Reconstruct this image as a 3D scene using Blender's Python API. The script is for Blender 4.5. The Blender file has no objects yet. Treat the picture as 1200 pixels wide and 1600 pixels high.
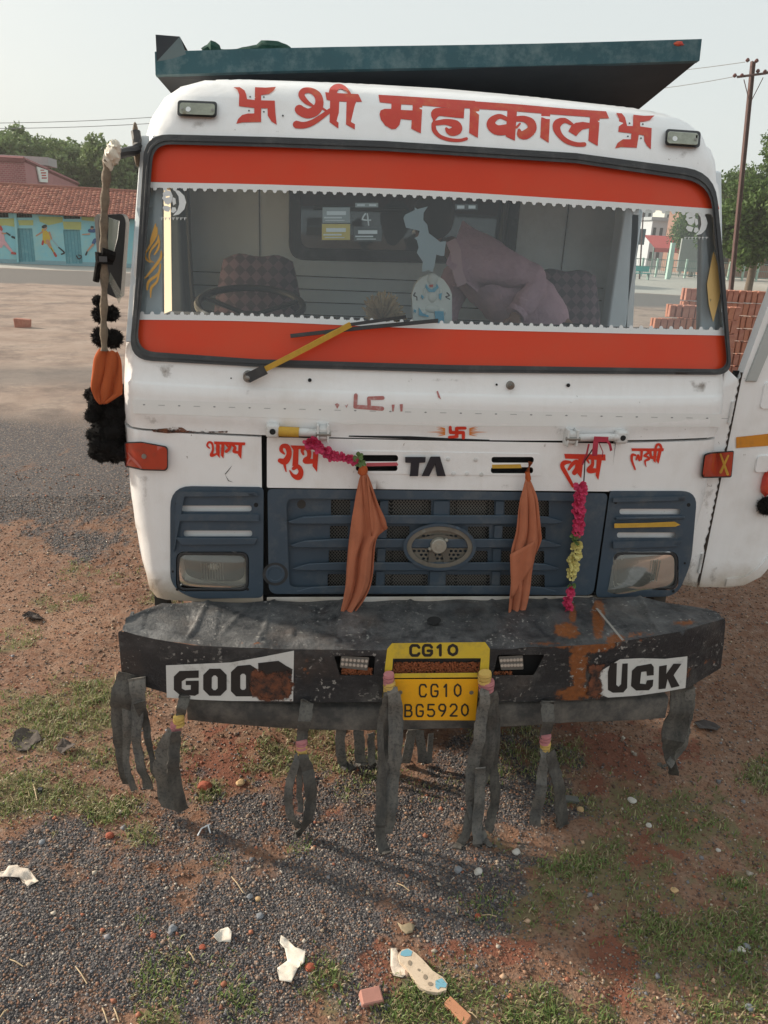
import bpy, bmesh, math, random
import numpy as np
from mathutils import Vector, Matrix
from mathutils.geometry import delaunay_2d_cdt
random.seed(7); rng = np.random.default_rng(7)
SC = bpy.context.scene
COL = SC.collection
R = math.radians
# ------------------------------------------------------------------ camera
FPX = 1200.0                      # focal length in pixels of the 1200x1600 photograph
YAW, PITCH, ROLL = R(7.64), R(19.84), R(2.79)
CAM = np.array([-0.634, -3.0, 2.4])
fw = np.array([math.sin(YAW)*math.cos(PITCH), math.cos(YAW)*math.cos(PITCH), -math.sin(PITCH)])
rt = np.array([math.cos(YAW), -math.sin(YAW), 0.0]); up = np.cross(rt, fw)
r2 = rt*math.cos(ROLL)+up*math.sin(ROLL); u2 = -rt*math.sin(ROLL)+up*math.cos(ROLL)
cam_data = bpy.data.cameras.new('camera')
cam = bpy.data.objects.new('camera', cam_data); COL.objects.link(cam)
m = Matrix(((r2[0], u2[0], -fw[0], CAM[0]), (r2[1], u2[1], -fw[1], CAM[1]), (r2[2], u2[2], -fw[2], CAM[2]), (0, 0, 0, 1)))
cam.matrix_world = m
cam_data.sensor_fit = 'VERTICAL'; cam_data.sensor_height = 24; cam_data.lens = 24*FPX/1600
cam_data.clip_start = 0.05; cam_data.clip_end = 3000
SC.camera = cam
# ------------------------------------------------------------------ sky, sun, exposure
SUN_EL, SUN_DIR = R(23), (-0.88, 0.47)
w = bpy.data.worlds.new('World'); SC.world = w; w.use_nodes = True
nt = w.node_tree; nt.nodes.clear()
sky = nt.nodes.new('ShaderNodeTexSky'); sky.sky_type = 'NISHITA'; sky.sun_disc = False
sky.sun_elevation = SUN_EL; sky.sun_rotation = math.atan2(SUN_DIR[0], SUN_DIR[1])
sky.dust_density = 6.0; sky.air_density = 1.0; sky.ozone_density = 1.0
mx = nt.nodes.new('ShaderNodeMix'); mx.data_type = 'RGBA'; mx.inputs[0].default_value = 0.80
mx.inputs[7].default_value = (5.4, 5.75, 5.65, 1)      # pale hazy veil over the sky
bg = nt.nodes.new('ShaderNodeBackground'); bg.inputs[1].default_value = 0.10
wo = nt.nodes.new('ShaderNodeOutputWorld')
nt.links.new(sky.outputs[0], mx.inputs[6]); nt.links.new(mx.outputs[2], bg.inputs[0]); nt.links.new(bg.outputs[0], wo.inputs[0])
sd = bpy.data.lights.new('sun', 'SUN'); sd.energy = 3.9; sd.angle = R(3.0); sd.color = (1.0, 0.89, 0.74)
sun = bpy.data.objects.new('sun', sd); COL.objects.link(sun)
dv = Vector((-SUN_DIR[0]*math.cos(SUN_EL), -SUN_DIR[1]*math.cos(SUN_EL), -math.sin(SUN_EL)))
sun.rotation_euler = dv.to_track_quat('-Z', 'Y').to_euler(); sun.location = (-20, 12, 12)
SC.view_settings.view_transform = 'Standard'; SC.view_settings.look = 'None'
SC.view_settings.exposure = 0.64; SC.view_settings.gamma = 1.0; SC.view_settings.use_curve_mapping = False
SC.render.engine = 'CYCLES'
SC.cycles.max_bounces = 8; SC.cycles.transparent_max_bounces = 12
# ------------------------------------------------------------------ rays and surfaces
def rays(p):
    p = np.atleast_2d(np.asarray(p, float))
    return fw[None]+((p[:, 0]-600)/FPX)[:, None]*r2[None]-((p[:, 1]-800)/FPX)[:, None]*u2[None]
def project(P):
    d = np.atleast_2d(P)-CAM; z = d@fw
    return np.stack([600+FPX*(d@r2)/z, 800-FPX*(d@u2)/z], 1)
def heightsurf(fn):               # surface y = fn(x, z), offset towards the viewer's side (-y)
    def s(p, off=0.0):
        d = rays(p); t = 3.0/d[:, 1]
        for i in range(50):
            Q = CAM+t[:, None]*d
            t = t+(fn(Q[:, 0], Q[:, 2])-off-Q[:, 1])/d[:, 1]*0.75
        return CAM+t[:, None]*d
    return s
def planesurf(P0, n):
    P0 = np.asarray(P0, float); n = np.asarray(n, float); n = n/np.linalg.norm(n)
    def s(p, off=0.0):
        d = rays(p); t = ((P0-CAM)@n)/(d@n)
        return CAM+t[:, None]*d+n[None]*off
    return s
def yplane(y): return planesurf((0, y, 0), (0, -1, 0))
def zplane(z): return planesurf((0, 0, z), (0, 0, 1))
def P3(px, py, y): return yplane(y)([(px, py)])[0]
def G3(px, py, z=0.0): return zplane(z)([(px, py)])[0]
# cab front: profile in z, slight crown in x, rounded to the outline
ZP = [0.5, .84, 1.2, 1.645, 1.69, 1.800, 1.815, 1.88, 1.96, 2.62, 2.74, 2.80, 2.87, 2.92, 2.95, 2.985]
YP = [.05, .03, .010, .008, -.002, 0.0, .011, .022, .045, .20, .235, .265, .31, .36, .42, .52]
def Yf(x, z): return np.interp(z, ZP, YP)+.10*np.abs(np.asarray(x)/1.2)**2.6
OZ = [.845, 1.0, 1.3, 1.65, 1.9, 2.2, 2.5, 2.7, 2.785, 2.868, 2.916, 2.950, 2.972, 2.984, 2.990]
OW = [1.245, 1.275, 1.30, 1.305, 1.287, 1.253, 1.222, 1.195, 1.17, 1.12, 1.06, .98, .82, .55, .25]
def Wz(z): return np.interp(z, OZ, OW)
zz = np.concatenate([np.linspace(.845, 2.7, 26), OZ[8:]])
outl = [(-Wz(z), z) for z in zz]+[(0, 2.993)]+[(Wz(z), z) for z in zz[::-1]]
OUT = np.array(outl)
def odist(x, z):
    x = np.asarray(x, float); z = np.asarray(z, float); best = np.full(x.shape, 9.0)
    for a, b in zip(OUT[:-1], OUT[1:]):
        ab = b-a; t = np.clip(((x-a[0])*ab[0]+(z-a[1])*ab[1])/(ab@ab), 0, 1)
        best = np.minimum(best, np.hypot(x-a[0]-t*ab[0], z-a[1]-t*ab[1]))
    return best
RC = .10
def Fs(x, z):
    d = np.clip(odist(x, z), 0, RC)
    return Yf(x, z)+RC-np.sqrt(np.maximum(RC*RC-(RC-d)**2, 0))
on0 = heightsurf(Yf)
def xzsurf(fn):
    def s(p, off=0.0):
        p = np.atleast_2d(np.asarray(p, float)); return np.stack([p[:, 0], fn(p[:, 0], p[:, 1])-off, p[:, 1]], 1)
    return s
cabxz = xzsurf(Fs)
def Bf(x, z): return -.36+.18*np.clip((np.abs(x)-.55)/.75, 0, 1.1)**1.7
bon = heightsurf(Bf)
# ------------------------------------------------------------------ materials
def nodes(name):
    M = bpy.data.materials.new(name); M.use_nodes = True; t = M.node_tree; t.nodes.clear()
    b = t.nodes.new('ShaderNodeBsdfPrincipled'); o = t.nodes.new('ShaderNodeOutputMaterial'); t.links.new(b.outputs[0], o.inputs[0])
    return M, t, b, o
def noise(t, scale, detail=5, rough=.6, vec=None, dim='3D'):
    n = t.nodes.new('ShaderNodeTexNoise'); n.inputs['Scale'].default_value = scale; n.inputs['Detail'].default_value = detail
    n.inputs['Roughness'].default_value = rough
    if vec is None:
        tc = t.nodes.new('ShaderNodeTexCoord'); vec = tc.outputs['Object']
    t.links.new(vec, n.inputs['Vector']); return n
def ramp(t, src, stops):
    r = t.nodes.new('ShaderNodeValToRGB'); e = r.color_ramp.elements
    while len(e) < len(stops): e.new(.5)
    for k, (p, c) in zip(e, stops):
        k.position = p; k.color = (c, c, c, 1) if isinstance(c, (int, float)) else (*c, 1)
    t.links.new(src, r.inputs[0]); return r.outputs[0]
def mixc(t, f, a, b, mode='MIX'):
    n = t.nodes.new('ShaderNodeMix'); n.data_type = 'RGBA'; n.blend_type = mode
    for i, v in ((0, f), (6, a), (7, b)):
        if isinstance(v, (int, float)): n.inputs[i].default_value = v
        elif isinstance(v, tuple): n.inputs[i].default_value = (*v, 1)
        else: t.links.new(v, n.inputs[i])
    return n.outputs[2]
def bump(t, b, h, strength, dist=.01):
    n = t.nodes.new('ShaderNodeBump'); n.inputs['Strength'].default_value = strength; n.inputs['Distance'].default_value = dist
    t.links.new(h, n.inputs['Height']); t.links.new(n.outputs[0], b.inputs['Normal'])
def mat(name, col, rough=.6, metal=0, var=.12, vscale=6, dirt=None, dscale=3, damt=(.5, .8), bmp=0, bscale=60, bd=.004, spec=.5, coat=0):
    M, t, b, o = nodes(name)
    n = noise(t, vscale, 6)
    c = mixc(t, n.outputs[0], tuple(x*(1-var) for x in col), tuple(min(1, x*(1+var)) for x in col))
    if dirt:
        d = noise(t, dscale, 9, .72); f = ramp(t, d.outputs[0], [(damt[0], 0.0), (damt[1], 1.0)])
        c = mixc(t, f, c, dirt)
    t.links.new(c, b.inputs['Base Color'])
    b.inputs['Roughness'].default_value = rough; b.inputs['Metallic'].default_value = metal
    b.inputs['Specular IOR Level'].default_value = spec; b.inputs['Coat Weight'].default_value = coat
    if bmp: bump(t, b, noise(t, bscale, 6, .65).outputs[0], bmp, bd)
    return M
def white_paint():
    M, t, b, o = nodes('white_cab_paint')
    tc = t.nodes.new('ShaderNodeTexCoord'); mp = t.nodes.new('ShaderNodeMapping'); mp.inputs['Scale'].default_value = (9, 9, 1.2)
    t.links.new(tc.outputs['Object'], mp.inputs[0])
    st = noise(t, 2.2, 8, .7, mp.outputs[0]); c = mixc(t, ramp(t, st.outputs[0], [(.46, 0.0), (.85, .32)]), (.86, .86, .86), (.70, .69, .65))
    n = noise(t, 2.3, 8, .7); c = mixc(t, ramp(t, n.outputs[0], [(.52, 0.0), (.85, .5)]), c, (.55, .50, .44))
    k = noise(t, 34, 6, .7); k2 = noise(t, 3.1, 3, .5)
    ma = t.nodes.new('ShaderNodeMath'); ma.operation = 'MULTIPLY'
    t.links.new(ramp(t, k.outputs[0], [(.66, 0.0), (.70, 1.0)]), ma.inputs[0]); t.links.new(ramp(t, k2.outputs[0], [(.50, 0.0), (.60, 1.0)]), ma.inputs[1])
    c = mixc(t, ma.outputs[0], c, (.16, .11, .08))
    # grime creeping up from the lower edge
    sx = t.nodes.new('ShaderNodeSeparateXYZ'); t.links.new(tc.outputs['Object'], sx.inputs[0])
    ad = t.nodes.new('ShaderNodeMath'); ad.operation = 'MULTIPLY_ADD'; ad.inputs[1].default_value = .35; t.links.new(n.outputs[0], ad.inputs[0]); t.links.new(sx.outputs[2], ad.inputs[2])
    c = mixc(t, ramp(t, ad.outputs[0], [(.0, .8), (1.0, .8), (1.0, .0)]) if False else ramp_z(t, ad.outputs[0], 1.02, 1.17, .85), c, (.36, .28, .19))
    t.links.new(c, b.inputs['Base Color']); b.inputs['Roughness'].default_value = .34; b.inputs['Coat Weight'].default_value = .25; b.inputs['Coat Roughness'].default_value = .15
    bump(t, b, noise(t, 4.5, 5, .55).outputs[0], .45, .016)
    return M
def ramp_z(t, src, a, b_, mx_):
    r = t.nodes.new('ShaderNodeMapRange'); r.inputs[1].default_value = a; r.inputs[2].default_value = b_; r.inputs[3].default_value = mx_; r.inputs[4].default_value = 0.0
    t.links.new(src, r.inputs[0]); return r.outputs[0]
M = {}
M['white'] = white_paint()
M['hinge'] = mat('hinge_white_paint', (.66, .66, .65), .45, dirt=(.3, .27, .22), dscale=14, damt=(.52, .75), bmp=.2)
M['red_text'] = mat('red_sign_paint', (.56, .045, .025), .45, var=.12, vscale=9, dirt=(.60, .20, .06), dscale=14, damt=(.52, .85))
M['red_fresh'] = mat('fresh_red_paint', (.66, .035, .012), .4, var=.15, vscale=25)
M['faded'] = mat('faded_pink_paint', (.45, .17, .16), .7, var=.25, vscale=60, dirt=(.62, .5, .48), dscale=50, damt=(.5, .7))
M['orange_ray'] = mat('orange_ray_paint', (.75, .25, .06), .5)
M['film'] = mat('red_window_film', (.66, .050, .012), .35, var=.12, vscale=2, dirt=(.54, .085, .035), dscale=2, damt=(.4, .9), coat=.0, spec=.3)
M['lace'] = mat('white_lace_sticker', (.72, .74, .74), .5, var=.06, vscale=30)
M['rubber'] = mat('black_rubber_seal', (.032, .033, .036), .55, dirt=(.10, .10, .095), dscale=8, damt=(.5, .8), bmp=.3, bscale=90)
M['blue'] = mat('slate_blue_plastic', (.046, .072, .102), .55, var=.2, vscale=5, dirt=(.13, .14, .145), dscale=9, damt=(.50, .85), bmp=.12, bscale=300, bd=.001)
M['dark'] = mat('dark_gap', (.012, .012, .013), .9)
M['soot'] = mat('dark_dirty_metal', (.035, .033, .03), .7, dirt=(.10, .085, .07), dscale=5)
M['lampglass'] = None
M['chrome'] = mat('dull_reflector', (.60, .58, .53), .42, metal=.85, var=.1)
M['amber'] = mat('red_orange_lens', (.42, .045, .02), .25, var=.15, vscale=30, dirt=(.28, .05, .03), dscale=20, damt=(.5, .7), coat=.4)
M['lens_grey'] = mat('grey_green_lens', (.30, .32, .25), .3, var=.15, vscale=25, dirt=(.15, .16, .12), dscale=12, coat=.5)
M['yellow'] = mat('yellow_plate_paint', (.88, .42, .010), .42, var=.06, vscale=20, dirt=(.60, .29, .02), dscale=10, damt=(.5, .9))
M['yellow_tape'] = mat('yellow_cloth_tape', (.55, .32, .04), .75, var=.25, vscale=40, bmp=.3, bscale=150)
M['yellow_old'] = mat('faded_yellow_paint', (.66, .47, .04), .5, var=.12, vscale=10, dirt=(.33, .24, .08), dscale=14, damt=(.5, .8))
M['ink'] = mat('black_letter_paint', (.018, .017, .018), .5, var=.3, vscale=30)
M['letter'] = mat('navy_black_plastic', (.014, .017, .026), .35)
M['signwhite'] = mat('white_letter_plate', (.62, .62, .60), .55, var=.1, vscale=8, dirt=(.20, .18, .16), dscale=11, damt=(.55, .82))
M['cloth'] = mat('faded_orange_cloth', (.44, .155, .085), .9, var=.2, vscale=9, dirt=(.30, .11, .065), dscale=12, bmp=.35, bscale=260, bd=.002, spec=.1)
M['cloth2'] = mat('rust_orange_cloth', (.42, .10, .035), .9, var=.2, vscale=12, bmp=.35, bscale=260, bd=.002, spec=.1)
M['pink'] = mat('magenta_petals', (.55, .035, .11), .7, var=.35, vscale=60)
M['pale'] = mat('cream_yellow_petals', (.62, .55, .20), .7, var=.25, vscale=60)
M['leafg'] = mat('leaf_green', (.10, .17, .05), .6, var=.3, vscale=40)
def strapmat(name, base, dust):
    Mt, t, b, o = nodes(name); tc = t.nodes.new('ShaderNodeTexCoord'); mp = t.nodes.new('ShaderNodeMapping'); mp.inputs['Scale'].default_value = (2.0, 1, .5); t.links.new(tc.outputs['Object'], mp.inputs[0])
    n = noise(t, 14, 8, .7, mp.outputs[0]); n2 = noise(t, 5, 5, .6); n3 = noise(t, 90, 4, .6)
    c = mixc(t, ramp(t, n.outputs[0], [(.42, 0.0), (.80, .75)]), base, dust); c = mixc(t, ramp(t, n2.outputs[0], [(.40, .0), (.70, .6)]), c, tuple(x*.8 for x in dust)); c = mixc(t, ramp(t, n3.outputs[0], [(.35, .5), (.5, 0.0)]), c, (.02, .02, .02))
    t.links.new(c, b.inputs['Base Color']); b.inputs['Roughness'].default_value = .8; bump(t, b, n.outputs[0], .3, .003); return Mt
M['strap'] = strapmat('dusty_rubber_strap', (.045, .043, .040), (.19, .17, .145)); M['strap2'] = strapmat('worn_grey_rubber_strap', (.085, .085, .083), (.27, .24, .20))
M['tiepink'] = mat('pink_binding_cloth', (.50, .20, .21), .9, var=.2, vscale=50, bmp=.5, bscale=120)
M['tieyellow'] = mat('yellow_binding_cloth', (.62, .42, .12), .9, var=.2, vscale=50, bmp=.5, bscale=120)
M['beam'] = mat('dusty_black_beam', (.05, .048, .046), .75, var=.3, vscale=6, dirt=(.20, .175, .15), dscale=7, damt=(.40, .72), bmp=.5, bscale=70)
M['wall_in'] = mat('grey_cab_lining', (.70, .75, .75), .8, var=.10, vscale=3, dirt=(.50, .54, .52), dscale=2)
M['pillar'] = mat('grey_inner_pillar', (.70, .75, .78), .6, var=.1, vscale=5)
M['seat'] = None
M['wheelrim'] = mat('black_steering_rim', (.025, .024, .024), .35)
M['wood'] = mat('weathered_stick', (.22, .17, .12), .85, var=.35, vscale=12, dirt=(.08, .065, .05), dscale=9, damt=(.45, .65), bmp=.8, bscale=40, bd=.01)
M['cotton'] = mat('cream_plastic_wrap', (.72, .66, .55), .6, var=.1, vscale=20, bmp=.5, bscale=40, bd=.01)
M['wool'] = mat('black_wool', (.012, .011, .011), .98, var=.3, vscale=80, bmp=1, bscale=150, bd=.01, spec=.1)
M['mirror_back'] = mat('black_mirror_shell', (.018, .019, .021), .45)
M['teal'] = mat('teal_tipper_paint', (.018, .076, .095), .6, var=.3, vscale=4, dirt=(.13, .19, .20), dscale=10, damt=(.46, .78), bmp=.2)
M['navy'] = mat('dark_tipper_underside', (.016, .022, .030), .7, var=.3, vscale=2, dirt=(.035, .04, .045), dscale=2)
M['net'] = mat('green_tarpaulin', (.012, .07, .05), .85, var=.4, vscale=30, bmp=1, bscale=50, bd=.02)
M['steel'] = mat('bare_grey_steel', (.28, .27, .25), .45, metal=.7, var=.15, vscale=20, dirt=(.12, .08, .05), dscale=14)
M['tyre'] = mat('tyre_rubber', (.03, .03, .03), .85, dirt=(.12, .09, .07), dscale=6, bmp=.5)
M['stripe'] = mat('orange_reflective_tape', (.62, .24, .02), .35, dirt=(.33, .14, .04), dscale=15)
M['grit'] = mat('rusty_brown_grit', (.16, .055, .025), .9, var=.6, vscale=90, bmp=1, bscale=140, bd=.02)
M['skin'] = mat('brown_skin', (.20, .09, .055), .55, var=.1)
M['hair'] = mat('black_hair', (.012, .010, .010), .6)
M['shirt'] = mat('mauve_shirt', (.55, .34, .40), .9, var=.15, vscale=7, dirt=(.40, .24, .29), dscale=9, bmp=.9, bscale=13, bd=.03, spec=.2)
M['trouser'] = mat('dark_trousers', (.03, .03, .035), .9)
M['idol'] = mat('white_plaster_plaque', (.72, .74, .70), .5, var=.08, vscale=20)
M['idolblue'] = mat('sky_blue_enamel', (.10, .42, .62), .45)
M['dried'] = mat('dried_straw_flowers', (.48, .34, .20), .9, var=.3, vscale=60)
M['map'] = mat('silver_grey_sticker', (.36, .41, .43), .6, var=.04)
M['orange_art'] = mat('ochre_sticker', (.62, .34, .07), .6)
M['brick'] = mat('fired_clay_brick', (.40, .17, .12), .9, var=.3, vscale=5, dirt=(.46, .25, .18), dscale=12, damt=(.45, .75), bmp=.5, bscale=60)
# specials
def glassmat(name, tint, refl_rough=.03, base=.0, haze=0.0, hazecol=(.5, .55, .58)):
    Mt = bpy.data.materials.new(name); Mt.use_nodes = True; t = Mt.node_tree; t.nodes.clear()
    tr = t.nodes.new('ShaderNodeBsdfTransparent'); tr.inputs[0].default_value = (*tint, 1)
    gl = t.nodes.new('ShaderNodeBsdfGlossy'); gl.inputs['Roughness'].default_value = refl_rough; gl.inputs[0].default_value = (1, 1, 1, 1)
    fr = t.nodes.new('ShaderNodeFresnel'); fr.inputs[0].default_value = 1.5
    mr = t.nodes.new('ShaderNodeMapRange'); mr.inputs[3].default_value = base; mr.inputs[4].default_value = 1.0
    t.links.new(fr.outputs[0], mr.inputs[0])
    m1 = t.nodes.new('ShaderNodeMixShader'); t.links.new(mr.outputs[0], m1.inputs[0]); t.links.new(tr.outputs[0], m1.inputs[1]); t.links.new(gl.outputs[0], m1.inputs[2])
    df = t.nodes.new('ShaderNodeBsdfDiffuse'); df.inputs[0].default_value = (*hazecol, 1)
    m2 = t.nodes.new('ShaderNodeMixShader')
    n = noise(t, 2.5, 7, .7); t.links.new(ramp(t, n.outputs[0], [(.3, haze*.5), (.8, haze*1.6)]), m2.inputs[0])
    t.links.new(m1.outputs[0], m2.inputs[1]); t.links.new(df.outputs[0], m2.inputs[2])
    o = t.nodes.new('ShaderNodeOutputMaterial'); t.links.new(m2.outputs[0], o.inputs[0]); return Mt
M['glass'] = glassmat('windscreen_glass', (.87, .93, .95), .02, .012, .045)
M['window'] = glassmat('window_glass', (.6, .65, .66), .03, .03, .05)
M['lampglass'] = glassmat('headlamp_glass', (.80, .80, .76), .10, .05, .30, (.46, .46, .41))
M['plasticwrap'] = glassmat('clear_plastic_sheet', (.75, .78, .74), .15, .1, .35, (.5, .55, .5))
def seatmat():
    Mt, t, b, o = nodes('chequered_seat_cover')
    tc = t.nodes.new('ShaderNodeTexCoord'); mp = t.nodes.new('ShaderNodeMapping'); mp.inputs['Rotation'].default_value = (0, R(45), 0); mp.inputs['Scale'].default_value = (1, .001, 1)
    t.links.new(tc.outputs['Object'], mp.inputs[0]); ck = t.nodes.new('ShaderNodeTexChecker'); ck.inputs['Scale'].default_value = 26
    ck.inputs[1].default_value = (.16, .10, .12, 1); ck.inputs[2].default_value = (.06, .045, .055, 1); t.links.new(mp.outputs[0], ck.inputs[0]); t.links.new(ck.outputs[0], b.inputs['Base Color'])
    b.inputs['Roughness'].default_value = .9; return Mt
M['seat'] = seatmat()
def blindmat():
    Mt, t, b, o = nodes('cream_window_blind'); b.inputs['Base Color'].default_value = (.80, .66, .48, 1); b.inputs['Roughness'].default_value = .8
    tr = t.nodes.new('ShaderNodeBsdfTranslucent'); tr.inputs[0].default_value = (.9, .74, .52, 1); ms = t.nodes.new('ShaderNodeMixShader'); ms.inputs[0].default_value = .75
    t.links.new(b.outputs[0], ms.inputs[1]); t.links.new(tr.outputs[0], ms.inputs[2]); t.links.new(ms.outputs[0], o.inputs[0]); return Mt
M['blind'] = blindmat()
def rustdecal():
    Mt, t, b, o = nodes('rust_bloom'); n = noise(t, 11, 10, .78); n2 = noise(t, 26, 8, .75)
    t.links.new(mixc(t, ramp(t, n2.outputs[0], [(.38, 0.0), (.62, 1.0)]), (.19, .065, .03), (.022, .017, .016)), b.inputs['Base Color']); b.inputs['Roughness'].default_value = .95
    at = t.nodes.new('ShaderNodeAttribute'); at.attribute_name = 'edge'
    ma = t.nodes.new('ShaderNodeMath'); ma.operation = 'ADD'; t.links.new(n.outputs[0], ma.inputs[0]); t.links.new(at.outputs['Fac'], ma.inputs[1])
    t.links.new(ramp(t, ma.outputs[0], [(.47, 0.0), (.56, 1.0)]), b.inputs['Alpha']); return Mt
M['rustpatch'] = rustdecal()
def bumpermat():
    Mt, t, b, o = nodes('battered_black_bumper')
    n = noise(t, 6, 9, .72); c = mixc(t, ramp(t, n.outputs[0], [(.50, 0.0), (.75, .8)]), (.015, .017, .021), (.12, .12, .115))
    at = t.nodes.new('ShaderNodeAttribute'); at.attribute_name = 'dust'; n3 = noise(t, 10, 10, .8)
    ma = t.nodes.new('ShaderNodeMath'); ma.operation = 'MULTIPLY'; t.links.new(at.outputs['Fac'], ma.inputs[0]); t.links.new(ramp(t, n3.outputs[0], [(.40, .05), (.74, 1.0)]), ma.inputs[1])
    c = mixc(t, ma.outputs[0], c, (.165, .165, .165))
    ar = t.nodes.new('ShaderNodeAttribute'); ar.attribute_name = 'rust'; n4 = noise(t, 22, 8, .75); n5 = noise(t, 50, 5, .6)
    ad = t.nodes.new('ShaderNodeMath'); ad.operation = 'MULTIPLY_ADD'; ad.inputs[1].default_value = .62; t.links.new(ar.outputs['Fac'], ad.inputs[0]); t.links.new(n4.outputs[0], ad.inputs[2])
    rc = mixc(t, n5.outputs[0], (.34, .105, .02), (.09, .035, .018))
    c = mixc(t, ramp(t, ad.outputs[0], [(.74, 0.0), (.84, 1.0)]), c, rc)
    sc = noise(t, 60, 3, .5); sc2 = noise(t, 9, 3, .5)
    mp = t.nodes.new('ShaderNodeMath'); mp.operation = 'MULTIPLY'; t.links.new(ramp(t, sc.outputs[0], [(.62, 0.0), (.67, 1.0)]), mp.inputs[0]); t.links.new(ramp(t, sc2.outputs[0], [(.45, 0.0), (.6, 1.0)]), mp.inputs[1])
    c = mixc(t, mp.outputs[0], c, (.30, .29, .27))
    tc = t.nodes.new('ShaderNodeTexCoord'); mq = t.nodes.new('ShaderNodeMapping'); mq.inputs['Scale'].default_value = (1, 5, 9); mq.inputs['Rotation'].default_value = (0, .25, .35); t.links.new(tc.outputs['Object'], mq.inputs[0])
    s3 = noise(t, 13, 9, .8, mq.outputs[0]); c = mixc(t, ramp(t, s3.outputs[0], [(.60, 0.0), (.68, .75)]), c, (.24, .235, .225))
    s4 = noise(t, 3.2, 6, .7); c = mixc(t, ramp(t, s4.outputs[0], [(.52, 0.0), (.75, .35)]), c, (.13, .085, .06))
    t.links.new(c, b.inputs['Base Color']); b.inputs['Roughness'].default_value = .42
    bump(t, b, noise(t, 13, 9, .7).outputs[0], .9, .012); return Mt
def stainmat():
    Mt, t, b, o = nodes('grey_brown_stain'); n = noise(t, 16, 9, .75); b.inputs['Base Color'].default_value = (.17, .12, .08, 1); b.inputs['Roughness'].default_value = .9
    at = t.nodes.new('ShaderNodeAttribute'); at.attribute_name = 'edge'; ma = t.nodes.new('ShaderNodeMath'); ma.operation = 'ADD'; t.links.new(n.outputs[0], ma.inputs[0]); t.links.new(at.outputs['Fac'], ma.inputs[1])
    t.links.new(ramp(t, ma.outputs[0], [(.42, 0.0), (.72, .62)]), b.inputs['Alpha']); return Mt
M['stain'] = stainmat()
M['bumper'] = bumpermat()
# ------------------------------------------------------------------ objects
def tag(o, label=None, cat=None, group=None, kind=None):
    for k, v in (('label', label), ('category', cat), ('group', group), ('kind', kind)):
        if v: o[k] = v
    return o
def wpos(o):
    v = Vector((0, 0, 0))
    while o is not None: v = v+o.location; o = o.parent
    return v
def thing(name, label, cat, loc=(0, 0, 0), group=None):
    o = bpy.data.objects.new(name, None); o.empty_display_size = .1; o.location = Vector([float(c) for c in loc]); COL.objects.link(o)
    return tag(o, label, cat, group)
def link(name, me, mats, parent=None, loc=None, label=None):
    """me is in world coordinates; the object's origin goes to the parent's origin (or to loc)."""
    o = bpy.data.objects.new(name, me)
    for mm in (mats if isinstance(mats, (list, tuple)) else [mats]): me.materials.append(mm)
    org = wpos(parent) if parent is not None else Vector([float(c) for c in loc]) if loc is not None else Vector((0, 0, 0))
    if org.length > 0: me.transform(Matrix.Translation(-org))
    if parent is not None: o.parent = parent
    else: o.location = org
    COL.objects.link(o)
    if label: o['label'] = label
    return o
def smooth(me, ang=40):
    me.shade_smooth() if hasattr(me, 'shade_smooth') else None
    me.set_sharp_from_angle(angle=R(ang)) if hasattr(me, 'set_sharp_from_angle') else None
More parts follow.
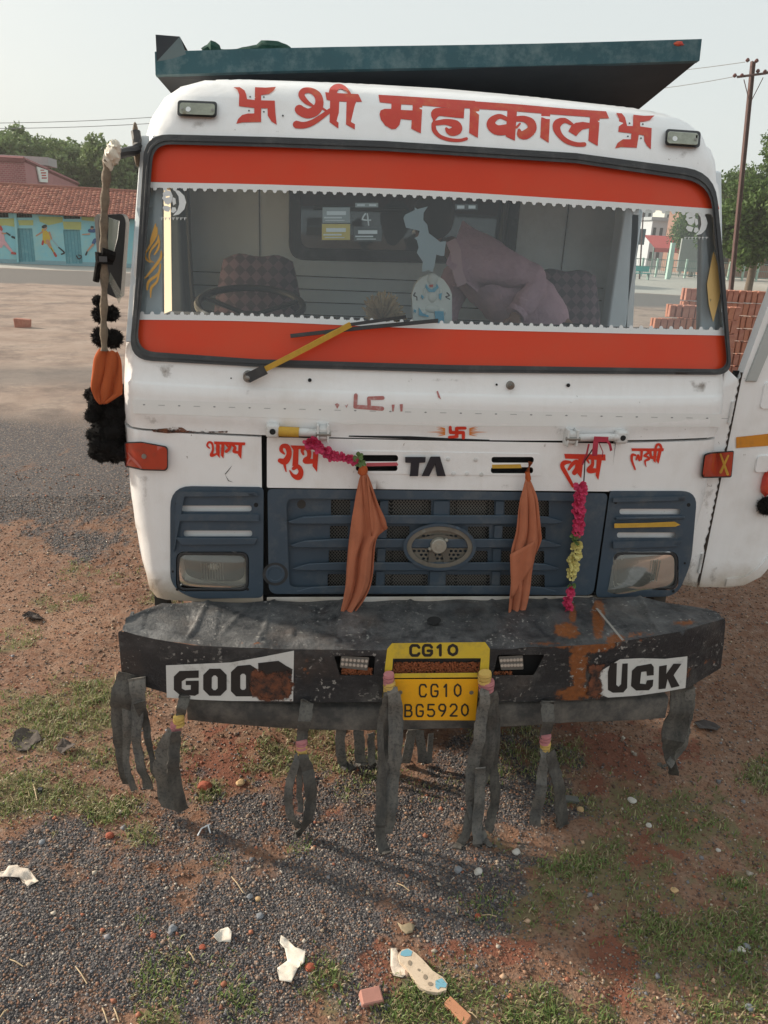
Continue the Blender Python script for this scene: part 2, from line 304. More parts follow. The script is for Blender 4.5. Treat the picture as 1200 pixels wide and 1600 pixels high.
class MB:
    def __init__(s): s.v = []; s.f = []; s.mi = []; s.m = 0
    def add(s, vs, fs):
        n = len(s.v); s.v += [tuple(float(c) for c in v) for v in vs]; s.f += [tuple(i+n for i in f) for f in fs]; s.mi += [s.m]*len(fs); return s
    def box(s, lo, hi, rz=0, piv=None):
        x0, y0, z0 = lo; x1, y1, z1 = hi
        vs = [(x, y, z) for z in (z0, z1) for y in (y0, y1) for x in (x0, x1)]
        if rz:
            px, py = piv or ((x0+x1)/2, (y0+y1)/2); c, q = math.cos(rz), math.sin(rz)
            vs = [(px+(x-px)*c-(y-py)*q, py+(x-px)*q+(y-py)*c, z) for x, y, z in vs]
        return s.add(vs, [(0, 2, 3, 1), (4, 5, 7, 6), (0, 1, 5, 4), (2, 6, 7, 3), (0, 4, 6, 2), (1, 3, 7, 5)])
    def tube(s, pts, r, n=8, cap=True):
        pts = [np.array(p, float) for p in pts]; rs = r if isinstance(r, (list, tuple)) else [r]*len(pts); vs = []; fs = []
        ref = np.array([0.13, .31, .94]); 
        for i, p in enumerate(pts):
            d = pts[min(i+1, len(pts)-1)]-pts[max(i-1, 0)]; d = d/(np.linalg.norm(d)+1e-9)
            a = np.cross(d, ref); 
            if np.linalg.norm(a) < .1: a = np.cross(d, [1, 0, 0])
            a = a/np.linalg.norm(a); b = np.cross(d, a)
            for k in range(n):
                t = 2*math.pi*k/n; vs.append(p+rs[i]*(math.cos(t)*a+math.sin(t)*b))
        for i in range(len(pts)-1):
            for k in range(n):
                fs.append((i*n+k, i*n+(k+1) % n, (i+1)*n+(k+1) % n, (i+1)*n+k))
        if cap: fs += [tuple(range(n-1, -1, -1)), tuple((len(pts)-1)*n+k for k in range(n))]
        return s.add(vs, fs)
    def ball(s, c, r, seg=12, ring=8, jit=0):
        rx, ry, rz = (r, r, r) if isinstance(r, (int, float)) else r; vs = []; fs = []
        for i in range(ring+1):
            th = math.pi*i/ring
            for k in range(seg):
                ph = 2*math.pi*k/seg; q = 1+jit*(random.random()-.5)
                vs.append((c[0]+rx*q*math.sin(th)*math.cos(ph), c[1]+ry*q*math.sin(th)*math.sin(ph), c[2]+rz*q*math.cos(th)))
        for i in range(ring):
            for k in range(seg): fs.append((i*seg+k, (i+1)*seg+k, (i+1)*seg+(k+1) % seg, i*seg+(k+1) % seg))
        return s.add(vs, fs)
    def grid(s, P):
        nu, nv = P.shape[:2]; fs = [(i*nv+j, i*nv+j+1, (i+1)*nv+j+1, (i+1)*nv+j) for i in range(nu-1) for j in range(nv-1)]
        return s.add(P.reshape(-1, 3), fs)
    def ribbon(s, pts, widths, thick=.006, side=(1, 0, 0), twist=0, wav=0):
        pts = [np.array(p, float) for p in pts]; n = len(pts); vs = []; fs = []
        for i, p in enumerate(pts):
            d = pts[min(i+1, n-1)]-pts[max(i-1, 0)]; d = d/(np.linalg.norm(d)+1e-9)
            sd_ = np.array(side, float); sd_ = sd_-d*(sd_@d); sd_ /= np.linalg.norm(sd_)+1e-9; nn = np.cross(d, sd_)
            a = twist*i/(n-1)+wav*math.sin(i*1.3); e = sd_*math.cos(a)+nn*math.sin(a); nn = np.cross(d, e)
            wv = (widths[i] if isinstance(widths, (list, tuple)) else widths)/2
            for (q, h) in ((-1, -1), (1, -1), (1, 1), (-1, 1)): vs.append(p+e*wv*q+nn*thick/2*h)
            # slight curl across the strap
        for i in range(n-1):
            for k in range(4): fs.append((i*4+k, i*4+(k+1) % 4, (i+1)*4+(k+1) % 4, (i+1)*4+k))
        fs += [(3, 2, 1, 0), (4*n-4, 4*n-3, 4*n-2, 4*n-1)]
        return s.add(vs, fs)
    def mesh(s, name, sm=True, ang=40):
        me = bpy.data.meshes.new(name); me.from_pydata(s.v, [], s.f)
        if any(s.mi): me.polygons.foreach_set('material_index', s.mi)
        me.update()
        if sm: smooth(me, ang)
        return me
    def build(s, name, mats, parent=None, loc=None, sm=True, ang=40, label=None, bevel=0):
        o = link(name, s.mesh(name, sm, ang), mats, parent, loc, label)
        if bevel: addbevel(o, bevel)
        return o
def addbevel(o, wdt, seg=2, ang=40):
    md = o.modifiers.new('bevel', 'BEVEL'); md.width = wdt; md.segments = seg; md.limit_method = 'ANGLE'; md.angle_limit = R(ang)
    md.harden_normals = False
def spline(pts, n=6, closed=False):
    """Catmull-Rom through points of any dimension."""
    p = [np.array(q, float) for q in pts]; out = []
    if len(p) < 3 and not closed: return p
    N = len(p)
    for i in range(N if closed else N-1):
        if closed: a, b, c, d = p[(i-1) % N], p[i], p[(i+1) % N], p[(i+2) % N]
        else: a, b, c, d = p[max(i-1, 0)], p[i], p[i+1], p[min(i+2, N-1)]
        for k in range(n):
            t = k/n; out.append(.5*((2*b)+(-a+c)*t+(2*a-5*b+4*c-d)*t*t+(-a+3*b-3*c+d)*t**3))
    if not closed: out.append(p[-1])
    return out
def stroke(pts, n=6, flat0=False, flat1=False):
    """brush stroke: list of (x, y, width) -> convex polygons (quads and discs)"""
    q = spline(pts, n); polys = []; L = len(q)
    for i in range(L):
        x, y, wd = q[i]
        if not ((i == 0 and flat0) or (i == L-1 and flat1)):
            polys.append([(x+wd/2*math.cos(2*math.pi*k/10+.1*i), y+wd/2*math.sin(2*math.pi*k/10+.1*i)) for k in range(10)])
        if i < L-1:
            x2, y2, w2 = q[i+1]; dx, dy = x2-x, y2-y; l = math.hypot(dx, dy)+1e-9; nx, ny = -dy/l, dx/l
            polys.append([(x+nx*wd/2, y+ny*wd/2), (x2+nx*w2/2, y2+ny*w2/2), (x2-nx*w2/2, y2-ny*w2/2), (x-nx*wd/2, y-ny*wd/2)])
    return polys
def disc(x, y, r, ry=None, n=14): return [(x+r*math.cos(2*math.pi*k/n), y+(ry or r)*math.sin(2*math.pi*k/n)) for k in range(n)]
def rnd(poly, rad, n=6):
    out = []; N = len(poly)
    for i in range(N):
        r = rad[i] if isinstance(rad, (list, tuple)) else rad
        a, b, c = (np.array(poly[(i+k) % N], float) for k in (-1, 0, 1))
        if r <= 0: out.append(tuple(b)); continue
        u = (a-b)/np.linalg.norm(a-b); v = (c-b)/np.linalg.norm(c-b)
        r_ = min(r, np.linalg.norm(a-b)*.49, np.linalg.norm(c-b)*.49)
        p, q = b+u*r_, b+v*r_
        for k in range(n+1):
            t = k/n; out.append(tuple((1-t)**2*p+2*t*(1-t)*b+t*t*q))
    return out
def rect(x0, y0, x1, y1, r=0, n=5):
    p = [(x0, y0), (x1, y0), (x1, y1), (x0, y1)]; return rnd(p, r, n) if r else p
def Z(ox, oy, s): # zoomed-crop coordinates -> photograph pixels
    def f(p): return [tuple([ox+q[0]/s, oy+q[1]/s]+[c/s for c in q[2:]]) for q in p]
    return f
def slab(name, faces, holes, front, back, mats, parent, surf, step=24, bevel=0, ys=None, ang=35, label=None, sm=True, dense=True, ret=False):
    """faces (overlap allowed = union) minus holes, laid on a surface at offset front; walls down to offset back"""
    V = []; F = []; nf = len(faces)
    for lp in list(faces)+list(holes):
        idx = []; N = len(lp)
        if sum(lp[i][0]*lp[(i+1) % N][1]-lp[(i+1) % N][0]*lp[i][1] for i in range(N)) < 0: lp = list(lp)[::-1]
        for i in range(N):
            a = np.array(lp[i][:2], float); b = np.array(lp[(i+1) % N][:2], float); k = max(1, int(np.linalg.norm(b-a)/step))
            for j in range(k): idx.append(len(V)); V.append(a+(b-a)*j/k)
        F.append(idx)
    A = np.array(V); lo, hi = A.min(0), A.max(0)
    if dense:
        xs = np.arange(lo[0]+step/2, hi[0], step); yy = np.arange(lo[1]+step/2, hi[1], step) if ys is None else [y for y in ys if lo[1] < y < hi[1]]
        if len(xs)*len(yy) < 40000:
            for x in xs:
                for y in yy: V.append(np.array([x+.0011*step, y+.0013*step]))
    vo, eo, fo, ov, oe, of = delaunay_2d_cdt([Vector(v) for v in V], [], F, 0, 1e-5 if step < 1 else 1e-3)
    keep = [f for f, s_ in zip(fo, of) if any(k < nf for k in s_) and not any(k >= nf for k in s_)]
    used = sorted({i for f in keep for i in f}); rm = {u: i for i, u in enumerate(used)}
    P2 = np.array([vo[u][:] for u in used]); keep = [tuple(rm[i] for i in f) for f in keep]
    top = surf(P2, front); verts = [tuple(p) for p in top]; fs = list(keep)
    # orient towards the camera side
    a, b, c = (top[i] for i in keep[0]); nrm = np.cross(b-a, c-a)
    if nrm@(CAM-a) < 0: fs = [f[::-1] for f in fs]
    if back is not None:
        n = len(verts); verts += [tuple(p) for p in surf(P2, back)]
        es = {}
        for f in fs:
            for i in range(3): es[(f[i], f[(i+1) % 3])] = 1
        for (i, j) in es:
            if (j, i) not in es: fs.append((j, i, i+n, j+n))
    me = bpy.data.meshes.new(name); me.from_pydata(verts, [], fs); me.update()
    if sm: smooth(me, ang)
    o = link(name, me, mats, parent, None, label)
    if bevel: addbevel(o, bevel)
    return (o, P2) if ret else o
def setattr_(o, name, vals):
    a = o.data.attributes.new(name, 'FLOAT', 'POINT'); a.data.foreach_set('value', np.asarray(vals, np.float32))
def world_verts(o):
    n = len(o.data.vertices); a = np.zeros(n*3); o.data.vertices.foreach_get('co', a); return a.reshape(-1, 3)+np.array(wpos(o))
def blobs(px, lst):
    out = np.zeros(len(px))
    for (cx, cy, rx, ry, s_) in lst:
        d = ((px[:, 0]-cx)/rx)**2+((px[:, 1]-cy)/ry)**2; out = np.maximum(out, s_*np.exp(-d*1.2))
    return out
def each(name, polys, *a, **k):          # one small part per outline
    return [slab(name, [q], *a, **k) for q in polys]
# ================================================================== TRUCK
truck = thing('tipper_truck', 'white tipper truck with red banded windscreen, black bumper and yellow number plate', 'truck')
ZR = sorted(set([round(z, 3) for z in list(np.arange(.86, 3.0, .05))+ZP+[1.66, 1.675, 1.808, 2.955, 2.94, 2.9, 2.84]]))
SEAL_O = rnd([(226, 209), (430, 214), (600, 220), (900, 239), (1117, 268), (1132, 420), (1144, 586), (700, 582), (400, 573), (201, 562), (212, 440)], [38, 0, 0, 0, 46, 0, 26, 0, 0, 36, 0])
SEAL_I = rnd([(240, 225), (430, 230), (600, 236), (900, 255), (1109, 286), (1122, 420), (1137, 577), (700, 570), (400, 561), (213, 548), (224, 440)], [28, 0, 0, 0, 40, 0, 20, 0, 0, 30, 0])
SEAL_M = [((a[0]+b[0])/2, (a[1]+b[1])/2) for a, b in zip(SEAL_O, SEAL_I)]
mid_xz = [(p[0], p[2]) for p in on0(SEAL_M)]
LW, RW = -.738, .757                    # vertical panel seams
def outline(z0, z1=None):
    return [(x, z) for x, z in outl if z >= z0 and (z1 is None or z <= z1)]
# upper cab: hood, pillars and brow in one skin with the windscreen opening
up_loop = [(-Wz(1.622), 1.622)]+outline(1.635)+[(Wz(1.622), 1.622)]
inner = []
for x, z in OUT:                        # extra points near the edge so that the rounding is smooth
    pass
cab = slab('cab_shell', [up_loop], [mid_xz], 0, -.03, M['white'], truck, cabxz, step=.045, ys=ZR, ang=50)
# roof and side walls
mb = MB(); loop = [p for p in outl if p[1] >= 2.62]
A0 = [(x, float(Fs([x], [z])[0]), z) for x, z in loop]
n = len(A0); mb.add(A0+[(x, 1.66, z) for x, y, z in A0], [(i, i+1, n+i+1, n+i) for i in range(n-1)])
# cab rear wall with window opening is below; thickness to the roof
mb.add([(x*.985, y+.03, z-.025) for x, y, z in A0]+[(x*.985, 1.64, z-.025) for x, y, z in A0], [(i+1, i, n+i, n+i+1) for i in range(n-1)])
mb.build('roof', M['white'], truck)
def side(sg, holes, name):
    zs = np.linspace(.845, 2.66, 20)
    loopp = [(float(Fs([Wz(z)], [z])[0])+.001, z) for z in zs]+[(1.65, 2.66), (1.65, .845)]
    def sf(p, off=0.0): p = np.atleast_2d(p); return np.stack([sg*(Wz(p[:, 1])+off), p[:, 0], p[:, 1]], 1)
    return slab(name, [loopp], holes, 0, -.035, M['white'], truck, sf, step=.08)
side(-1, [rnd([(.46, 1.98), (.60, 2.56), (1.16, 2.56), (1.16, 1.98)], .05)], 'side_panel')
side(1, [rnd([(.33, 1.0), (.33, 1.95), (.45, 2.6), (1.19, 2.6), (1.19, 1.0)], .04)], 'side_panel')
# dark backing behind the panel seams
slab('inner_frame', [[(-1.2, .87), (-1.25, 1.3), (-1.25, 1.66), (1.25, 1.66), (1.25, 1.3), (1.2, .87)]], [], -.055, -.08, M['dark'], truck, cabxz, step=.1)
# corner panels with the recess of the lamp surround
LP = rnd([(266, 759), (412, 761), (411, 934), (300, 936), (266, 915)], [34, 8, 8, 18, 26])
RP = rnd([(953, 767), (1090, 767), (1080, 880), (1058, 932), (930, 934)], [6, 26, 20, 22, 10])
LPx = [(p[0], p[2]) for p in on0(LP)]; RPx = [(p[0], p[2]) for p in on0(rnd([(944, 767), (1090, 767), (1080, 880), (1058, 932), (920, 934)], [0, 26, 20, 22, 0]))]
lc = slab('corner_panel', [[(-Wz(.848), .848)]+outline(.86, 1.60)[:len(outline(.86, 1.60))//2]+[(-Wz(1.613), 1.613), (LW, 1.613), (LW, .862)]], [LPx], 0, -.03, M['white'], truck, cabxz, step=.04, ys=ZR, ang=50)
rc = slab('corner_panel', [[(RW, .85), (RW, 1.610), (Wz(1.610), 1.610)]+outline(.86, 1.60)[len(outline(.86, 1.60))//2:]+[(Wz(.848), .848)]], [RPx], 0, -.03, M['white'], truck, cabxz, step=.04, ys=ZR, ang=50)
# flap above the grille
slots = [rect(559, 711, 622, 721, 5), rect(556, 727, 621, 736, 4.5), rect(768, 714, 834, 723, 4.5), rect(767, 730, 833, 739.5, 4.5)]
fl = slab('front_flap', [rnd([(417, 683), (700, 689), (961, 693), (953, 768), (700, 765.5), (417, 762)], 3)], slots, .004, -.02, M['white'], truck, on0, step=18, bevel=.003)
for k, s_ in enumerate(([(640, 715), (900, 719), (900, 745), (640, 741)],)): pass
slab('raised_field', [rnd([(552, 704), (846, 709), (846, 744), (552, 740)], 6)], slots, .007, .003, M['white'], fl, on0, step=18, bevel=.002)
# white lip under the grille
slab('lower_lip', [[(417, 933), (700, 932), (926, 931), (924, 940), (700, 942), (417, 942)]], [], .004, -.02, M['white'], truck, on0, bevel=.002)
slab('torn_edge', [[(236, 671), (262, 669), (270, 667), (285, 668), (292, 673), (340, 674), (356, 673), (355, 676), (285, 676), (262, 677), (240, 675)]], [], .002, None, M['rustpatch'], cab, on0, step=6)
for pp in ([(545, 680.5), (640, 681.5), (700, 684.5), (765, 687), (765, 690), (700, 688.5), (640, 686), (545, 682.5)], [(903, 696), (917, 694), (916, 698), (905, 698)]):
    slab('torn_edge', [pp], [], .002, None, M['dark'], cab, on0, step=6)
# tape strip with rivet marks across the hood
slab('clear_tape', [[(207, 624), (500, 633), (820, 643), (1128, 647), (1125, 667), (700, 666), (560, 662), (545, 664), (500, 655), (208, 646)]], [], .0012, None, mat('milky_tape', (.80, .81, .80), .35, var=.05, vscale=12, coat=.3), cab, on0, step=18)
dash = []
for i in range(34):
    x = 225+i*27.5; y = 634+(x-225)*.0235-((x-700)/450)**2*1.5
    dash.append(disc(x, y, 2.0, 1.0, 8)) if i % 2 == 0 else dash.append([(x-5, y-.4), (x+5, y-.2), (x+5, y+.5), (x-5, y+.3)])
rv_ = slab('rivet_marks', dash, [], .0022, None, mat('rivet_grey', (.25, .26, .27), .6), cab, on0, dense=False)
tag(rv_, kind='stuff')
each('hole', [disc(x, y, r) for x, y, r in ((484, 594, 3), (776, 601, 1.8), (888, 602, 3), (361, 591, 1.2), (442, 180.5, 1.4), (683, 717, 1.8))], [], .005, None, M['dark'], cab, on0, dense=False)
# washer nozzle
nb = MB(); c = on0([(797, 602)])[0]
nb.tube([c+[0, .004, 0], c+[0, -.012, 0]], [.018, .016], 14); nb.tube([c+[0, -.01, 0], c+[0, -.022, -.003]], [.009, .008], 10); nb.build('washer_nozzle', M['steel'], truck)
# ---------------------------------------------------------------- windscreen
ws = slab('windscreen', [SEAL_M], [], -.012, None, M['glass'], truck, on0, step=60)
slab('rubber_seal', [SEAL_O], [SEAL_I], .016, -.03, M['rubber'], ws, on0, step=30, bevel=.009)
rib = [((a[0]*.5+b[0]*.5), (a[1]*.5+b[1]*.5)) for a, b in zip(SEAL_O, SEAL_I)]
ro = [(a[0]*.62+b[0]*.38, a[1]*.62+b[1]*.38) for a, b in zip(SEAL_O, SEAL_I)]; ri = [(a[0]*.38+b[0]*.62, a[1]*.38+b[1]*.62) for a, b in zip(SEAL_O, SEAL_I)]
slab('seal_bead', [ro], [ri], .020, .012, M['rubber'], ws, on0, step=30, bevel=.003)
upl = [(228, 284), (430, 289), (650, 297), (900, 312), (1125, 327)]
lol = [(208, 498), (400, 502), (640, 512), (900, 519), (1138, 524)]
top = [(q[0], q[1]-4) for q in SEAL_I if q[1] < 285 or (q[1] < 330 and q[0] > 1000)]
slab('red_band', [[(230, 250), (238, 228), (262, 222), (430, 226), (600, 232), (900, 251), (1075, 272), (1105, 284), (1120, 310), (1124, 327)]+upl[::-1][1:]+[(232, 284)]], [], -.010, None, M['film'], ws, on0, step=40)
slab('red_band', [lol+[(1140, 560), (1135, 576), (1100, 580), (700, 575), (400, 566), (245, 558), (214, 548), (208, 520)]], [], -.010, None, M['film'], ws, on0, step=40)
def lace(line, sgn):
    L = spline([(x, y) for x, y in line], 60); d = [0]
    for a, b in zip(L[:-1], L[1:]): d.append(d[-1]+np.linalg.norm(b-a))
    at = lambda s_: (np.interp(s_, d, [p[0] for p in L]), np.interp(s_, d, [p[1] for p in L]))
    polys = []; s_ = 3
    while s_ < d[-1]-3:
        x, y = at(s_); polys.append(disc(x, y+sgn*2.0, 4.2, 4.6, 9)); x, y = at(min(s_+5.2, d[-1])); polys.append(disc(x, y+sgn*3.6, 4.3, 5.2, 10)); x, y = at(min(s_+5.2, d[-1]))
        polys.append(disc(x, y+sgn*7.2, 3.2, 3.6, 9)); x, y = at(min(s_+10.4, d[-1])); polys.append(disc(x, y+sgn*2.0, 4.2, 4.6, 9)); s_ += 15.6
    for i in range(len(L)-1): polys.append([(L[i][0], L[i][1]-2.4), (L[i+1][0], L[i+1][1]-2.4), (L[i+1][0], L[i+1][1]+2.4), (L[i][0], L[i][1]+2.4)])
    slab('lace_trim', polys, [], -.008, None, M['lace'], ws, on0, dense=False, step=50)
lace([(234, 287), (430, 291), (650, 299), (900, 314), (1121, 329)], 1); lace([(214, 497), (400, 500), (640, 510), (900, 517), (1136, 522)], -1)
# stickers on the glass
q = Z(560, 290, 3.5294)
slab('map_sticker', [q([(310, 120), (325, 130), (383, 115), (360, 150), (358, 190), (380, 215), (388, 262), (425, 290), (450, 310), (485, 305), (478, 345), (473, 388), (455, 388), (430, 380), (420, 440), (408, 478), (385, 465), (350, 478), (355, 420), (335, 390), (322, 370), (332, 340), (322, 300), (308, 290), (330, 278), (338, 250), (300, 240), (262, 232), (248, 180), (258, 160), (290, 145), (310, 135)])], [], -.013, None, M['map'], ws, on0, dense=False)
def prof(z, name='moon_sticker'):        # crescent moon with a plain face in profile
    P = [z([(560, 10), (640, 0), (700, 45), (735, 120), (725, 190), (690, 250), (640, 260), (660, 200), (650, 130), (620, 70)])]
    P += [z([(575, 60), (610, 50), (635, 80), (640, 130), (630, 170), (600, 200), (570, 190), (575, 160), (555, 140), (568, 120), (560, 90)])]
    return P
def moon(ox, oy, s_):
    f = lambda L: [(ox+x*s_, oy+y*s_) for x, y in L]
    faces = [f([(22, 2), (30, 4), (38, 12), (41, 22), (38, 33), (30, 41), (20, 43), (27, 35), (30, 25), (29, 13)]), f([(4, 8), (10, 3), (17, 5), (20, 12), (18, 22), (13, 26), (8, 24), (6, 19), (3, 16), (5, 12)]),
             f([(6, 27), (12, 28), (17, 30), (14, 37), (8, 36), (4, 31)]), f([(20, 14), (24, 16), (25, 24), (21, 27), (19, 20)]), f([(19, 30), (24, 30), (26, 35), (21, 39), (17, 37)])]
    for k in range(7): faces.append(f([(k*6+1, 46), (k*6+5.5, 46), (k*6+5.5, 47), (k*6+1, 47)])); faces.append(f([(k*6+2, 46.5), (k*6+3.2, 46.5), (k*6+3.2, 50), (k*6+2, 50)]))
    eye = [f([(9, 13), (15, 12), (15, 14), (9, 15)])]
    slab('moon_sticker', faces, eye, -.009, None, M['lace'], ws, on0, dense=False)
moon(250, 294, 1.0); moon(1068, 328, .92)
q = Z(220, 280, 4.0)
art = []
for pts in ([(92, 280, 8), (80, 340, 22), (60, 390, 10)], [(100, 300, 8), (95, 350, 16), (55, 420, 14), (25, 470, 8)], [(110, 350, 8), (105, 390, 16), (60, 450, 12), (55, 500, 8), (80, 520, 6)], [(118, 380, 6), (110, 430, 14), (85, 470, 10)],
            [(128, 450, 8), (120, 500, 18), (60, 580, 16), (25, 620, 8)], [(122, 530, 8), (110, 590, 16), (50, 640, 18), (40, 690, 10)], [(115, 590, 8), (100, 640, 14), (65, 680, 16), (62, 740, 6)], [(28, 470, 6), (35, 500, 12), (60, 520, 8)]): art += stroke(q(pts), 4)
slab('flame_sticker', art, [], -.009, None, M['orange_art'], ws, on0, dense=False)
q = Z(960, 300, 5.0); art = []
for pts in ([(775, 470, 8), (775, 530, 40), (790, 600, 24)], [(800, 560, 14), (770, 620, 26), (740, 680, 20), (725, 720, 8)], [(790, 620, 14), (800, 680, 16), (770, 720, 16)], [(825, 690, 12), (815, 760, 30), (760, 850, 24), (740, 880, 8)], [(820, 800, 20), (800, 880, 26), (770, 940, 30), (772, 1010, 8)], [(750, 820, 16), (760, 900, 20), (770, 960, 14)]): art += stroke(q([(x, y, w_*.62) for x, y, w_ in pts]), 4)
slab('flame_sticker', art, [], -.009, None, mat('pale_ochre_sticker', (.62, .42, .16), .6), ws, on0, dense=False)
MS = [mat('silver_sticker', (.35, .38, .38), .5), mat('yellow_sticker', (.62, .50, .16), .5), mat('dark_sticker', (.10, .11, .11), .5)]
for (x0, y0, x1, y1, k) in ((504, 324, 547, 348, 0), (503, 350, 547, 375, 1), (553, 354, 596, 377, 2), (555, 317, 591, 324, 0), (711, 319, 746, 328, 2)):
    s0 = slab('toll_sticker', [rect(x0, y0, x1, y1)], [], -.0145, None, MS[k], ws, on0, dense=False)
    w_, h_ = x1-x0, y1-y0
    slab('print', [rect(x0+w_*.15, y0+h_*.25, x1-w_*.15, y0+h_*.5), rect(x0+w_*.05, y0+h_*.62, x1-w_*.3, y0+h_*.72), rect(x0+w_*.1, y0+h_*.82, x1-w_*.2, y0+h_*.88)] if h_ > 12 else [rect(x0+3, y0+2, x0+w_*.42, y1-2), rect(x0+w_*.6, y0+2, x1-3, y1-2)], [], -.0135, None, M['lace'], ws, on0, dense=False)
slab('four_mark', stroke([(571, 334, 2.4), (566, 343, 2.2), (579, 344, 2)], 2)+stroke([(574, 334, 2), (576, 352, 2)], 2), [], -.0135, None, M['lace'], ws, on0, dense=False)
# ---------------------------------------------------------------- wiper
wiper = MB(); c0 = on0([(388, 588)], .01)[0]; c1 = on0([(548, 507)], .055)[0]; e0, e1 = on0([(454, 525)], .035)[0], on0([(684, 501)], .035)[0]
cc = MB(); cc.tube([c0+[0, .02, 0], c0+[0, -.03, 0]], [.022, .019], 14); cc.ball(c0+[0, -.035, 0], .014)
wp = cc.build('wiper', M['steel'], truck)
pa = [c0+[0, -.03, 0], c0+(c1-c0)*.1+[0, -.035, 0], c0+(c1-c0)*.5+[0, -.03, 0], c1]
wiper.ribbon(spline(pa, 6), [.030]*7+[.020]*12, .012, side=(.4, 0, .9)); wiper.build('wiper_arm', M['yellow_tape'], wp)
MB().ribbon([c0+[0, -.038, 0], c0+(c1-c0)*.17+[0, -.044, 0]], .038, .014, side=(.4, 0, .9)).build('arm_joint', M['rubber'], wp)
b = MB(); b.ribbon([e0, (e0+e1)/2+[0, -.012, .004], e1], .014, .02, side=(0, .2, 1)); b.ribbon([e0+[.13, -.02, .012], c1+[0, .0, .0], e1-[.13, .02, -.012]], .012, .01, side=(0, .2, 1)); b.build('wiper_blade', M['rubber'], wp)
# ---------------------------------------------------------------- roof marker lamps
for k, (cx, cy) in enumerate(((308, 170), (1067, 216))):
    a = .04 if k == 0 else .07; W_, H_ = (31, 12.5) if k == 0 else (27.5, 13)
    def rr(w_, h_, r): return [(cx+x*math.cos(a)-y*math.sin(a), cy+x*math.sin(a)+y*math.cos(a)) for x, y in rect(-w_, -h_, w_, h_, r)]
    ml = slab('marker_lamp', [rr(W_, H_, 6)], [], .022, -.005, M['rubber'], truck, on0, step=12, bevel=.006)
    slab('lens', [rr(W_-3.5, H_-3.5, 5)], [], .034, .018, M['lens_grey'], ml, on0, step=12, bevel=.008)
    each('screw', [disc(cx-W_+7, cy-1, 2.2), disc(cx+W_-7, cy+1.5, 2.2)], [], .037, .03, M['steel'], ml, on0, dense=False)
    slab('bulb', [disc(cx-W_*.45, cy+.5, 4)], [], .0355, None, M['lace'], ml, on0, dense=False)
# ---------------------------------------------------------------- bonnet hinges
for (x0, x1, y0, y1, mir) in ((418, 513, 673, 677, 1), (979, 885, 683, 684, -1)):
    a, b_ = on0([(x0+8*mir, y0)], .03)[0], on0([(x1-8*mir, y1)], .03)[0]
    h = MB(); h.tube([a, b_], [.0165, .0165], 10); ho = h.build('bonnet_hinge', M['hinge'], truck)
    for pnt, q_ in ((a, 1.0), (b_, .92)):
        k = MB(); k.box((pnt[0]-.027*q_, pnt[1]-.016, pnt[2]-.028*q_), (pnt[0]+.027*q_, pnt[1]+.03, pnt[2]+.030*q_)); k.build('hinge_bracket', M['hinge'], ho, bevel=.012)
    for dx in (-.022, .018): MB().box((b_[0]+dx-.004, b_[1]-.024, b_[2]-.034), (b_[0]+dx+.004, b_[1]+.03, b_[2]+.038)).build('lug', M['hinge'], ho, bevel=.002)
    MB().tube([b_+[-.03, -.018, .0], b_+[.03, -.018, .0]], .008, 8).build('pin', M['steel'], ho)
    MB().tube([a+[0, -.012, 0], a+[0, -.0185, 0]], .012, 12).build('bore', M['dark'], ho)
    tpa = a+(b_-a)*.12+[0, -.001, -.001]; tpb = a+(b_-a)*.52+[0, -.001, -.001]
    if mir == 1: MB().tube([tpa, tpb], .0205, 10).build('yellow_tape', M['yellow_tape'], ho)
# ---------------------------------------------------------------- indicators
for k, P_ in enumerate(([(196, 693), (222, 692), (258, 699), (261, 703), (261, 730), (257, 734), (225, 733), (197, 727)], [(1102, 712), (1110, 709), (1146, 706), (1142, 744), (1100, 745), (1098, 741)])):
    fs = heightsurf(lambda x, z: Fs(x, z))
    o_ = slab('indicator_lamp', [rnd(P_, 3)], [], .028, -.01, M['amber'], truck, fs, step=9, bevel=.006)
    slab('housing', [rnd([(x+(1.5 if x > 230 and k == 0 else -2)*(1 if k == 0 else (1 if x < 1120 else -.5)), y+(-2 if y < 715 else 2)) for x, y in P_], 3)], [], .012, -.01, M['rubber'], o_, fs, step=9)
    if k == 0:
        c = fs([(225, 713)], .030)[0]; MB().tube([c+[0, .003, 0], c+[0, -.003, 0]], .010, 12).build('screw', M['steel'], o_)
        slab('scratch', stroke([(197, 728, 2), (204, 716, 3), (212, 722, 4), (220, 731, 3)], 3)+stroke([(200, 708, 2), (206, 716, 3)], 3), [], .0295, None, mat('worn_pink', (.45, .12, .10), .6), o_, fs, dense=False)
    else: slab('yellow_cross', stroke([(1126, 710, 3), (1137, 741, 4)], 3)+stroke([(1138, 712, 3), (1126, 738, 4)], 3), [], .0295, None, M['yellow_tape'], o_, fs, dense=False)
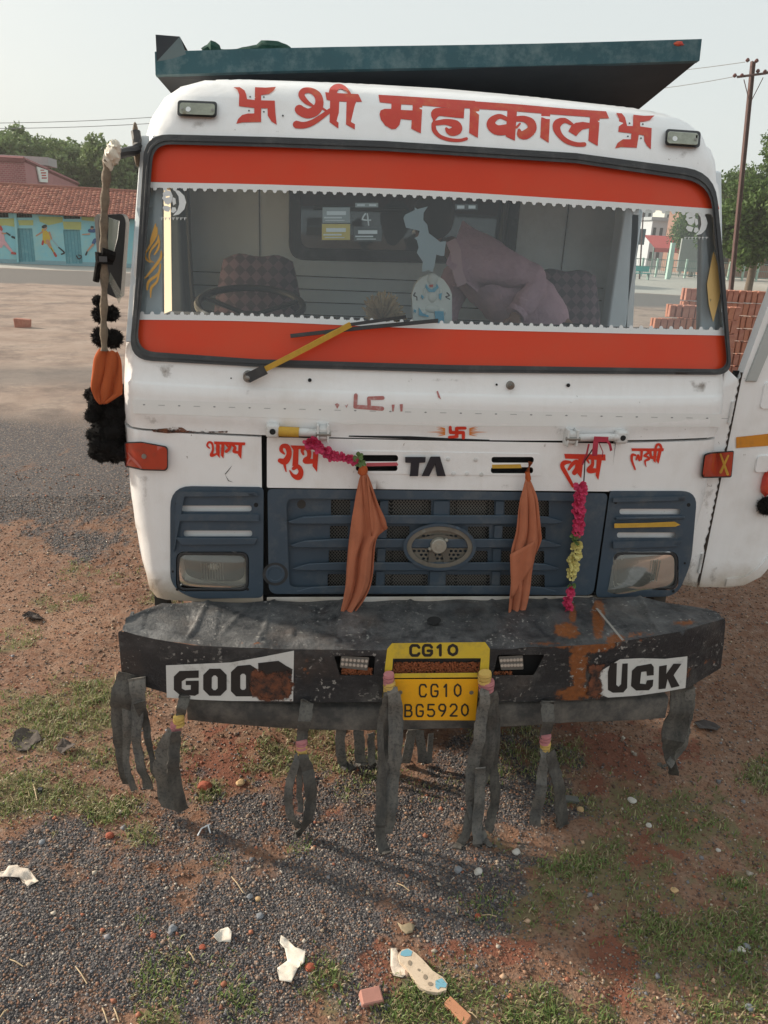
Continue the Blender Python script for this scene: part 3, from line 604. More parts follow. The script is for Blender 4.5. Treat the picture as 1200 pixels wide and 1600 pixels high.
# ---------------------------------------------------------------- headlamp surrounds
def lerp_poly(poly, c, s_): return [(c[0]+(x-c[0])*s_, c[1]+(y-c[1])*s_) for x, y in poly]
def surround(P_, lampP, slots_, ribs, recess, lens, cx, side_):
    base = slab('lamp_surround', [P_], [lampP]+slots_, .006, -.025, M['blue'], truck, on0, step=14, bevel=.005)
    for s_ in slots_: pass
    slab('vent_back', slots_, [], -.016, None, M['white'] , base, on0, dense=False)
    for rb in ribs: slab('rib', [rb], [], .020, .0, M['blue'], base, on0, step=14, bevel=.005)
    x0, y0, x1, y1 = lens
    hl = slab('headlamp', [rect(x0, y0, x1, y1, 13, 6)], [rect(x0+4, y0+4, x1-4, y1-4, 11, 6)], .004, -.03, M['rubber'], truck, on0, step=14, bevel=.004)
    # reflector bowl
    c = on0([((x0+x1)/2, (y0+y1)/2)])[0]; pw = on0([(x0, y0), (x1, y1)]); w_, h_ = (pw[1]-pw[0])[0]/2, (pw[0]-pw[1])[2]/2
    G = np.zeros((17, 25, 3)); yb = on0([(x0, c[2]), (x1, c[2])])
    for i in range(17):
        for j in range(25):
            u_, v_ = j/12-1, i/8-1; r_ = max(abs(u_), abs(v_))
            sl = (pw[1][1]-pw[0][1])*(u_)/2
            G[i, j] = (c[0]+u_*w_*.95, c[1]+sl+.012+.07*(1-.5*u_**4-.5*v_**4), c[2]-v_*h_*.95)
    mb_ = MB(); mb_.grid(G); mb_.build('reflector', M['chrome'], hl)
    MB().ball((c[0], c[1]+.055, c[2]), (.024, .02, .016)).build('bulb', M['idol'], hl)
    mb_ = MB(); G = np.zeros((13, 21, 3))
    for i in range(13):
        for j in range(21):
            u_, v_ = j/10-1, i/6-1; sl = (pw[1][1]-pw[0][1])*(u_)/2
            G[i, j] = (c[0]+u_*w_*.95, c[1]+sl-.012+.016*(u_**4+v_**4)/1.0, c[2]-v_*h_*.95)
    mb_.grid(G); mb_.build('lens', M['lampglass'], hl)
    # fluting in the middle of the lens
    fl_ = MB()
    for k in range(9):
        xx = c[0]+(k-4)*w_*.075; fl_.tube([(xx, c[1]-.005, c[2]-h_*.45), (xx, c[1]-.008, c[2]+h_*.5)], .003, 5)
    fl_.build('fluting', M['lampglass'], hl)
    return base
surround(LP, rect(275, 862, 389, 924, 14), [rect(284, 790, 393, 799, 4), rect(287, 829, 394, 838, 4)],
         [[(272, 803), (404, 804), (405, 815), (271, 814)], [(274, 840), (402, 841), (398, 851), (284, 852)], [(272, 862), (275, 780), (281, 768), (400, 769), (404, 775), (288, 776)]], None, (276, 863, 388, 923), 331, -1)
rb = surround(RP, rect(958, 862, 1060, 922, 14), [rect(968, 795, 1063, 803.5, 4), rect(964, 832, 1056, 840, 4)],
         [[(962, 808), (1070, 806), (1071, 811), (962, 813)], [(958, 846), (1066, 844), (1062, 854), (958, 857)], [(958, 778), (1074, 775), (1072, 782), (958, 785)]], None, (959, 863, 1059, 921), 1009, 1)
slab('yellow_tape', [[(960, 818), (1010, 817), (1054, 815), (1063, 820), (1055, 823), (960, 825)]], [], .026, .018, M['yellow_tape'], rb, on0, step=12)
for x, y in ((277, 787), (400, 789), (276, 921), (388, 921), (271, 864)): pass
each('screw', [disc(277, 787, 3), disc(400, 789, 3.5), disc(277, 921, 2.2), disc(387, 921, 2.2), disc(270, 893, 1.8)], [], .0075, None, M['dark'], truck, on0, dense=False)
each('screw', [disc(1076, 789, 3), disc(962, 785, 2.5), disc(960, 926, 2.2), disc(1052, 924, 2.2), disc(1070, 880, 1.8)], [], .0075, None, M['dark'], truck, on0, dense=False)
# ---------------------------------------------------------------- grille
GP = rnd([(418, 764), (700, 767), (950, 771), (927, 930), (700, 928), (420, 928)], [8, 0, 8, 12, 0, 14])
gr_ = slab('grille', [GP], [], -.085, -.095, M['dark'], truck, on0, step=30)
# frame: solid plastic with openings
open_ = []
colsT = [(607, 678), (703, 775), (788, 846)]; rows = [(781, 806), (822, 841), (860, 879), (897, 917)]
openings = []
for ri, (y0, y1) in enumerate(rows):
    cx = [(518, 548), (563, 594), (607, 674), (703, 772), (788, 824), (836, 857)] if ri in (0, 3) else [(518, 546), (563, 592), (604, 642), (733, 766), (782, 820), (834, 854)]
    for (x0, x1) in cx:
        sh = -ri*2.2*(1 if x0 > 700 else .8)+ (x0-690)*(.004); openings.append(rect(x0+sh, y0+(x0-520)*.004, x1+sh, y1+(x0-520)*.004, 2, 2))
slab('grille_frame', [GP], openings, -.018, -.05, M['blue'], gr_, on0, step=22, bevel=.003)
# border roll
GPi = rnd([(447, 779), (700, 780), (905, 783), (890, 917), (700, 920), (452, 917)], [14, 0, 10, 10, 0, 10])
slab('grille_border', [GP], [GPi], .008, -.03, M['blue'], gr_, on0, step=20, bevel=.007)
# slats taper towards their ends
for ri, (yc, hh) in enumerate(((813, 8), (850, 8), (886, 7.5), (922, 7))):
    for (xa, xb, sg) in ((449+ri*4, 694, 1), (880-ri*3, 676, -1)):
        xl = 652 if ri in (1, 2) and sg == 1 else None
        pa = [(xa, yc+2), (xa+sg*26, yc-hh*.75), (xa+sg*70, yc-hh), (xb, yc-hh), (xb, yc+hh*.8), (xa+sg*30, yc+hh*.8), (xa+sg*6, yc+hh*.7)]
        slab('slat', [pa], [], .010, -.045, M['blue'], gr_, on0, step=20, bevel=.005)
for xs_ in ((594, 607), (678, 703), (775, 788), (824, 836), (548, 563)):
    x0, x1 = xs_; sl = 10
    for (y0, y1) in ((783, 806), (821, 842), (857, 879), (893, 916)):
        if x0 == 678 and 820 < y0 < 890: continue
        sh = -(y0-780)*.055
        slab('grille_post', [[(x0+sh, y0), (x1+sh, y0), (x1+sh-1, y1), (x0+sh-1, y1)]], [], -.004, -.045, M['blue'], gr_, on0, step=30, bevel=.003)
# expanded metal behind the openings (too fine to pick apart)
def expanded(poly_boxes, pitch, wdt, name, parent, off, matn):
    mb_ = MB()
    for (x0, y0, x1, y1) in poly_boxes:
        P0 = on0([(x0, y0), (x1, y0), (x1, y1), (x0, y1)], off)
        W_ = P0[1]-P0[0]; H_ = P0[3]-P0[0]; lw, lh = np.linalg.norm(W_), np.linalg.norm(H_); ew, eh = W_/lw, H_/lh
        py = pitch*.62; nx, ny = int(lw/pitch)+1, int(lh/py)+1
        for j in range(ny):
            for i in range(nx):
                x = i*pitch+(pitch/2 if j % 2 else 0); y = j*py
                if x+pitch/2 > lw or y+py > lh: continue
                for (sx_) in (-1, 1):
                    a = P0[0]+ew*x+eh*y; b = P0[0]+ew*(x+sx_*pitch/2)+eh*(y+py); d = b-a; nrm = np.array([0, -1, 0]); t_ = np.cross(d/np.linalg.norm(d), nrm)*wdt
                    mb_.add([a-t_, b-t_, b+t_, a+t_], [(0, 1, 2, 3)])
    o_ = mb_.build(name, matn, parent, sm=False); tag(o_, kind='stuff'); return o_
mesh_m = mat('dusty_wire_mesh', (.17, .155, .135), .7, var=.2, vscale=8)
bx_ = []
for ri, (y0, y1) in enumerate(rows):
    for k in range(7): bx_.append((514+k*50, y0-2+k*.2, 563.4+k*50, y1+3+k*.2))
expanded(bx_, .0135, .0016, 'wire_mesh', gr_, -.053, mesh_m)
# badge
bc = (687, 855)
EO = disc(bc[0], bc[1], 57, 37, 40); E1 = disc(bc[0], bc[1], 51.5, 32.5, 40); E2 = disc(bc[0], bc[1], 44, 26, 40)
badge = slab('badge', [EO], [E1], .022, -.03, M['blue'], truck, on0, step=10, bevel=.008)
bm_ = mat('weathered_badge_metal', (.20, .185, .155), .55, metal=.3, var=.2, vscale=20, dirt=(.10, .09, .075), dscale=14)
slab('badge_ring', [E1], [E2], .018, -.03, bm_, badge, on0, step=10, bevel=.005)
hc = []
for j in range(-4, 5):
    for i in range(-7, 8):
        x = bc[0]+i*7.2+(3.6 if j % 2 else 0); y = bc[1]+j*5.9
        if ((x-bc[0])/41)**2+((y-bc[1])/23.5)**2 < 1: hc.append(disc(x, y, 2.7, 2.1, 6))
slab('honeycomb', [E2], hc, -.002, -.012, bm_, badge, on0, dense=False)
slab('badge_back', [E2], [], -.03, None, M['dark'], badge, on0, dense=False)
bt = mat('badge_arc_metal', (.15, .14, .12), .5, metal=.3)
arc = stroke([(648, 848, 8), (665, 843, 8), (687, 840, 9), (708, 843, 8), (727, 849, 8)], 5)+stroke([(677, 850, 11), (673, 884, 8)], 3)+stroke([(695, 850, 11), (698, 884, 8)], 3)
slab('emblem_arc', arc, [], .008, -.01, bt, badge, on0, dense=False, bevel=.002)
c = on0([(684.5, 851)], .01)[0]; mb = MB(); mb.tube([c+[0, .02, 0], c+[0, -.02, 0], c+[0, -.024, 0]], [.036, .034, .030], 20); mb.tube([c+[0, -.02, 0], c+[0, -.028, 0]], [.016, .014], 12)
mb.ball(c+[.033, -.005, .022], .009); mb.ball(c+[-.035, -.005, -.018], .009); mb.build('badge_boss', mat('boss_grey', (.36, .34, .29), .5, metal=.3), badge)
# round plug left of the grille
fc = (430, 897); slab('plug', [disc(*fc, 16, 15, 24)], [disc(*fc, 10, 9.5, 24)], .010, -.02, M['blue'], truck, on0, step=8, bevel=.004)
slab('plug_ring', [disc(*fc, 20, 18, 24)], [disc(*fc, 15, 14, 24)], .0095, -.02, M['rubber'], truck, on0, step=8)
slab('plug', [disc(*fc, 9, 8.5, 20)], [], .004, -.02, M['blue'], truck, on0, step=8, bevel=.004)
slab('rust_spot', [disc(471, 788, 7, 7, 12)], [], .0005-.017, None, M['soot'], gr_, on0, dense=False)
# raised letters that are left on the flap, and studs of the missing ones
q = Z(540, 700, 3.75)
slab('letter', [q([(348, 52), (470, 52), (467, 85), (432, 87), (425, 165), (375, 165), (383, 87), (350, 86)])], [], .022, .004, M['letter'], truck, on0, bevel=.002, dense=False)
slab('letter', [q([(498, 50), (553, 50), (587, 165), (535, 165), (523, 98), (490, 165), (445, 165)])], [], .022, .004, M['letter'], truck, on0, bevel=.002, dense=False)
for p in q([(600, 65), (762, 68), (632, 150), (710, 150), (795, 155)]):
    c = on0([p], .006)[0]; MB().tube([c+[0, .003, 0], c+[0, -.004, 0], c+[0, -.006, 0]], [.010, .009, .004], 12).build('stud', M['hinge'], truck)
slab('tape', [q([(125, 88), (300, 84), (308, 96), (305, 104), (115, 108)])], [], .010, .002, mat('faded_red_tape', (.52, .10, .12), .7), truck, on0, dense=False)
slab('tape', [q([(858, 98), (1025, 95), (1032, 118), (860, 120)])], [], .010, .002, M['yellow_tape'], truck, on0, dense=False)
# ---------------------------------------------------------------- hand painted writing
z1, z2, z3, z4 = Z(360, 120, 5.4545), Z(580, 130, 6), Z(740, 150, 5.4545), Z(940, 160, 6)
z5, z6, z7 = Z(310, 670, 6), Z(860, 670, 6), Z(500, 600, 4.2857)
def word(name, faces, matn='red_text', off=.0025, surf=on0, parent=None, holes=()): return slab(name, faces, list(holes), off, None, M[matn] if isinstance(matn, str) else matn, parent or cab, surf, step=22)
word('painted_symbol', [z1([(210, 88), (300, 92), (388, 85), (370, 115), (330, 145), (262, 155), (262, 200), (378, 203), (383, 300), (395, 408), (350, 380), (318, 330), (316, 268), (262, 268), (262, 385), (100, 388), (50, 400), (65, 360), (100, 325), (150, 312), (203, 312), (203, 265), (72, 250), (75, 150), (60, 110), (25, 88), (80, 88), (120, 115), (135, 150), (142, 190), (207, 198)])])
for p in z1([(168, 170), (285, 172), (158, 288), (285, 298)])+z4([(262, 195), (387, 203), (247, 318), (370, 335)]): word('painted_dot', [disc(*p, 1.3)], 'ink')
F = stroke(z1([(712, 252, 16), (650, 215, 40), (607, 160, 52), (622, 122, 52), (680, 115, 48), (742, 155, 62), (758, 225, 72), (728, 285, 84), (665, 312, 84), (610, 295, 84), (585, 275, 80)]), 6, flat1=True)
F += stroke(z1([(556, 405, 66), (625, 412, 56), (702, 388, 50), (790, 330, 42), (850, 285, 36)]), 6, flat0=True)+stroke(z1([(765, 255, 18), (840, 305, 18)]), 2)
F += [z1([(808, 130), (845, 135), (1090, 147), (1122, 212), (985, 212), (860, 205), (820, 195)]), z1([(850, 195), (928, 205), (920, 440), (845, 385)]), z1([(990, 205), (1070, 212), (1060, 448), (985, 405)])]
F += stroke(z1([(873, 170, 60), (878, 115, 70), (918, 80, 44), (968, 92, 34), (1005, 125, 24), (1022, 155, 22)]), 5)
word('painted_word', F)
F = [z2([(68, 108), (150, 112), (440, 130), (800, 155), (975, 165), (975, 240), (880, 234), (785, 236), (480, 208), (280, 197), (190, 190), (80, 178)]),
     z3([(5, 45), (200, 58), (400, 72), (600, 90), (800, 108), (1130, 130), (1155, 190), (1075, 192), (990, 178), (800, 165), (600, 150), (300, 125), (5, 108)]),
     z2([(190, 180), (282, 190), (278, 250), (388, 255), (388, 195), (480, 205), (465, 470), (375, 425), (380, 345), (278, 335), (265, 390), (230, 428), (190, 430), (130, 395), (90, 340), (78, 290), (88, 255), (125, 240), (188, 240)]),
     z2([(785, 160), (880, 170), (868, 328), (785, 322)]), z2([(925, 230), (1015, 240), (1000, 512), (918, 465)]),
     z3([(290, 90), (372, 95), (352, 380), (275, 345)]), z3([(580, 100), (655, 110), (640, 398), (568, 352)]), z3([(995, 140), (1078, 150), (1058, 425), (978, 380)]),
     z3([(835, 250), (870, 228), (930, 220), (995, 230), (995, 272), (930, 285), (900, 310), (875, 342), (808, 300)])]
F += stroke(z2([(820, 282, 84), (720, 272, 84), (640, 268, 76), (600, 285, 80), (590, 345, 20)]), 5)
F += stroke(z2([(590, 345, 18), (605, 372, 44), (700, 362, 56), (790, 385, 78), (808, 430, 92), (765, 455, 80), (725, 450, 50), (705, 425, 26)]), 5)
F += stroke(z2([(585, 380, 40), (592, 440, 44), (640, 495, 36), (730, 528, 34), (830, 535, 30), (893, 520, 30)]), 5)
F += stroke(z3([(290, 200, 34), (222, 172, 40), (160, 205, 62), (150, 250, 78), (200, 290, 84), (290, 285, 92)]), 5)
F += stroke(z3([(362, 195, 46), (430, 195, 54), (488, 228, 74), (496, 285, 78), (445, 328, 82), (400, 328, 60), (388, 290, 26)]), 5)+stroke(z3([(366, 268, 20), (395, 235, 16)]), 2)
F += stroke(z3([(840, 240, 24), (775, 208, 44), (718, 232, 70), (708, 280, 62), (745, 345, 46), (805, 390, 42), (880, 412, 38), (943, 412, 38)]), 5)
word('painted_word', F)
word('painted_symbol', [z4([(298, 115), (400, 125), (498, 122), (450, 165), (400, 178), (362, 182), (362, 225), (470, 240), (462, 440), (425, 405), (400, 360), (398, 310), (350, 300), (330, 425), (180, 418), (127, 430), (150, 380), (200, 345), (275, 345), (280, 290), (157, 275), (165, 150), (137, 98), (190, 102), (220, 140), (240, 220), (293, 222)])])
F = stroke(z5([(106, 182, 13), (82, 158, 18), (97, 126, 19), (128, 138, 22), (136, 195, 20), (122, 248, 32), (168, 236, 18)]), 4)
F += [z5([(145, 118), (440, 128), (437, 155), (150, 145)]), z5([(165, 130), (200, 135), (200, 275), (165, 235)]), z5([(215, 140), (245, 145), (235, 278), (210, 250)]), z5([(375, 140), (410, 140), (402, 285), (372, 245)])]
F += stroke(z5([(262, 150, 18), (288, 180, 22), (262, 212, 30)]), 3)+stroke(z5([(300, 145, 24), (290, 190, 22), (262, 214, 24)]), 3)+stroke(z5([(318, 150, 18), (345, 178, 28), (332, 212, 28), (378, 222, 26)]), 3)
word('painted_word', F, 'red_fresh', .0035, parent=lc)
F = stroke(z5([(805, 235, 16), (775, 200, 34), (788, 162, 36), (835, 172, 50), (850, 240, 50), (815, 305, 62), (765, 298, 44)]), 5)+stroke(z5([(808, 340, 26), (822, 400, 12)]), 2)
F += [z5([(862, 155), (1025, 160), (1012, 188), (940, 190), (935, 345), (880, 350), (890, 200)]), z5([(1075, 215), (1125, 220), (1112, 405), (1070, 350)])]
F += stroke(z5([(892, 372, 34), (932, 352, 40), (962, 400, 46), (940, 452, 58), (890, 440, 34), (856, 392, 12)]), 5)+stroke(z5([(985, 240, 20), (972, 205, 30), (1000, 178, 34), (1035, 210, 40), (1035, 265, 40), (1005, 300, 56), (1080, 305, 40)]), 4)
word('painted_word', F, 'red_fresh', .0075, parent=fl)
F = [z6([(130, 235), (315, 238), (515, 240), (518, 298), (430, 292), (310, 285), (140, 280)]), z6([(262, 270), (312, 270), (290, 465), (255, 420)]), z6([(435, 275), (485, 280), (450, 480), (425, 440)])]
F += stroke(z6([(185, 312, 24), (130, 318, 44), (112, 355, 40), (155, 435, 36), (212, 540, 26)]), 5)+stroke(z6([(172, 380, 24), (208, 330, 36), (248, 308, 36), (252, 370, 48), (225, 412, 46)]), 4)
F += stroke(z6([(362, 320, 14), (343, 280, 26), (366, 246, 20), (392, 275, 28), (396, 335, 32), (366, 388, 56), (432, 390, 38)]), 4)
word('painted_word', F, 'red_fresh', .0075, parent=fl)
F = [z6([(760, 183), (1065, 183), (1060, 210), (765, 208)]), z6([(846, 195), (872, 195), (858, 300), (840, 290)]), z6([(968, 200), (1000, 205), (985, 320), (965, 300)]), z6([(1018, 180), (1050, 185), (1015, 328), (992, 300)])]
F += stroke(z6([(798, 248, 18), (768, 245, 26), (764, 295, 22), (795, 380, 16)]), 4)+stroke(z6([(805, 290, 14), (822, 250, 24), (836, 292, 26)]), 3)
F += stroke(z6([(905, 200, 18), (922, 222, 22), (882, 252, 22), (910, 262, 20), (925, 285, 22), (888, 302, 20), (898, 355, 6)]), 3)+stroke(z6([(940, 205, 18), (945, 268, 28), (985, 262, 24)]), 3)+stroke(z6([(988, 182, 22), (1000, 150, 22), (1028, 150, 24), (1045, 192, 20)]), 3)
word('painted_word', F, 'red_fresh', .0035, parent=rc)
F = stroke(z7([(240, 75, 26), (236, 152, 26), (415, 165, 30)]), 1)+stroke(z7([(330, 160, 24), (327, 95, 24), (420, 93, 26)]), 1)
word('faded_symbol', F, 'faded')
FF = [[p for p in z7([(100, 135), (115, 128), (130, 140), (115, 166)])], z7([(165, 138), (176, 146), (190, 132), (178, 160)]), z7([(480, 138), (500, 138), (494, 184), (484, 184)]), z7([(534, 135), (555, 135), (552, 184), (538, 184)]), z7([(780, 50), (790, 45), (806, 90), (812, 104), (790, 88)])]
for f_ in FF: word('faded_drop', [f_], 'faded')
F = stroke(z7([(916, 290, 24), (916, 358, 24)]), 1, True, True)+stroke(z7([(884, 325, 22), (960, 325, 22), (960, 360, 22)]), 1)+stroke(z7([(872, 290, 20), (874, 325, 22)]), 1)+stroke(z7([(916, 296, 20), (972, 296, 20)]), 1)+stroke(z7([(918, 352, 20), (866, 356, 18)]), 1)
word('painted_symbol', F, 'red_fresh', .0035)
F = []
for k, (dx, dy, l) in enumerate(((-62, -32, 1), (-58, -18, 1), (-125, 0, 1), (-60, 14, 1), (-55, 28, 1), (-48, -38, .8))):
    for sg in (-1, 1):
        cx = 838 if sg == -1 else 1000; F.append(z7([(cx, 322+dy*.55-5), (cx+sg*-dx if sg == 1 else cx+dx, 322+dy), (cx, 322+dy*.55+5)]))
word('sun_rays', F, 'orange_ray', .0030)
for pp in (z5([(318, 340), (285, 380), (246, 425), (254, 428), (290, 384)]), z5([(246, 425), (285, 485), (330, 502), (280, 490)]), ): slab('crack', [pp], [], .002, None, M['soot'], lc, on0, dense=False)
# ---------------------------------------------------------------- bumper
BO = [(184, 985), (240, 998), (300, 1008), (420, 1014), (600, 1016), (800, 1014), (950, 1006), (1060, 987), (1134, 966), (1131, 1005), (1126, 1044), (1075, 1075), (940, 1093), (760, 1098), (605, 1097), (400, 1098), (270, 1086), (191, 1062)]
LR = [(522, 1025), (586, 1025), (584, 1055), (531, 1055)]; RR = [(778, 1023), (851, 1023), (834, 1055), (770, 1055)]; PS = [(616, 1029), (752, 1029), (747, 1055), (613, 1055)]
bump_o, bP = slab('bumper', [rnd(BO, [6]+[0]*7+[6]+[0]*8+[6])], [rnd(LR, 3), rnd(RR, 3), rnd(PS, 4)], 0, -.012, M['bumper'], truck, bon, step=12, bevel=.006, ret=True)
nf = len(bP); rust_b = [(905, 1040, 16, 50, 1.0), (935, 1008, 34, 14, 1.0), (900, 1085, 45, 14, .9), (1075, 1050, 12, 10, .6), (430, 1068, 30, 26, .7), (480, 1040, 14, 22, .45), (880, 1010, 30, 8, .6), (300, 1010, 30, 6, .35), (1110, 1035, 12, 14, .5), (700, 1090, 60, 6, .3), (560, 1012, 40, 5, .3), (1000, 1000, 40, 8, .5)]
dust_b = [(300, 1012, 160, 10, .5), (560, 1018, 200, 6, .5), (690, 1085, 260, 14, .35), (1100, 975, 40, 10, .6), (230, 1000, 50, 30, .25)]
pw = project(world_verts(bump_o)); setattr_(bump_o, 'rust', blobs(pw, rust_b)); setattr_(bump_o, 'dust', blobs(pw, dust_b))
# top plate lofted from the front edge to the back edge
fx = np.linspace(-1.285, 1.272, 300); front = bon(BO[:9]); zf = np.interp(fx, front[:, 0], front[:, 2])
G = np.zeros((26, 300, 3))
for j, x in enumerate(fx):
    yb = .03 if -1.16 < x < 1.0 else (.03-1.0*(abs(x)-(1.16 if x < 0 else 1.0))*(1.1 if x < 0 else .55))
    yb = max(yb, float(Bf(x, 0))+.05)
    for i in range(26):
        t = i/25; y = float(Bf(x, 0))*(1-t)+yb*t
        dent = .006*math.sin(x*9+1)*math.sin(t*7+.5*x)*(1 if .1 < t < .9 else 0)+.004*math.sin(x*23+t*5)
        rib_ = 0
        for xr in (-1.0, -.72, -.42, -.12, .25, .5, .72, .95): rib_ = max(rib_, .008*math.exp(-((x-xr-.06*(t-.5))/.010)**2)*(t > .14), .005*math.exp(-((x-xr-.14-.16*(t-.5)*(1 if xr < 0 else -1))/.012)**2)*(.2 < t < .9))
        G[i, j] = (x, y, zf[j]*(1-t)+.878*t+dent+rib_+.004*min(1, t*8)-.004*(1 if (.22 < t < .86 and (x*3.3+9) % 1 < .62) else 0))
mb = MB(); mb.grid(G); tp = mb.build('bumper_top', M['bumper'], bump_o, ang=80)
pw = project(world_verts(tp)); setattr_(tp, 'rust', blobs(pw, [(935, 965, 12, 40, 1.0), (885, 985, 26, 16, .9), (895, 958, 8, 24, .8), (962, 1000, 20, 16, .8), (860, 1006, 60, 5, .5), (1070, 975, 30, 12, .5), (430, 1005, 120, 5, .35), (1000, 992, 30, 8, .6)]))
setattr_(tp, 'dust', .62+blobs(pw, [(560, 985, 170, 40, .9), (420, 965, 160, 14, .8), (700, 1000, 120, 14, .6), (960, 985, 20, 20, .9), (1040, 970, 40, 12, .8), (240, 985, 40, 20, .9), (330, 990, 100, 20, .5)]))
slab('drain_hole', [disc(678, 971, 11, 6, 18)], [], .006, None, M['dark'], tp, zplane(.884), dense=False)
MB().add([p for p in zplane(.886)([(930, 950), (934, 950), (975, 1000), (972, 1001)])], [(0, 1, 2, 3)]).build('weld_seam', mat('pale_weld', (.30, .28, .25), .6), tp)
# under plate and end caps
mb = MB(); fb = bon(BO[9:]); xs_ = np.linspace(-1.27, 1.25, 40); zb = np.interp(xs_, fb[::-1, 0], fb[::-1, 2])
mb.add([(x, float(Bf(x, 0))+.01, z+.004) for x, z in zip(xs_, zb)]+[(x, .0, z+.004) for x, z in zip(xs_, zb)], [(i, i+1, 41+i, 40+i) for i in range(39)]); mb.build('bumper_underside', M['soot'], bump_o)
for sg, x in ((-1, -1.275), (1, 1.262)):
    MB().box((x-.006, float(Bf(x, 0))+.012, .655), (x+.006, (-.02 if sg < 0 else -.06), .868)).build('bumper_end', M['bumper'], bump_o)
# painted sign plates on the bumper: white field, blocky black letters, rust over part of it
gz = Z(170, 930, 2.264); rz_ = Z(600, 930, 2.0)
GPL = gz([(202, 248), (318, 243), (430, 238), (545, 218), (655, 196), (653, 300), (652, 375), (430, 374), (318, 370), (205, 362)])
sp = slab('painted_sign', [GPL], [], .002, None, M['signwhite'], bump_o, bon, step=14)
def oct_(x0, y0, x1, y1, c): return [(x0+c, y0), (x1-c, y0), (x1, y0+c), (x1, y1-c), (x1-c, y1), (x0+c, y1), (x0, y1-c), (x0, y0+c)]
SH = lambda L, k: [(x, y+k*(x-L[0][0])) for x, y in L]
faces = [gz(SH([(250, 268), (318, 266), (318, 292), (275, 294), (258, 305), (258, 330), (270, 336), (290, 334), (290, 318), (272, 318), (272, 303), (318, 302), (318, 348), (305, 356), (250, 352), (230, 335), (230, 288)], 0))]
slab('painted_letter', faces, [], .0035, None, M['ink'], sp, bon, dense=False)
slab('painted_letter', [gz(oct_(334, 260, 417, 356, 22))], [gz(oct_(364, 284, 385, 336, 7))], .0035, None, M['ink'], sp, bon, dense=False)
slab('painted_letter', [gz([(455, 250), (500, 246), (525, 262), (520, 350), (505, 358), (450, 358), (432, 340), (432, 272)])], [gz(oct_(465, 278, 485, 335, 6))], .0035, None, M['ink'], sp, bon, dense=False)
slab('painted_letter', [gz([(528, 240), (600, 232), (628, 250), (650, 262), (648, 280), (615, 285), (560, 290), (530, 280)])], [], .0035, None, M['ink'], sp, bon, dense=False)
def rustpatch(pts, parent, off, surf=bon, cx=None, mt='rustpatch', nm='rust_patch'):
    o_, P2 = slab(nm, [pts], [], off, None, M[mt], parent, surf, step=4, ret=True)
    A_ = np.array(pts, float); dd = np.full(len(P2), 1e9)
    for i in range(len(A_)):
        a, b = A_[i-1], A_[i]; ab = b-a; t = np.clip(((P2-a)@ab)/(ab@ab+1e-9), 0, 1); dd = np.minimum(dd, np.hypot(*(P2-a-t[:, None]*ab).T))
    setattr_(o_, 'edge', np.clip(-.22+dd*.028, -.3, .16)); return o_
rustpatch(gz([(478, 300), (490, 262), (520, 240), (560, 262), (610, 250), (668, 262), (662, 318), (690, 340), (662, 352), (670, 395), (600, 384), (560, 400), (520, 380), (492, 388), (484, 340)]), sp, .0045)
rustpatch(gz([(520, 270), (600, 262), (640, 285), (665, 300), (700, 300), (668, 325), (640, 390), (560, 385), (505, 360), (470, 300)]), sp, .0052)
rustpatch(gz([(600, 255), (650, 240), (665, 330), (655, 375), (610, 378), (590, 320)]), sp, .0058)
RPL = rz_([(738, 200), (800, 197), (878, 199), (948, 191), (946, 240), (942, 290), (870, 303), (790, 314), (700, 320), (655, 300), (648, 255)])
sp2 = slab('painted_sign', [RPL], [], .002, None, M['signwhite'], bump_o, bon, step=14)
slab('painted_letter', [rz_([(708, 212), (728, 212), (726, 280), (733, 286), (741, 278), (745, 214), (762, 213), (760, 290), (748, 304), (715, 305), (700, 296), (700, 240)])], [], .0035, None, M['ink'], sp2, bon, dense=False)
slab('painted_letter', [rz_([(790, 222), (835, 214), (843, 224), (843, 250), (822, 252), (820, 238), (804, 240), (800, 276), (818, 278), (822, 266), (842, 264), (840, 284), (828, 297), (788, 298), (772, 284), (775, 236)])], [], .0035, None, M['ink'], sp2, bon, dense=False)
slab('painted_letter', [rz_([(860, 222), (884, 218), (882, 246), (905, 214), (930, 214), (905, 250), (924, 284), (898, 290), (886, 262), (880, 292), (858, 294)])], [], .0035, None, M['ink'], sp2, bon, dense=False)
rustpatch(rz_([(600, 190), (660, 205), (715, 196), (735, 206), (702, 225), (692, 260), (698, 300), (670, 335), (660, 380), (640, 330), (610, 330), (630, 260)]), sp2, .0045)
# lamp recesses with small LED bars and grit, plate slot
for kk, (P_, bar) in enumerate(((LR, [(533, 1025), (577, 1027), (574, 1048), (531, 1043)]), (RR, [(779, 1026), (817, 1024), (818, 1046), (783, 1047)]))):
    rec = slab('recess', [P_], [], -.06, None, M['dark'], bump_o, bon, dense=False)
    lb = slab('light_bar', [rnd(bar, 2)], [], -.004, -.05, mat('light_bar_housing', (.16, .16, .15), .4, metal=.4), truck, bon, bevel=.003, dense=False)
    cells = []
    b0, b1, b2, b3 = [np.array(v, float) for v in bar]
    for r_ in (.3, .68):
        for c_ in np.linspace(.08, .92, 7): a = b0+(b1-b0)*c_; b = b3+(b2-b3)*c_; cells.append(disc(*(a+(b-a)*r_), 2.5, 2.7, 8))
    slab('led_cells', cells, [], 0.0, -.004, mat('clear_led', (.62, .62, .58), .2, metal=.5, coat=.5), lb, bon, dense=False)
gm = MB()
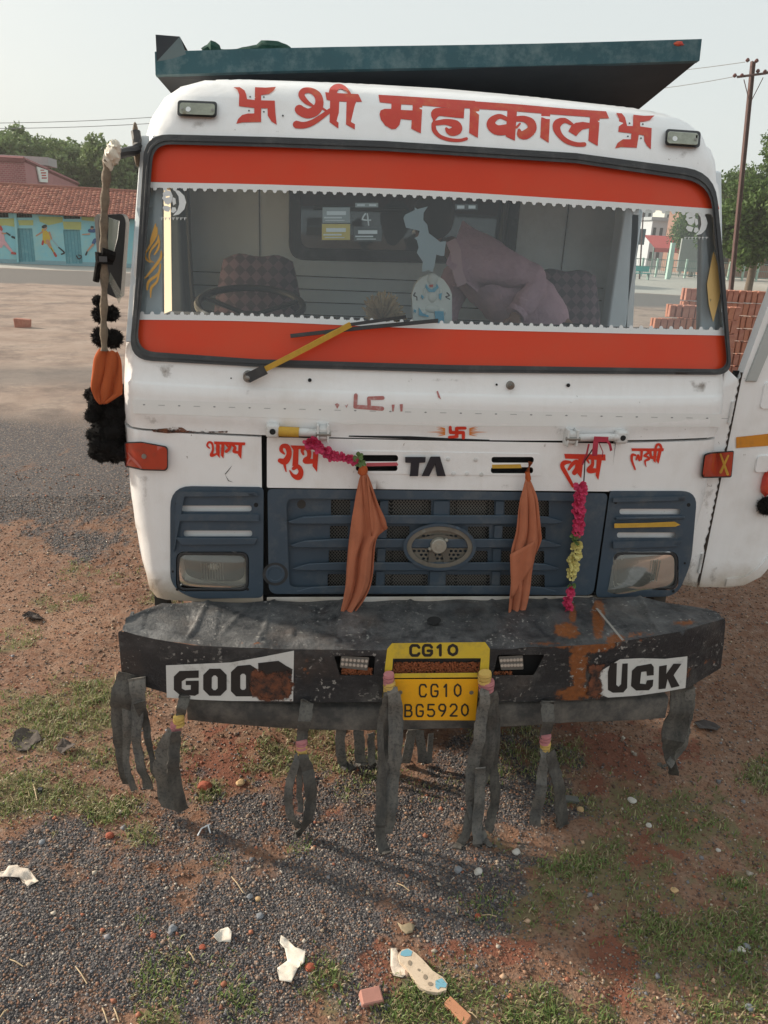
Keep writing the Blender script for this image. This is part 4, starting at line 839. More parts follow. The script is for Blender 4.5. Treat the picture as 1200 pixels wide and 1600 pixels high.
for (px0, px1, py0, py1, n_) in ((614, 750, 1035, 1054, 1500), (534, 582, 1044, 1054, 300), (770, 800, 1049, 1054, 60)):
    for _ in range(n_):
        x = random.uniform(px0, px1); y = random.uniform(py0, py1); c = bon([(x, y)], -.012-.02*random.random())[0]; r_ = random.uniform(.0025, .0055)
        vs = [c+np.array(d)*r_*(1+.6*(random.random()-.5)) for d in ((1, 0, 0), (-1, 0, 0), (0, 1, 0), (0, -1, 0), (0, 0, 1), (0, 0, -1))]
        gm.add(vs, [(0, 2, 4), (2, 1, 4), (1, 3, 4), (3, 0, 4), (2, 0, 5), (1, 2, 5), (3, 1, 5), (0, 3, 5)])
gm2 = gm.build('grit', mat('orange_brown_grit', (.34, .105, .04), .9, var=.6, vscale=120), bump_o, sm=False); tag(gm2, kind='stuff')
slab('slot_back', [[(606, 1026), (756, 1026), (752, 1058), (606, 1058)]], [], -.034, None, M['soot'], bump_o, bon, dense=False)
# yellow painted field with the upper writing, and the lower plate
pz = Z(500, 990, 3.3333)
YF = pz([(350, 80), (375, 50), (860, 44), (885, 80), (880, 190), (832, 190), (838, 128), (380, 130), (376, 190), (350, 200), (335, 340), (326, 336), (338, 180)])
yp = slab('yellow_field', [YF], [], .002, None, M['yellow_old'], bump_o, bon, step=14)
slab('yellow_sill', [pz([(385, 208), (822, 204), (820, 228), (386, 232)])], [], .012, .0, M['yellow_old'], bump_o, bon, step=20, bevel=.002)
plate = slab('number_plate', [rnd(pz([(385, 232), (824, 230), (806, 442), (430, 440)]), 2)], [], .014, .008, M['yellow'], truck, yplane(-.365), bevel=.0015, step=30)
LM = M['ink']
def glyph(ch, x, y, w_, h_, t):
    g = {'C': [[(1, .2), (.8, 0), (.2, 0), (0, .2), (0, .8), (.2, 1), (.8, 1), (1, .8)]], 'G': [[(1, .2), (.8, 0), (.2, 0), (0, .2), (0, .8), (.2, 1), (.8, 1), (1, .8), (1, .55), (.55, .55)]],
         '1': [[(.30, .22), (.75, 0), (.75, 1)]], '0': [[(.5, 0), (.1, .18), (0, .5), (.1, .82), (.5, 1), (.9, .82), (1, .5), (.9, .18), (.5, 0)]],
         'B': [[(0, 0), (0, 1), (.75, 1), (1, .85), (1, .62), (.75, .5), (0, .5)], [(0, 0), (.7, 0), (.92, .14), (.92, .36), (.7, .5)]], '5': [[(.95, 0), (.1, 0), (.05, .45), (.7, .42), (1, .6), (1, .82), (.75, 1), (.2, 1), (0, .88)]],
         '9': [[(.95, .45), (.7, .58), (.25, .55), (0, .38), (0, .18), (.25, 0), (.75, 0), (1, .2), (.95, .5), (.7, .8), (.4, 1)]], '2': [[(0, .2), (.25, 0), (.75, 0), (1, .2), (.95, .42), (0, 1), (1, 1)]]}[ch]
    out = []
    for s_ in g: out += stroke([(x+a*w_, y+b_*h_, t) for a, b_ in s_], 1)
    return out
def text(s_, x, y, dx, w_, h_, t, slope, surf, off, parent, z, mt=LM, italic=0):
    for i, ch in enumerate(s_):
        P_ = [z([(a+italic*(y+h_-b_), b_) for a, b_ in p]) for p in glyph(ch, x+i*dx, y+i*dx*slope, w_ if ch != '1' else w_*.7, h_, t)]
        slab('plate_character', P_, [], off, None, mt, parent, surf, dense=False)
text('CG10', 472, 62, 66, 44, 52, 15, -.012, bon, .0035, yp, pz)
text('CG10', 516, 255, 60, 34, 62, 9, -.01, yplane(-.365), .0155, plate, pz)
text('BG5920', 441, 360, 58.5, 34, 60, 9, -.012, yplane(-.365), .0155, plate, pz)
for p in pz([(788, 306), (418, 305)]):
    c = yplane(-.378)([p])[0]; MB().tube([c+[0, .003, 0], c+[0, -.003, 0]], .009, 10).build('bolt', M['steel'], plate)
each('bolt', [disc(*p, 2.6) for p in gz([(690, 220), (690, 290), (640, 290), (715, 218)])], [], .008, 0, M['bumper'], bump_o, bon, dense=False)
# lower beam, slightly bowed
def beam_pts(zt, zb_, y0, y1): pass
xs_ = np.linspace(-1.04, 1.06, 40); V = []; 
for x in xs_:
    yf = -.348+.11*(abs(x)/1.05)**2; zt = float(np.interp(x, [-1.04, -.55, 0, .6, 1.06], [.585, .575, .580, .565, .515])); zb_ = zt-.115
    V += [(x, yf+.16, zt+.004), (x, yf+.012, zt), (x, yf, zt-.012), (x, yf, zb_+.01), (x, yf+.012, zb_), (x, yf+.16, zb_)]
mb = MB(); mb.add(V, [(i*6+k, i*6+(k+1) % 6, (i+1)*6+(k+1) % 6, (i+1)*6+k) for i in range(39) for k in range(6)]+[tuple(range(5, -1, -1)), tuple(39*6+k for k in range(6))])
bo = mb.build('lower_beam', M['beam'], truck, ang=50)
MB().box((-1.0, -.27, .60), (1.0, -.05, .66)).build('beam_carrier', M['soot'], truck)
# chassis, axle, wheels, mudguards
mb = MB(); mb.box((-.45, .02, .55), (-.36, 6.5, .8)); mb.box((.36, .02, .55), (.45, 6.5, .8)); mb.box((-.9, .1, .72), (.9, .16, .86)); mb.build('chassis', M['soot'], truck)
MB().box((-1.22, .18, .62), (-1.16, .26, .845)).build('step_bracket', M['soot'], truck); MB().box((1.13, .17, .62), (1.19, .25, .845)).build('step_bracket', mat('brown_bracket', (.10, .085, .07), .8), truck)
MB().tube([(-1, 1.3, .5), (1, 1.3, .5)], .07, 10).build('axle', M['soot'], truck)
MB().box((-.7, .3, .55), (.7, .7, .84)).build('radiator', M['dark'], truck)
for yw in (1.3, 4.6):
    for sg in (-1, 1):
        x0 = sg*1.02
        wv = MB(); prof_ = [(.30, .0), (.44, .02), (.50, .05), (.52, .10), (.52, .20), (.50, .25), (.44, .28), (.30, .30)]
        nseg = 36; vs = []
        for (r_, xx) in prof_:
            for k in range(nseg): t = 2*math.pi*k/nseg; q_ = r_+(.008 if k % 2 and r_ > .5 else 0); vs.append((x0+sg*(xx-.15), yw+q_*math.cos(t), .52+q_*math.sin(t)))
        fs_ = [(i*nseg+k, i*nseg+(k+1) % nseg, (i+1)*nseg+(k+1) % nseg, (i+1)*nseg+k) for i in range(7) for k in range(nseg)]
        wv.add(vs, fs_); wo_ = wv.build('wheel', M['tyre'], truck)
        MB().tube([(x0-sg*.1, yw, .52), (x0+sg*.06, yw, .52), (x0+sg*.06, yw, .52), (x0+sg*.12, yw, .52)], [.30, .30, .14, .12], 24).build('rim', M['steel'], wo_)
# ---------------------------------------------------------------- tipper body
def lipz(x): return 3.20+.088*x
mb = MB()
L0, L1 = -1.24, 1.36
def sec(x, y_): return [(x, y_, lipz(x)+.045), (x, y_-.012, lipz(x)-.05), (x, y_+.02, lipz(x)-.055), (x, y_+.06, lipz(x)+.045)]
xsn = np.linspace(L0, L1, 14); V = [v for x in xsn for v in sec(x, 1.1+.012*math.sin(x*3))]
mb.add(V, [(i*4+k, i*4+(k+1) % 4, (i+1)*4+(k+1) % 4, (i+1)*4+k) for i in range(13) for k in range(4)]+[(3, 2, 1, 0), (52, 53, 54, 55)])
body = mb.build('canopy_lip', M['teal'], truck, ang=50)
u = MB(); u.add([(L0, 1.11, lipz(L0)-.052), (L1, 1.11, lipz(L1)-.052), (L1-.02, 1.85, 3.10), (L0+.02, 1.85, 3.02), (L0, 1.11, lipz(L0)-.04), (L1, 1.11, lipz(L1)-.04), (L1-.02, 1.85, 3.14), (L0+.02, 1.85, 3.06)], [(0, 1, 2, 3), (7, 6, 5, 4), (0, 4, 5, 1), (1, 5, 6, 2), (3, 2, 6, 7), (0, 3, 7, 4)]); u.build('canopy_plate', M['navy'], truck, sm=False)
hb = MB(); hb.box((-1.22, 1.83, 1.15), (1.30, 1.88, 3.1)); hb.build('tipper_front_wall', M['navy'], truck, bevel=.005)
tb = MB(); tb.box((-1.24, 1.88, 1.15), (-1.19, 5.9, 3.0)); tb.box((1.27, 1.88, 1.15), (1.32, 5.9, 3.1)); tb.box((-1.22, 5.88, 1.15), (1.3, 5.93, 2.9)); tb.box((-1.22, 1.88, 1.1), (1.3, 5.9, 1.15))
for k in range(7): tb.box((-1.29, 2.0+k*.6, 1.15), (-1.24, 2.08+k*.6, 3.0)); tb.box((1.32, 2.0+k*.6, 1.15), (1.37, 2.08+k*.6, 3.1))
tb.build('tipper_body', M['teal'], truck, bevel=.005)
# upturned corner plate at the left end, scrap at the right
a = yplane(1.1)([(243, 54), (281, 57), (292, 88), (245, 96), (262, 92), (250, 104)])
MB().add([a[0], a[1], a[1]+[0, .3, 0], a[0]+[0, .3, 0], a[3], a[4]+[.0, .3, 0]], [(0, 1, 2, 3), (0, 4, 1), (0, 3, 5, 4)]).build('bent_corner', M['navy'], truck, sm=False)
MB().add([a[1], a[2], a[3], a[1]+[0, .02, 0], a[2]+[0, .02, 0], a[3]+[0, .02, 0]], [(0, 2, 1), (3, 4, 5), (0, 1, 4, 3), (1, 2, 5, 4), (2, 0, 3, 5)]).build('corner_gusset', mat('grey_blue_gusset', (.10, .14, .15), .6), truck, sm=False)
e = yplane(1.1)([(1086, 66), (1094, 66), (1094, 80), (1060, 69)])
MB().add([e[0]+[0, .0, .0], e[1], e[2], e[2]+[-.03, 0, 0], e[0]+[0, .02, 0], e[1]+[0, .02, 0]], [(0, 1, 2, 3), (0, 1, 5, 4)]).build('bent_tab', M['teal'], truck, sm=False)
MB().ball(e[3], (.03, .02, .012), 8, 5, .4).build('red_rag_scrap', M['red_text'], truck)
tn = MB(); pts = yplane(1.18)([(318, 82), (330, 76), (345, 84), (380, 83), (410, 78), (440, 80), (450, 86)])
tn.tube(spline(pts, 4), [.02]*4+[.035]*4+[.02]*4+[.025]*4+[.04]*4+[.035]*4+[.01], 8)
tn.tube(spline(yplane(1.16)([(250, 94), (290, 89), (320, 84)]), 4), .012, 6)
net = tn.build('rolled_tarpaulin', M['net'], loc=pts[3]); tag(net, 'dark green tarpaulin rolled along the top edge of the tipper body', 'tarpaulin')
# ---------------------------------------------------------------- open passenger door
dy = .20; HX = 1.365
dm = lambda pts: [(p[0], p[2]) for p in yplane(dy)(pts)]
dsurf = xzsurf(lambda x, z: dy+.02*np.maximum(0, np.asarray(z)-1.9)+0*np.asarray(x))
lp_ = [(HX, .85), (1.52, .845), (1.60, .855), (1.68, .90), (1.76, 1.02), (1.82, 1.22), (1.90, 1.38), (2.02, 1.46), (2.36, 1.48), (2.37, 2.0), (2.36, 2.66), (1.56, 2.68), (1.50, 2.60), (HX+.012, 1.93), (HX, 1.85)]
win = rnd([(1.53, 1.98), (1.66, 2.54), (2.28, 2.55), (2.29, 1.98)], .06)
door = slab('open_door', [lp_], [win], 0, -.05, M['white'], truck, dsurf, step=.08, bevel=.008)
slab('window_rubber', [win], [rnd([(1.56, 2.01), (1.68, 2.51), (2.26, 2.52), (2.26, 2.01)], .05)], .008, -.03, M['rubber'], door, dsurf, step=.1)
slab('window_pane', [win], [], -.02, None, M['window'], door, dsurf, step=.3)
fr_ = slab('front_channel', [[(HX+.02, 1.86), (HX+.07, 1.86), (1.62, 2.66), (1.56, 2.68)]], [], .012, -.0, mat('grey_channel', (.42, .44, .43), .5), door, dsurf, step=.1, bevel=.004)
stp = planesurf((0, dy-.002, 0), (0, -1, 0))
slab('reflective_strip', [[(1150, 683), (1205, 677), (1400, 668), (1400, 690), (1205, 696), (1150, 700)]], [], .002, None, M['stripe'], door, dsurf and stp, step=40)
slab('door_lip', [[(1.50, .855), (1.60, .865), (1.675, .91), (1.75, 1.03), (1.81, 1.23), (1.89, 1.39), (1.86, 1.42), (1.775, 1.26), (1.715, 1.06), (1.65, .95), (1.59, .905), (1.50, .895)]], [], .010, 0, M['white'], door, dsurf, step=.05, bevel=.009)
slab('door_pressing', [rnd([(1.52, 1.44), (2.3, 1.48), (2.3, 1.55), (1.52, 1.52)], .02)], [], .012, 0, M['white'], door, dsurf, step=.1, bevel=.01)
slab('door_pressing', [rnd([(1.48, 1.74), (2.3, 1.74), (2.3, 1.86), (1.48, 1.86)], .02)], [], .010, 0, M['white'], door, dsurf, step=.1, bevel=.01)
hg = MB()
for z_ in (.98, 1.72): hg.tube([(HX-.02, dy-.01, z_-.05), (HX-.02, dy-.01, z_+.05)], .007, 8)
hg.build('door_hinge', M['hinge'], door)
hp_ = slab('hinge_pillar', [[(1.255, .87), (HX-.012, .85), (HX-.007, 1.3), (HX-.004, 1.86), (1.28, 1.92), (1.28, 1.3)]], [], 0, -.05, M['white'], truck, xzsurf(lambda x, z: .196+0*np.asarray(x)), step=.1, bevel=.006)
MB().box((HX-.02, .235, .85), (HX+.03, .245, 1.9)).build('pillar_gap', M['dark'], hp_)
slab('edge_rust', [[(HX-.014, z+.0) if i % 2 else (HX-.007-random.uniform(0, .016)*(z < 1.15)*random.random(), z) for i, z in enumerate(np.linspace(.86, 1.9, 60))]+[(HX-.001, 1.9), (HX-.001, .86)]], [], .002, None, mat('seam_grime', (.035, .025, .02), .95, var=.5, vscale=60), hp_, xzsurf(lambda x, z: .196+0*np.asarray(x)), dense=False, step=1)
rustpatch([(1093, 868), (1106, 862), (1108, 880), (1098, 895), (1090, 900)], rc, .003, heightsurf(lambda x, z: Fs(x, z)))
# ---------------------------------------------------------------- cab interior
WI = M['wall_in']
bw = xzsurf(lambda x, z: 1.50+0*np.asarray(x))
rw_hole = rnd([(-.60, 2.275), (-.60, 2.78), (.62, 2.78), (.62, 2.30)], .07)
wall = slab('rear_wall', [[(-1.22, 1.2), (-1.26, 2.0), (-1.20, 2.7), (-.9, 2.9), (.9, 2.9), (1.20, 2.7), (1.26, 2.0), (1.22, 1.2)]], [rw_hole], 0, -.03, WI, truck, bw, step=.3)
slab('rear_window_seal', [rnd([(-.63, 2.245), (-.63, 2.81), (.65, 2.81), (.65, 2.27)], .09)], [rnd([(-.565, 2.31), (-.565, 2.75), (.585, 2.75), (.585, 2.335)], .06)], .015, -.02, M['rubber'], wall, bw, step=.1, bevel=.006)
slab('rear_window_pane', [rw_hole], [], -.01, None, M['window'], wall, bw, step=.5)
MB().tube([(-.5, 1.44, 2.52), (-.0, 1.44, 2.53)], .012, 8).tube([(.55, 1.47, 2.3), (.57, 1.47, 2.75)], .02, 8).build('grab_rail', M['wheelrim'], truck)
for (x0, z0, x1, z1) in ((-1.2, 2.16, 1.2, 2.165), (-1.2, 2.09, 1.2, 2.095), (-1.2, 2.02, 1.2, 2.025), (-1.2, 1.95, 1.2, 1.955), (-.79, 2.2, -.785, 2.85), (.93, 2.2, .935, 2.85)):
    MB().box((x0, 1.494, z0), (x1, 1.4985, z1)).build('lining_seam', M['dark'], wall)
MB().box((-1.23, .35, 1.18), (1.23, 1.5, 1.22)).build('cab_floor', M['soot'], truck)
MB().box((-.85, .56, 2.90), (.85, 1.5, 2.91)).build('roof_lining', WI, truck)
db = MB(); db.box((-1.17, .17, 1.6), (1.17, .55, 2.045)); dso = db.build('dashboard', mat('dark_dashboard', (.05, .052, .056), .7, dirt=(.12, .11, .1), dscale=6), truck, bevel=.03)
MB().box((-.35, .5, 1.25), (.25, 1.3, 1.72)).build('engine_cover', M['soot'], truck, bevel=.05)
# inner pillars seen through the glass
for sg in (-1, 1):
    f_ = lambda p, off=0.0, sg=sg: np.stack([sg*(np.atleast_2d(p)[:, 0]), .215+.235*(np.atleast_2d(p)[:, 1]-2.0)-off, np.atleast_2d(p)[:, 1]], 1)
    slab('inner_pillar', [[(1.158 if sg > 0 else 1.13, 1.95), (1.118 if sg > 0 else 1.122, 2.72), (1.20, 2.72), (1.275, 1.95)]], [], .0, -.04, M['pillar'], truck, f_, step=.2, bevel=.012)
MB().box((1.13, 1.19, 1.22), (1.24, 1.30, 2.7)).build('door_pillar', M['pillar'], truck, bevel=.01)
MB().box((-1.235, 1.08, 1.22), (-1.15, 1.45, 2.7)).build('door_pillar', mat('dark_pillar', (.055, .07, .09), .7), truck, bevel=.02)
MB().tube([(-1.12, 1.1, 2.7), (-1.11, 1.05, 2.2), (-1.10, 1.1, 1.7)], .012, 6).build('seat_belt', M['dark'], truck)
MB().add([(-1.215, .60, 1.95), (-1.215, 1.12, 1.95), (-1.19, 1.12, 2.62), (-1.19, .60, 2.62)], [(0, 1, 2, 3)]).build('window_blind', M['blind'], truck)
def seat(x0, x1, zt, yb):
    xm = (x0+x1)/2; mb_ = MB(); G = np.zeros((14, 15, 3)); G2 = np.zeros((14, 15, 3))
    for i in range(14):
        for j in range(15):
            v_, u_ = i/13, j/14*2-1; hw = (x1-x0)/2*(1-.22*max(0, v_-.62)**1.0/.38*v_)
            top_ = zt-.05*max(0, abs(u_)-.5)**1.2*2-.012*math.cos(u_*math.pi)*(v_)
            z_ = 1.60+(top_-1.60)*v_; bl = .055*(1-u_**4)*math.sin(math.pi*min(1, v_*.9+.08))**.5
            G[i, j] = (xm+u_*hw, yb+.12*v_-bl, z_); G2[i, j] = (xm+u_*hw, yb+.12*v_+.06, z_)
    mb_.grid(G); mb_.grid(G2[:, ::-1]); 
    for A_, B_ in ((G[-1], G2[-1]), (G2[:, 0], G[:, 0]), (G[:, -1][::-1], G2[:, -1][::-1])):
        mb_.grid(np.stack([A_, B_]))
    s_ = mb_.build('seat_back', M['seat'], truck, ang=70)
    MB().box((x0, yb-.42, 1.55), (x1, yb+.05, 1.70)).build('seat_cushion', M['seat'], truck, bevel=.04)
seat(-1.0, -.56, 2.28, .95); seat(.66, 1.06, 2.27, 1.05)
# steering wheel
sw = MB(); c = np.array([-.80, .62, 2.075]); ax = np.array([0, .30, .0]); 
ring = []
for k in range(41):
    t = 2*math.pi*k/40; ring.append(c+np.array([.235*math.cos(t), .235*math.sin(t)*.93, .235*math.sin(t)*.25]))
sw.tube(ring, .016, 8, False); so = sw.build('steering_wheel', M['wheelrim'], truck)
sp_ = MB(); sp_.ball(c-[0, 0, .05], (.06, .06, .025)); 
for t in (.3, 2.8, 4.7): sp_.tube([c-[0, 0, .05], c+np.array([.22*math.cos(t), .22*math.sin(t)*.93, .22*math.sin(t)*.25])], .012, 6)
sp_.build('spokes', M['wheelrim'], so); MB().tube([c-[0, 0, .06], c+[0, -.15, -.5]], .03, 8).build('steering_column', M['wheelrim'], so)

# dirt runs and scuffs on the white panels, each with its own shape
FS_ = heightsurf(lambda x, z: Fs(x, z)); rg = random.Random(12)
def run(px, py, ww, hh, parent, surf=on0, off=.0016, mt='stain'):
    L_ = [(px-ww*.5, py)]+[(px-ww*(.5-.25*k/4)+rg.uniform(-.12, .12)*ww, py+hh*k/4) for k in range(1, 5)]; R__ = [(px+ww*(.5-.25*k/4)+rg.uniform(-.12, .12)*ww, py+hh*k/4) for k in range(0, 5)]
    rustpatch(L_+R__[::-1], parent, off, surf, mt=mt, nm='stain')
for (x, y, ww, hh, pr) in ((308, 184, 40, 18, cab), (1067, 232, 40, 20, cab), (388, 604, 16, 40, cab), (797, 608, 12, 36, cab), (484, 598, 8, 30, cab), (888, 606, 8, 30, cab), (262, 566, 40, 26, cab), (700, 588, 90, 12, cab), (1095, 590, 50, 26, cab), (520, 668, 70, 12, cab), (873, 664, 30, 20, cab), (1010, 666, 60, 14, cab), (240, 648, 40, 22, cab), (300, 745, 60, 12, lc), (225, 740, 22, 60, lc), (238, 900, 36, 36, lc), (350, 690, 60, 22, lc), (1000, 755, 60, 10, rc), (1075, 860, 40, 66, rc), (1105, 760, 26, 50, rc), (1090, 905, 30, 30, rc), (590, 748, 60, 14, fl), (800, 752, 70, 12, fl), (470, 752, 60, 10, fl)):
    run(x, y, ww, hh, pr, off=.006 if pr is fl else (.0165-.0149))
for (x, y, ww, hh) in ((1115, 880, 26, 40), (1108, 700, 14, 60), (1160, 900, 50, 14)): run(x, y, ww, hh, door, surf=yplane(.20), off=.004)
for (x, y) in ((1084, 845), (1072, 880), (1062, 905), (1086, 872)): run(x, y, 8, 14, rc, mt='rustpatch', off=.0022)
# ================================================================== THINGS ON THE TRUCK
def drape(name, label, rows, yb, amp, folds, mt, cat='cloth', seed=0, nu=26, group=None, thick=.004, ph0=0):
    """rows: (left px, left py, right px, right py) from top to bottom; hangs in front of y = yb(row)"""
    rs = spline(rows, 6); G = np.zeros((len(rs), nu, 3)); rg = random.Random(seed); ph = rg.random()*6+ph0
    for i, (xl, yl, xr, yr) in enumerate(rs):
        t = i/(len(rs)-1); yy = yb(t) if callable(yb) else yb
        a, b = yplane(yy)([(xl, yl), (xr, yr)])
        for j in range(nu):
            u_ = j/(nu-1); wdt = np.linalg.norm(b-a)
            a_ = u_*folds*math.pi+ph+.9*math.sin(t*3.1+seed)+.25*math.sin(t*11+u_*3); f = 2*abs(math.sin(a_))**.7-1+.45*math.sin(u_*folds*5.3+t*6+seed)+.18*math.sin(u_*40+t*9)
            G[i, j] = a+(b-a)*u_+np.array([0, -amp*min(1, .3+t*1.2)*f*min(1, wdt/.05), .003*math.sin(u_*20)])
    mb_ = MB(); mb_.grid(G); o = mb_.build(name, mt, loc=G[0, nu//2], ang=180)
    md = o.modifiers.new('thickness', 'SOLIDIFY'); md.thickness = thick
    tag(o, label, cat, group); return o
oc = drape('cloth', 'orange cloth knotted to the left slot and hanging down over the grille', [(565, 738, 572, 738), (560, 752, 578, 750), (553, 790, 590, 785), (547, 840, 604, 822), (543, 880, 588, 845), (540, 915, 582, 905), (533, 945, 570, 935), (529, 968, 546, 966)], lambda t: -.035-.03*t, .016, 2.0, M['cloth'], seed=3)
MB().ball(P3(567, 735, -.03), (.02, .02, .028), 10, 8, .3).tube([P3(565, 722, -.02), P3(568, 736, -.035)], .012, 8).build('knot', M['cloth2'], oc)
fl2 = MB(); G = np.zeros((10, 12, 3))
for i in range(10):
    for j in range(12):
        t = i/9; u_ = j/11; a = np.array([574, 745]); L_ = a+(np.array([580, 838])-a)*t; R_ = a+(np.array([606, 825])-a)*t; p = L_+(R_-L_)*u_
        G[i, j] = P3(p[0], p[1]+2*math.sin(u_*3), -.05-.012*math.sin(u_*7+t))
fl2.grid(G); o_ = fl2.build('loose_corner', M['cloth'], oc, ang=180); o_.modifiers.new('t', 'SOLIDIFY').thickness = .003
oc2 = drape('cloth', 'pale orange cloth tied to the right slot and hanging down beside the badge', [(822, 750, 828, 750), (817, 765, 833, 764), (811, 790, 840, 785), (806, 830, 845, 830), (798, 862, 845, 848), (798, 900, 832, 885), (794, 935, 826, 930), (792, 962, 818, 964)], lambda t: -.035-.03*t, .012, 2.5, M['cloth'], seed=8, ph0=1)
MB().ball(P3(825, 747, -.03), (.012, .014, .02), 10, 8, .3).tube([P3(829, 722, -.015), P3(824, 738, -.03), P3(826, 750, -.035)], .011, 8).build('knot', M['cloth2'], oc2)
G = np.zeros((10, 10, 3)); mb = MB()
for i in range(10):
    for j in range(10):
        t = i/9; u_ = j/9; L_ = np.array([797+2*t, 866+70*t]); R_ = np.array([834-2*t, 846+38*t]); p = L_+(R_-L_)*u_
        G[i, j] = P3(p[0], p[1], -.075-.008*math.sin(u_*9+t))
mb.grid(G); o_ = mb.build('loose_corner', M['cloth'], oc2, ang=180); o_.modifiers.new('t', 'SOLIDIFY').thickness = .003
def flower(c, r, mt, parent, nrm=(0, -1, 0), n=16, seed=0):
    rg = random.Random(seed); mb_ = MB(); c = np.array(c, float)
    for k in range(n):
        th = rg.random()*6.283; el = rg.uniform(-.2, 1.2); d = np.array([math.cos(th)*math.cos(el), -math.sin(el), math.sin(th)*math.cos(el)])
        s_ = np.cross(d, [0, -1, .3]); s_ = s_/(np.linalg.norm(s_)+1e-6); q_ = r*rg.uniform(.7, 1.15); nn = np.cross(d, s_)
        p = [c, c+d*q_*.5+s_*q_*.38+nn*q_*.1, c+d*q_*.95+s_*q_*.28, c+d*q_*1.08+nn*q_*.12, c+d*q_*.95-s_*q_*.28, c+d*q_*.5-s_*q_*.38+nn*q_*.1]
        mb_.add(p, [(0, 1, 2, 3), (0, 3, 4, 5)])
    return mb_.build('flower', mt, parent, sm=False)
g1 = thing('garland', 'magenta flower garland stretched from the left bonnet hinge to the slot', 'garland', P3(520, 705, -.03))
pth = spline([(484, 690), (497, 697), (510, 707), (522, 713), (538, 714), (552, 718)], 4)
MB().tube([P3(x, y, -.02) for x, y in pth], .004, 5).build('thread', M['red_text'], g1)
for i in range(15):
    x, y = pth[int(i*(len(pth)-1)/14)]; flower(P3(x+random.uniform(-2, 2), y+random.uniform(-3, 3), -.035), .026 if i < 6 else .020, M['pink'], g1, seed=i)
for k, (x, y) in enumerate(((559, 714), (563, 722))): flower(P3(x, y, -.035), .022, M['leafg'], g1, seed=50+k, n=8)
g2 = thing('garland', 'flower garland of pink and cream blooms hanging down the right side of the grille', 'garland', P3(902, 850, -.03))
MB().tube([P3(934, 690, -.05), P3(914, 720, -.03), P3(912, 755, -.03), P3(904, 840, -.04), P3(893, 900, -.04), P3(888, 962, -.06)], .003, 5).build('thread', M['ink'], g2)
mb = MB(); mb.ribbon([P3(931, 690, -.055), P3(930, 700, -.06), P3(929, 712, -.05)], .022, .003); mb.ribbon([P3(928, 686, -.055), P3(950, 687, -.055)], .022, .004, side=(0, 0, 1)); mb.ribbon([P3(946, 684, -.055), P3(953, 695, -.06), P3(955, 704, -.05)], .01, .003); mb.tube([P3(920, 694, -.04), P3(917, 708, -.03), P3(910, 726, -.015)], .004, 5)
mb.tube([P3(936, 692, -.04), P3(942, 706, -.03), P3(941, 714, -.02)], .002, 5); mb.build('ribbon_tie', mat('faded_crimson_ribbon', (.42, .03, .06), .8), g2)
yv = 760; i = 0
while yv < 962:
    x = np.interp(yv, [760, 840, 850, 905, 915, 962], [908, 900, 900, 894, 890, 887]); mt = 'pink' if yv < 836 or yv > 918 else ('leafg' if yv < 848 or yv > 906 else 'pale')
    if not (903 < yv < 908): flower(P3(x+random.uniform(-3, 3), yv, -.035-.04*max(0, (yv-900)/60)), .027 if yv < 900 else .021, M[mt], g2, seed=100+i, n=18 if mt != 'leafg' else 10)
    yv += 7.0; i += 1
# ---------------------------------------------------------------- rubber strips hanging from the bumper
def straps(label, tie, strips, name='rubber_strip_tassel', cat='tassel', group='rubber strips hanging under the bumper', mt='strap'):
    """strips: list of ([(px, py, y, width)], twist) ; tie: (px, py, y, colours, radius)"""
    p0 = strips[0][0][0]; t_ = thing(name, label, cat, P3(p0[0], p0[1], p0[2]), group); wsc = lambda k: .92
    for k, (pts, tw) in enumerate(strips):
        rs = spline([(*P3(a, b, c), d) for a, b, c, d in pts], 7); mb_ = MB()
        rj = random.Random(int(p0[0])*7+k); w3 = [np.array([q[0]+rj.uniform(-.003, .003), q[1]+.007*math.sin(i*.7+k*2)-.012*k+rj.uniform(-.003, .003), max(q[2], .012+.004*k)]) for i, q in enumerate(rs)]
        mb_.ribbon(w3, [q[3]*wsc(k)*rj.uniform(.96, 1.03) for q in rs], .006, side=(1, -.25*math.sin(k*2.1), 0), twist=tw, wav=.10)
        mb_.build('strip', M[mt] if k % 2 == 0 else M['strap2'], t_, ang=30)
    if tie:
        for (px, py, yy, col, r_) in tie:
            c_ = P3(px, py, yy); mb_ = MB()
            for k in range(3): mb_.tube([c_+[0, 0, .016-.016*k], c_+[.002, 0, .004-.016*k]], [r_*(1+.1*(k % 2)), r_*1.03], 12)
            mb_.build('binding', M['tiepink' if col == 'p' else 'tieyellow'], t_, ang=60)
    return t_
yL = -.20
NB = 'rubber_strip_tassel'
straps('broad ragged rubber strips at the far left end of the bumper', None, [([(199, 1052, yL, .075), (190, 1090, yL-.02, .095), (186, 1130, yL, .065), (190, 1180, yL+.02, .055), (201, 1225, yL+.05, .060)], .1),
    ([(214, 1058, yL-.02, .08), (217, 1100, yL-.03, .06), (214, 1150, yL-.01, .045), (221, 1190, yL, .05), (233, 1230, yL+.03, .055)], .25), ([(219, 1090, yL-.03, .05), (229, 1130, yL, .035), (236, 1165, yL, .028), (243, 1207, yL, .016)], .5), ([(203, 1070, yL+.03, .08), (203, 1120, yL+.03, .05), (199, 1175, yL+.04, .03), (212, 1228, yL+.04, .03)], -.3)])
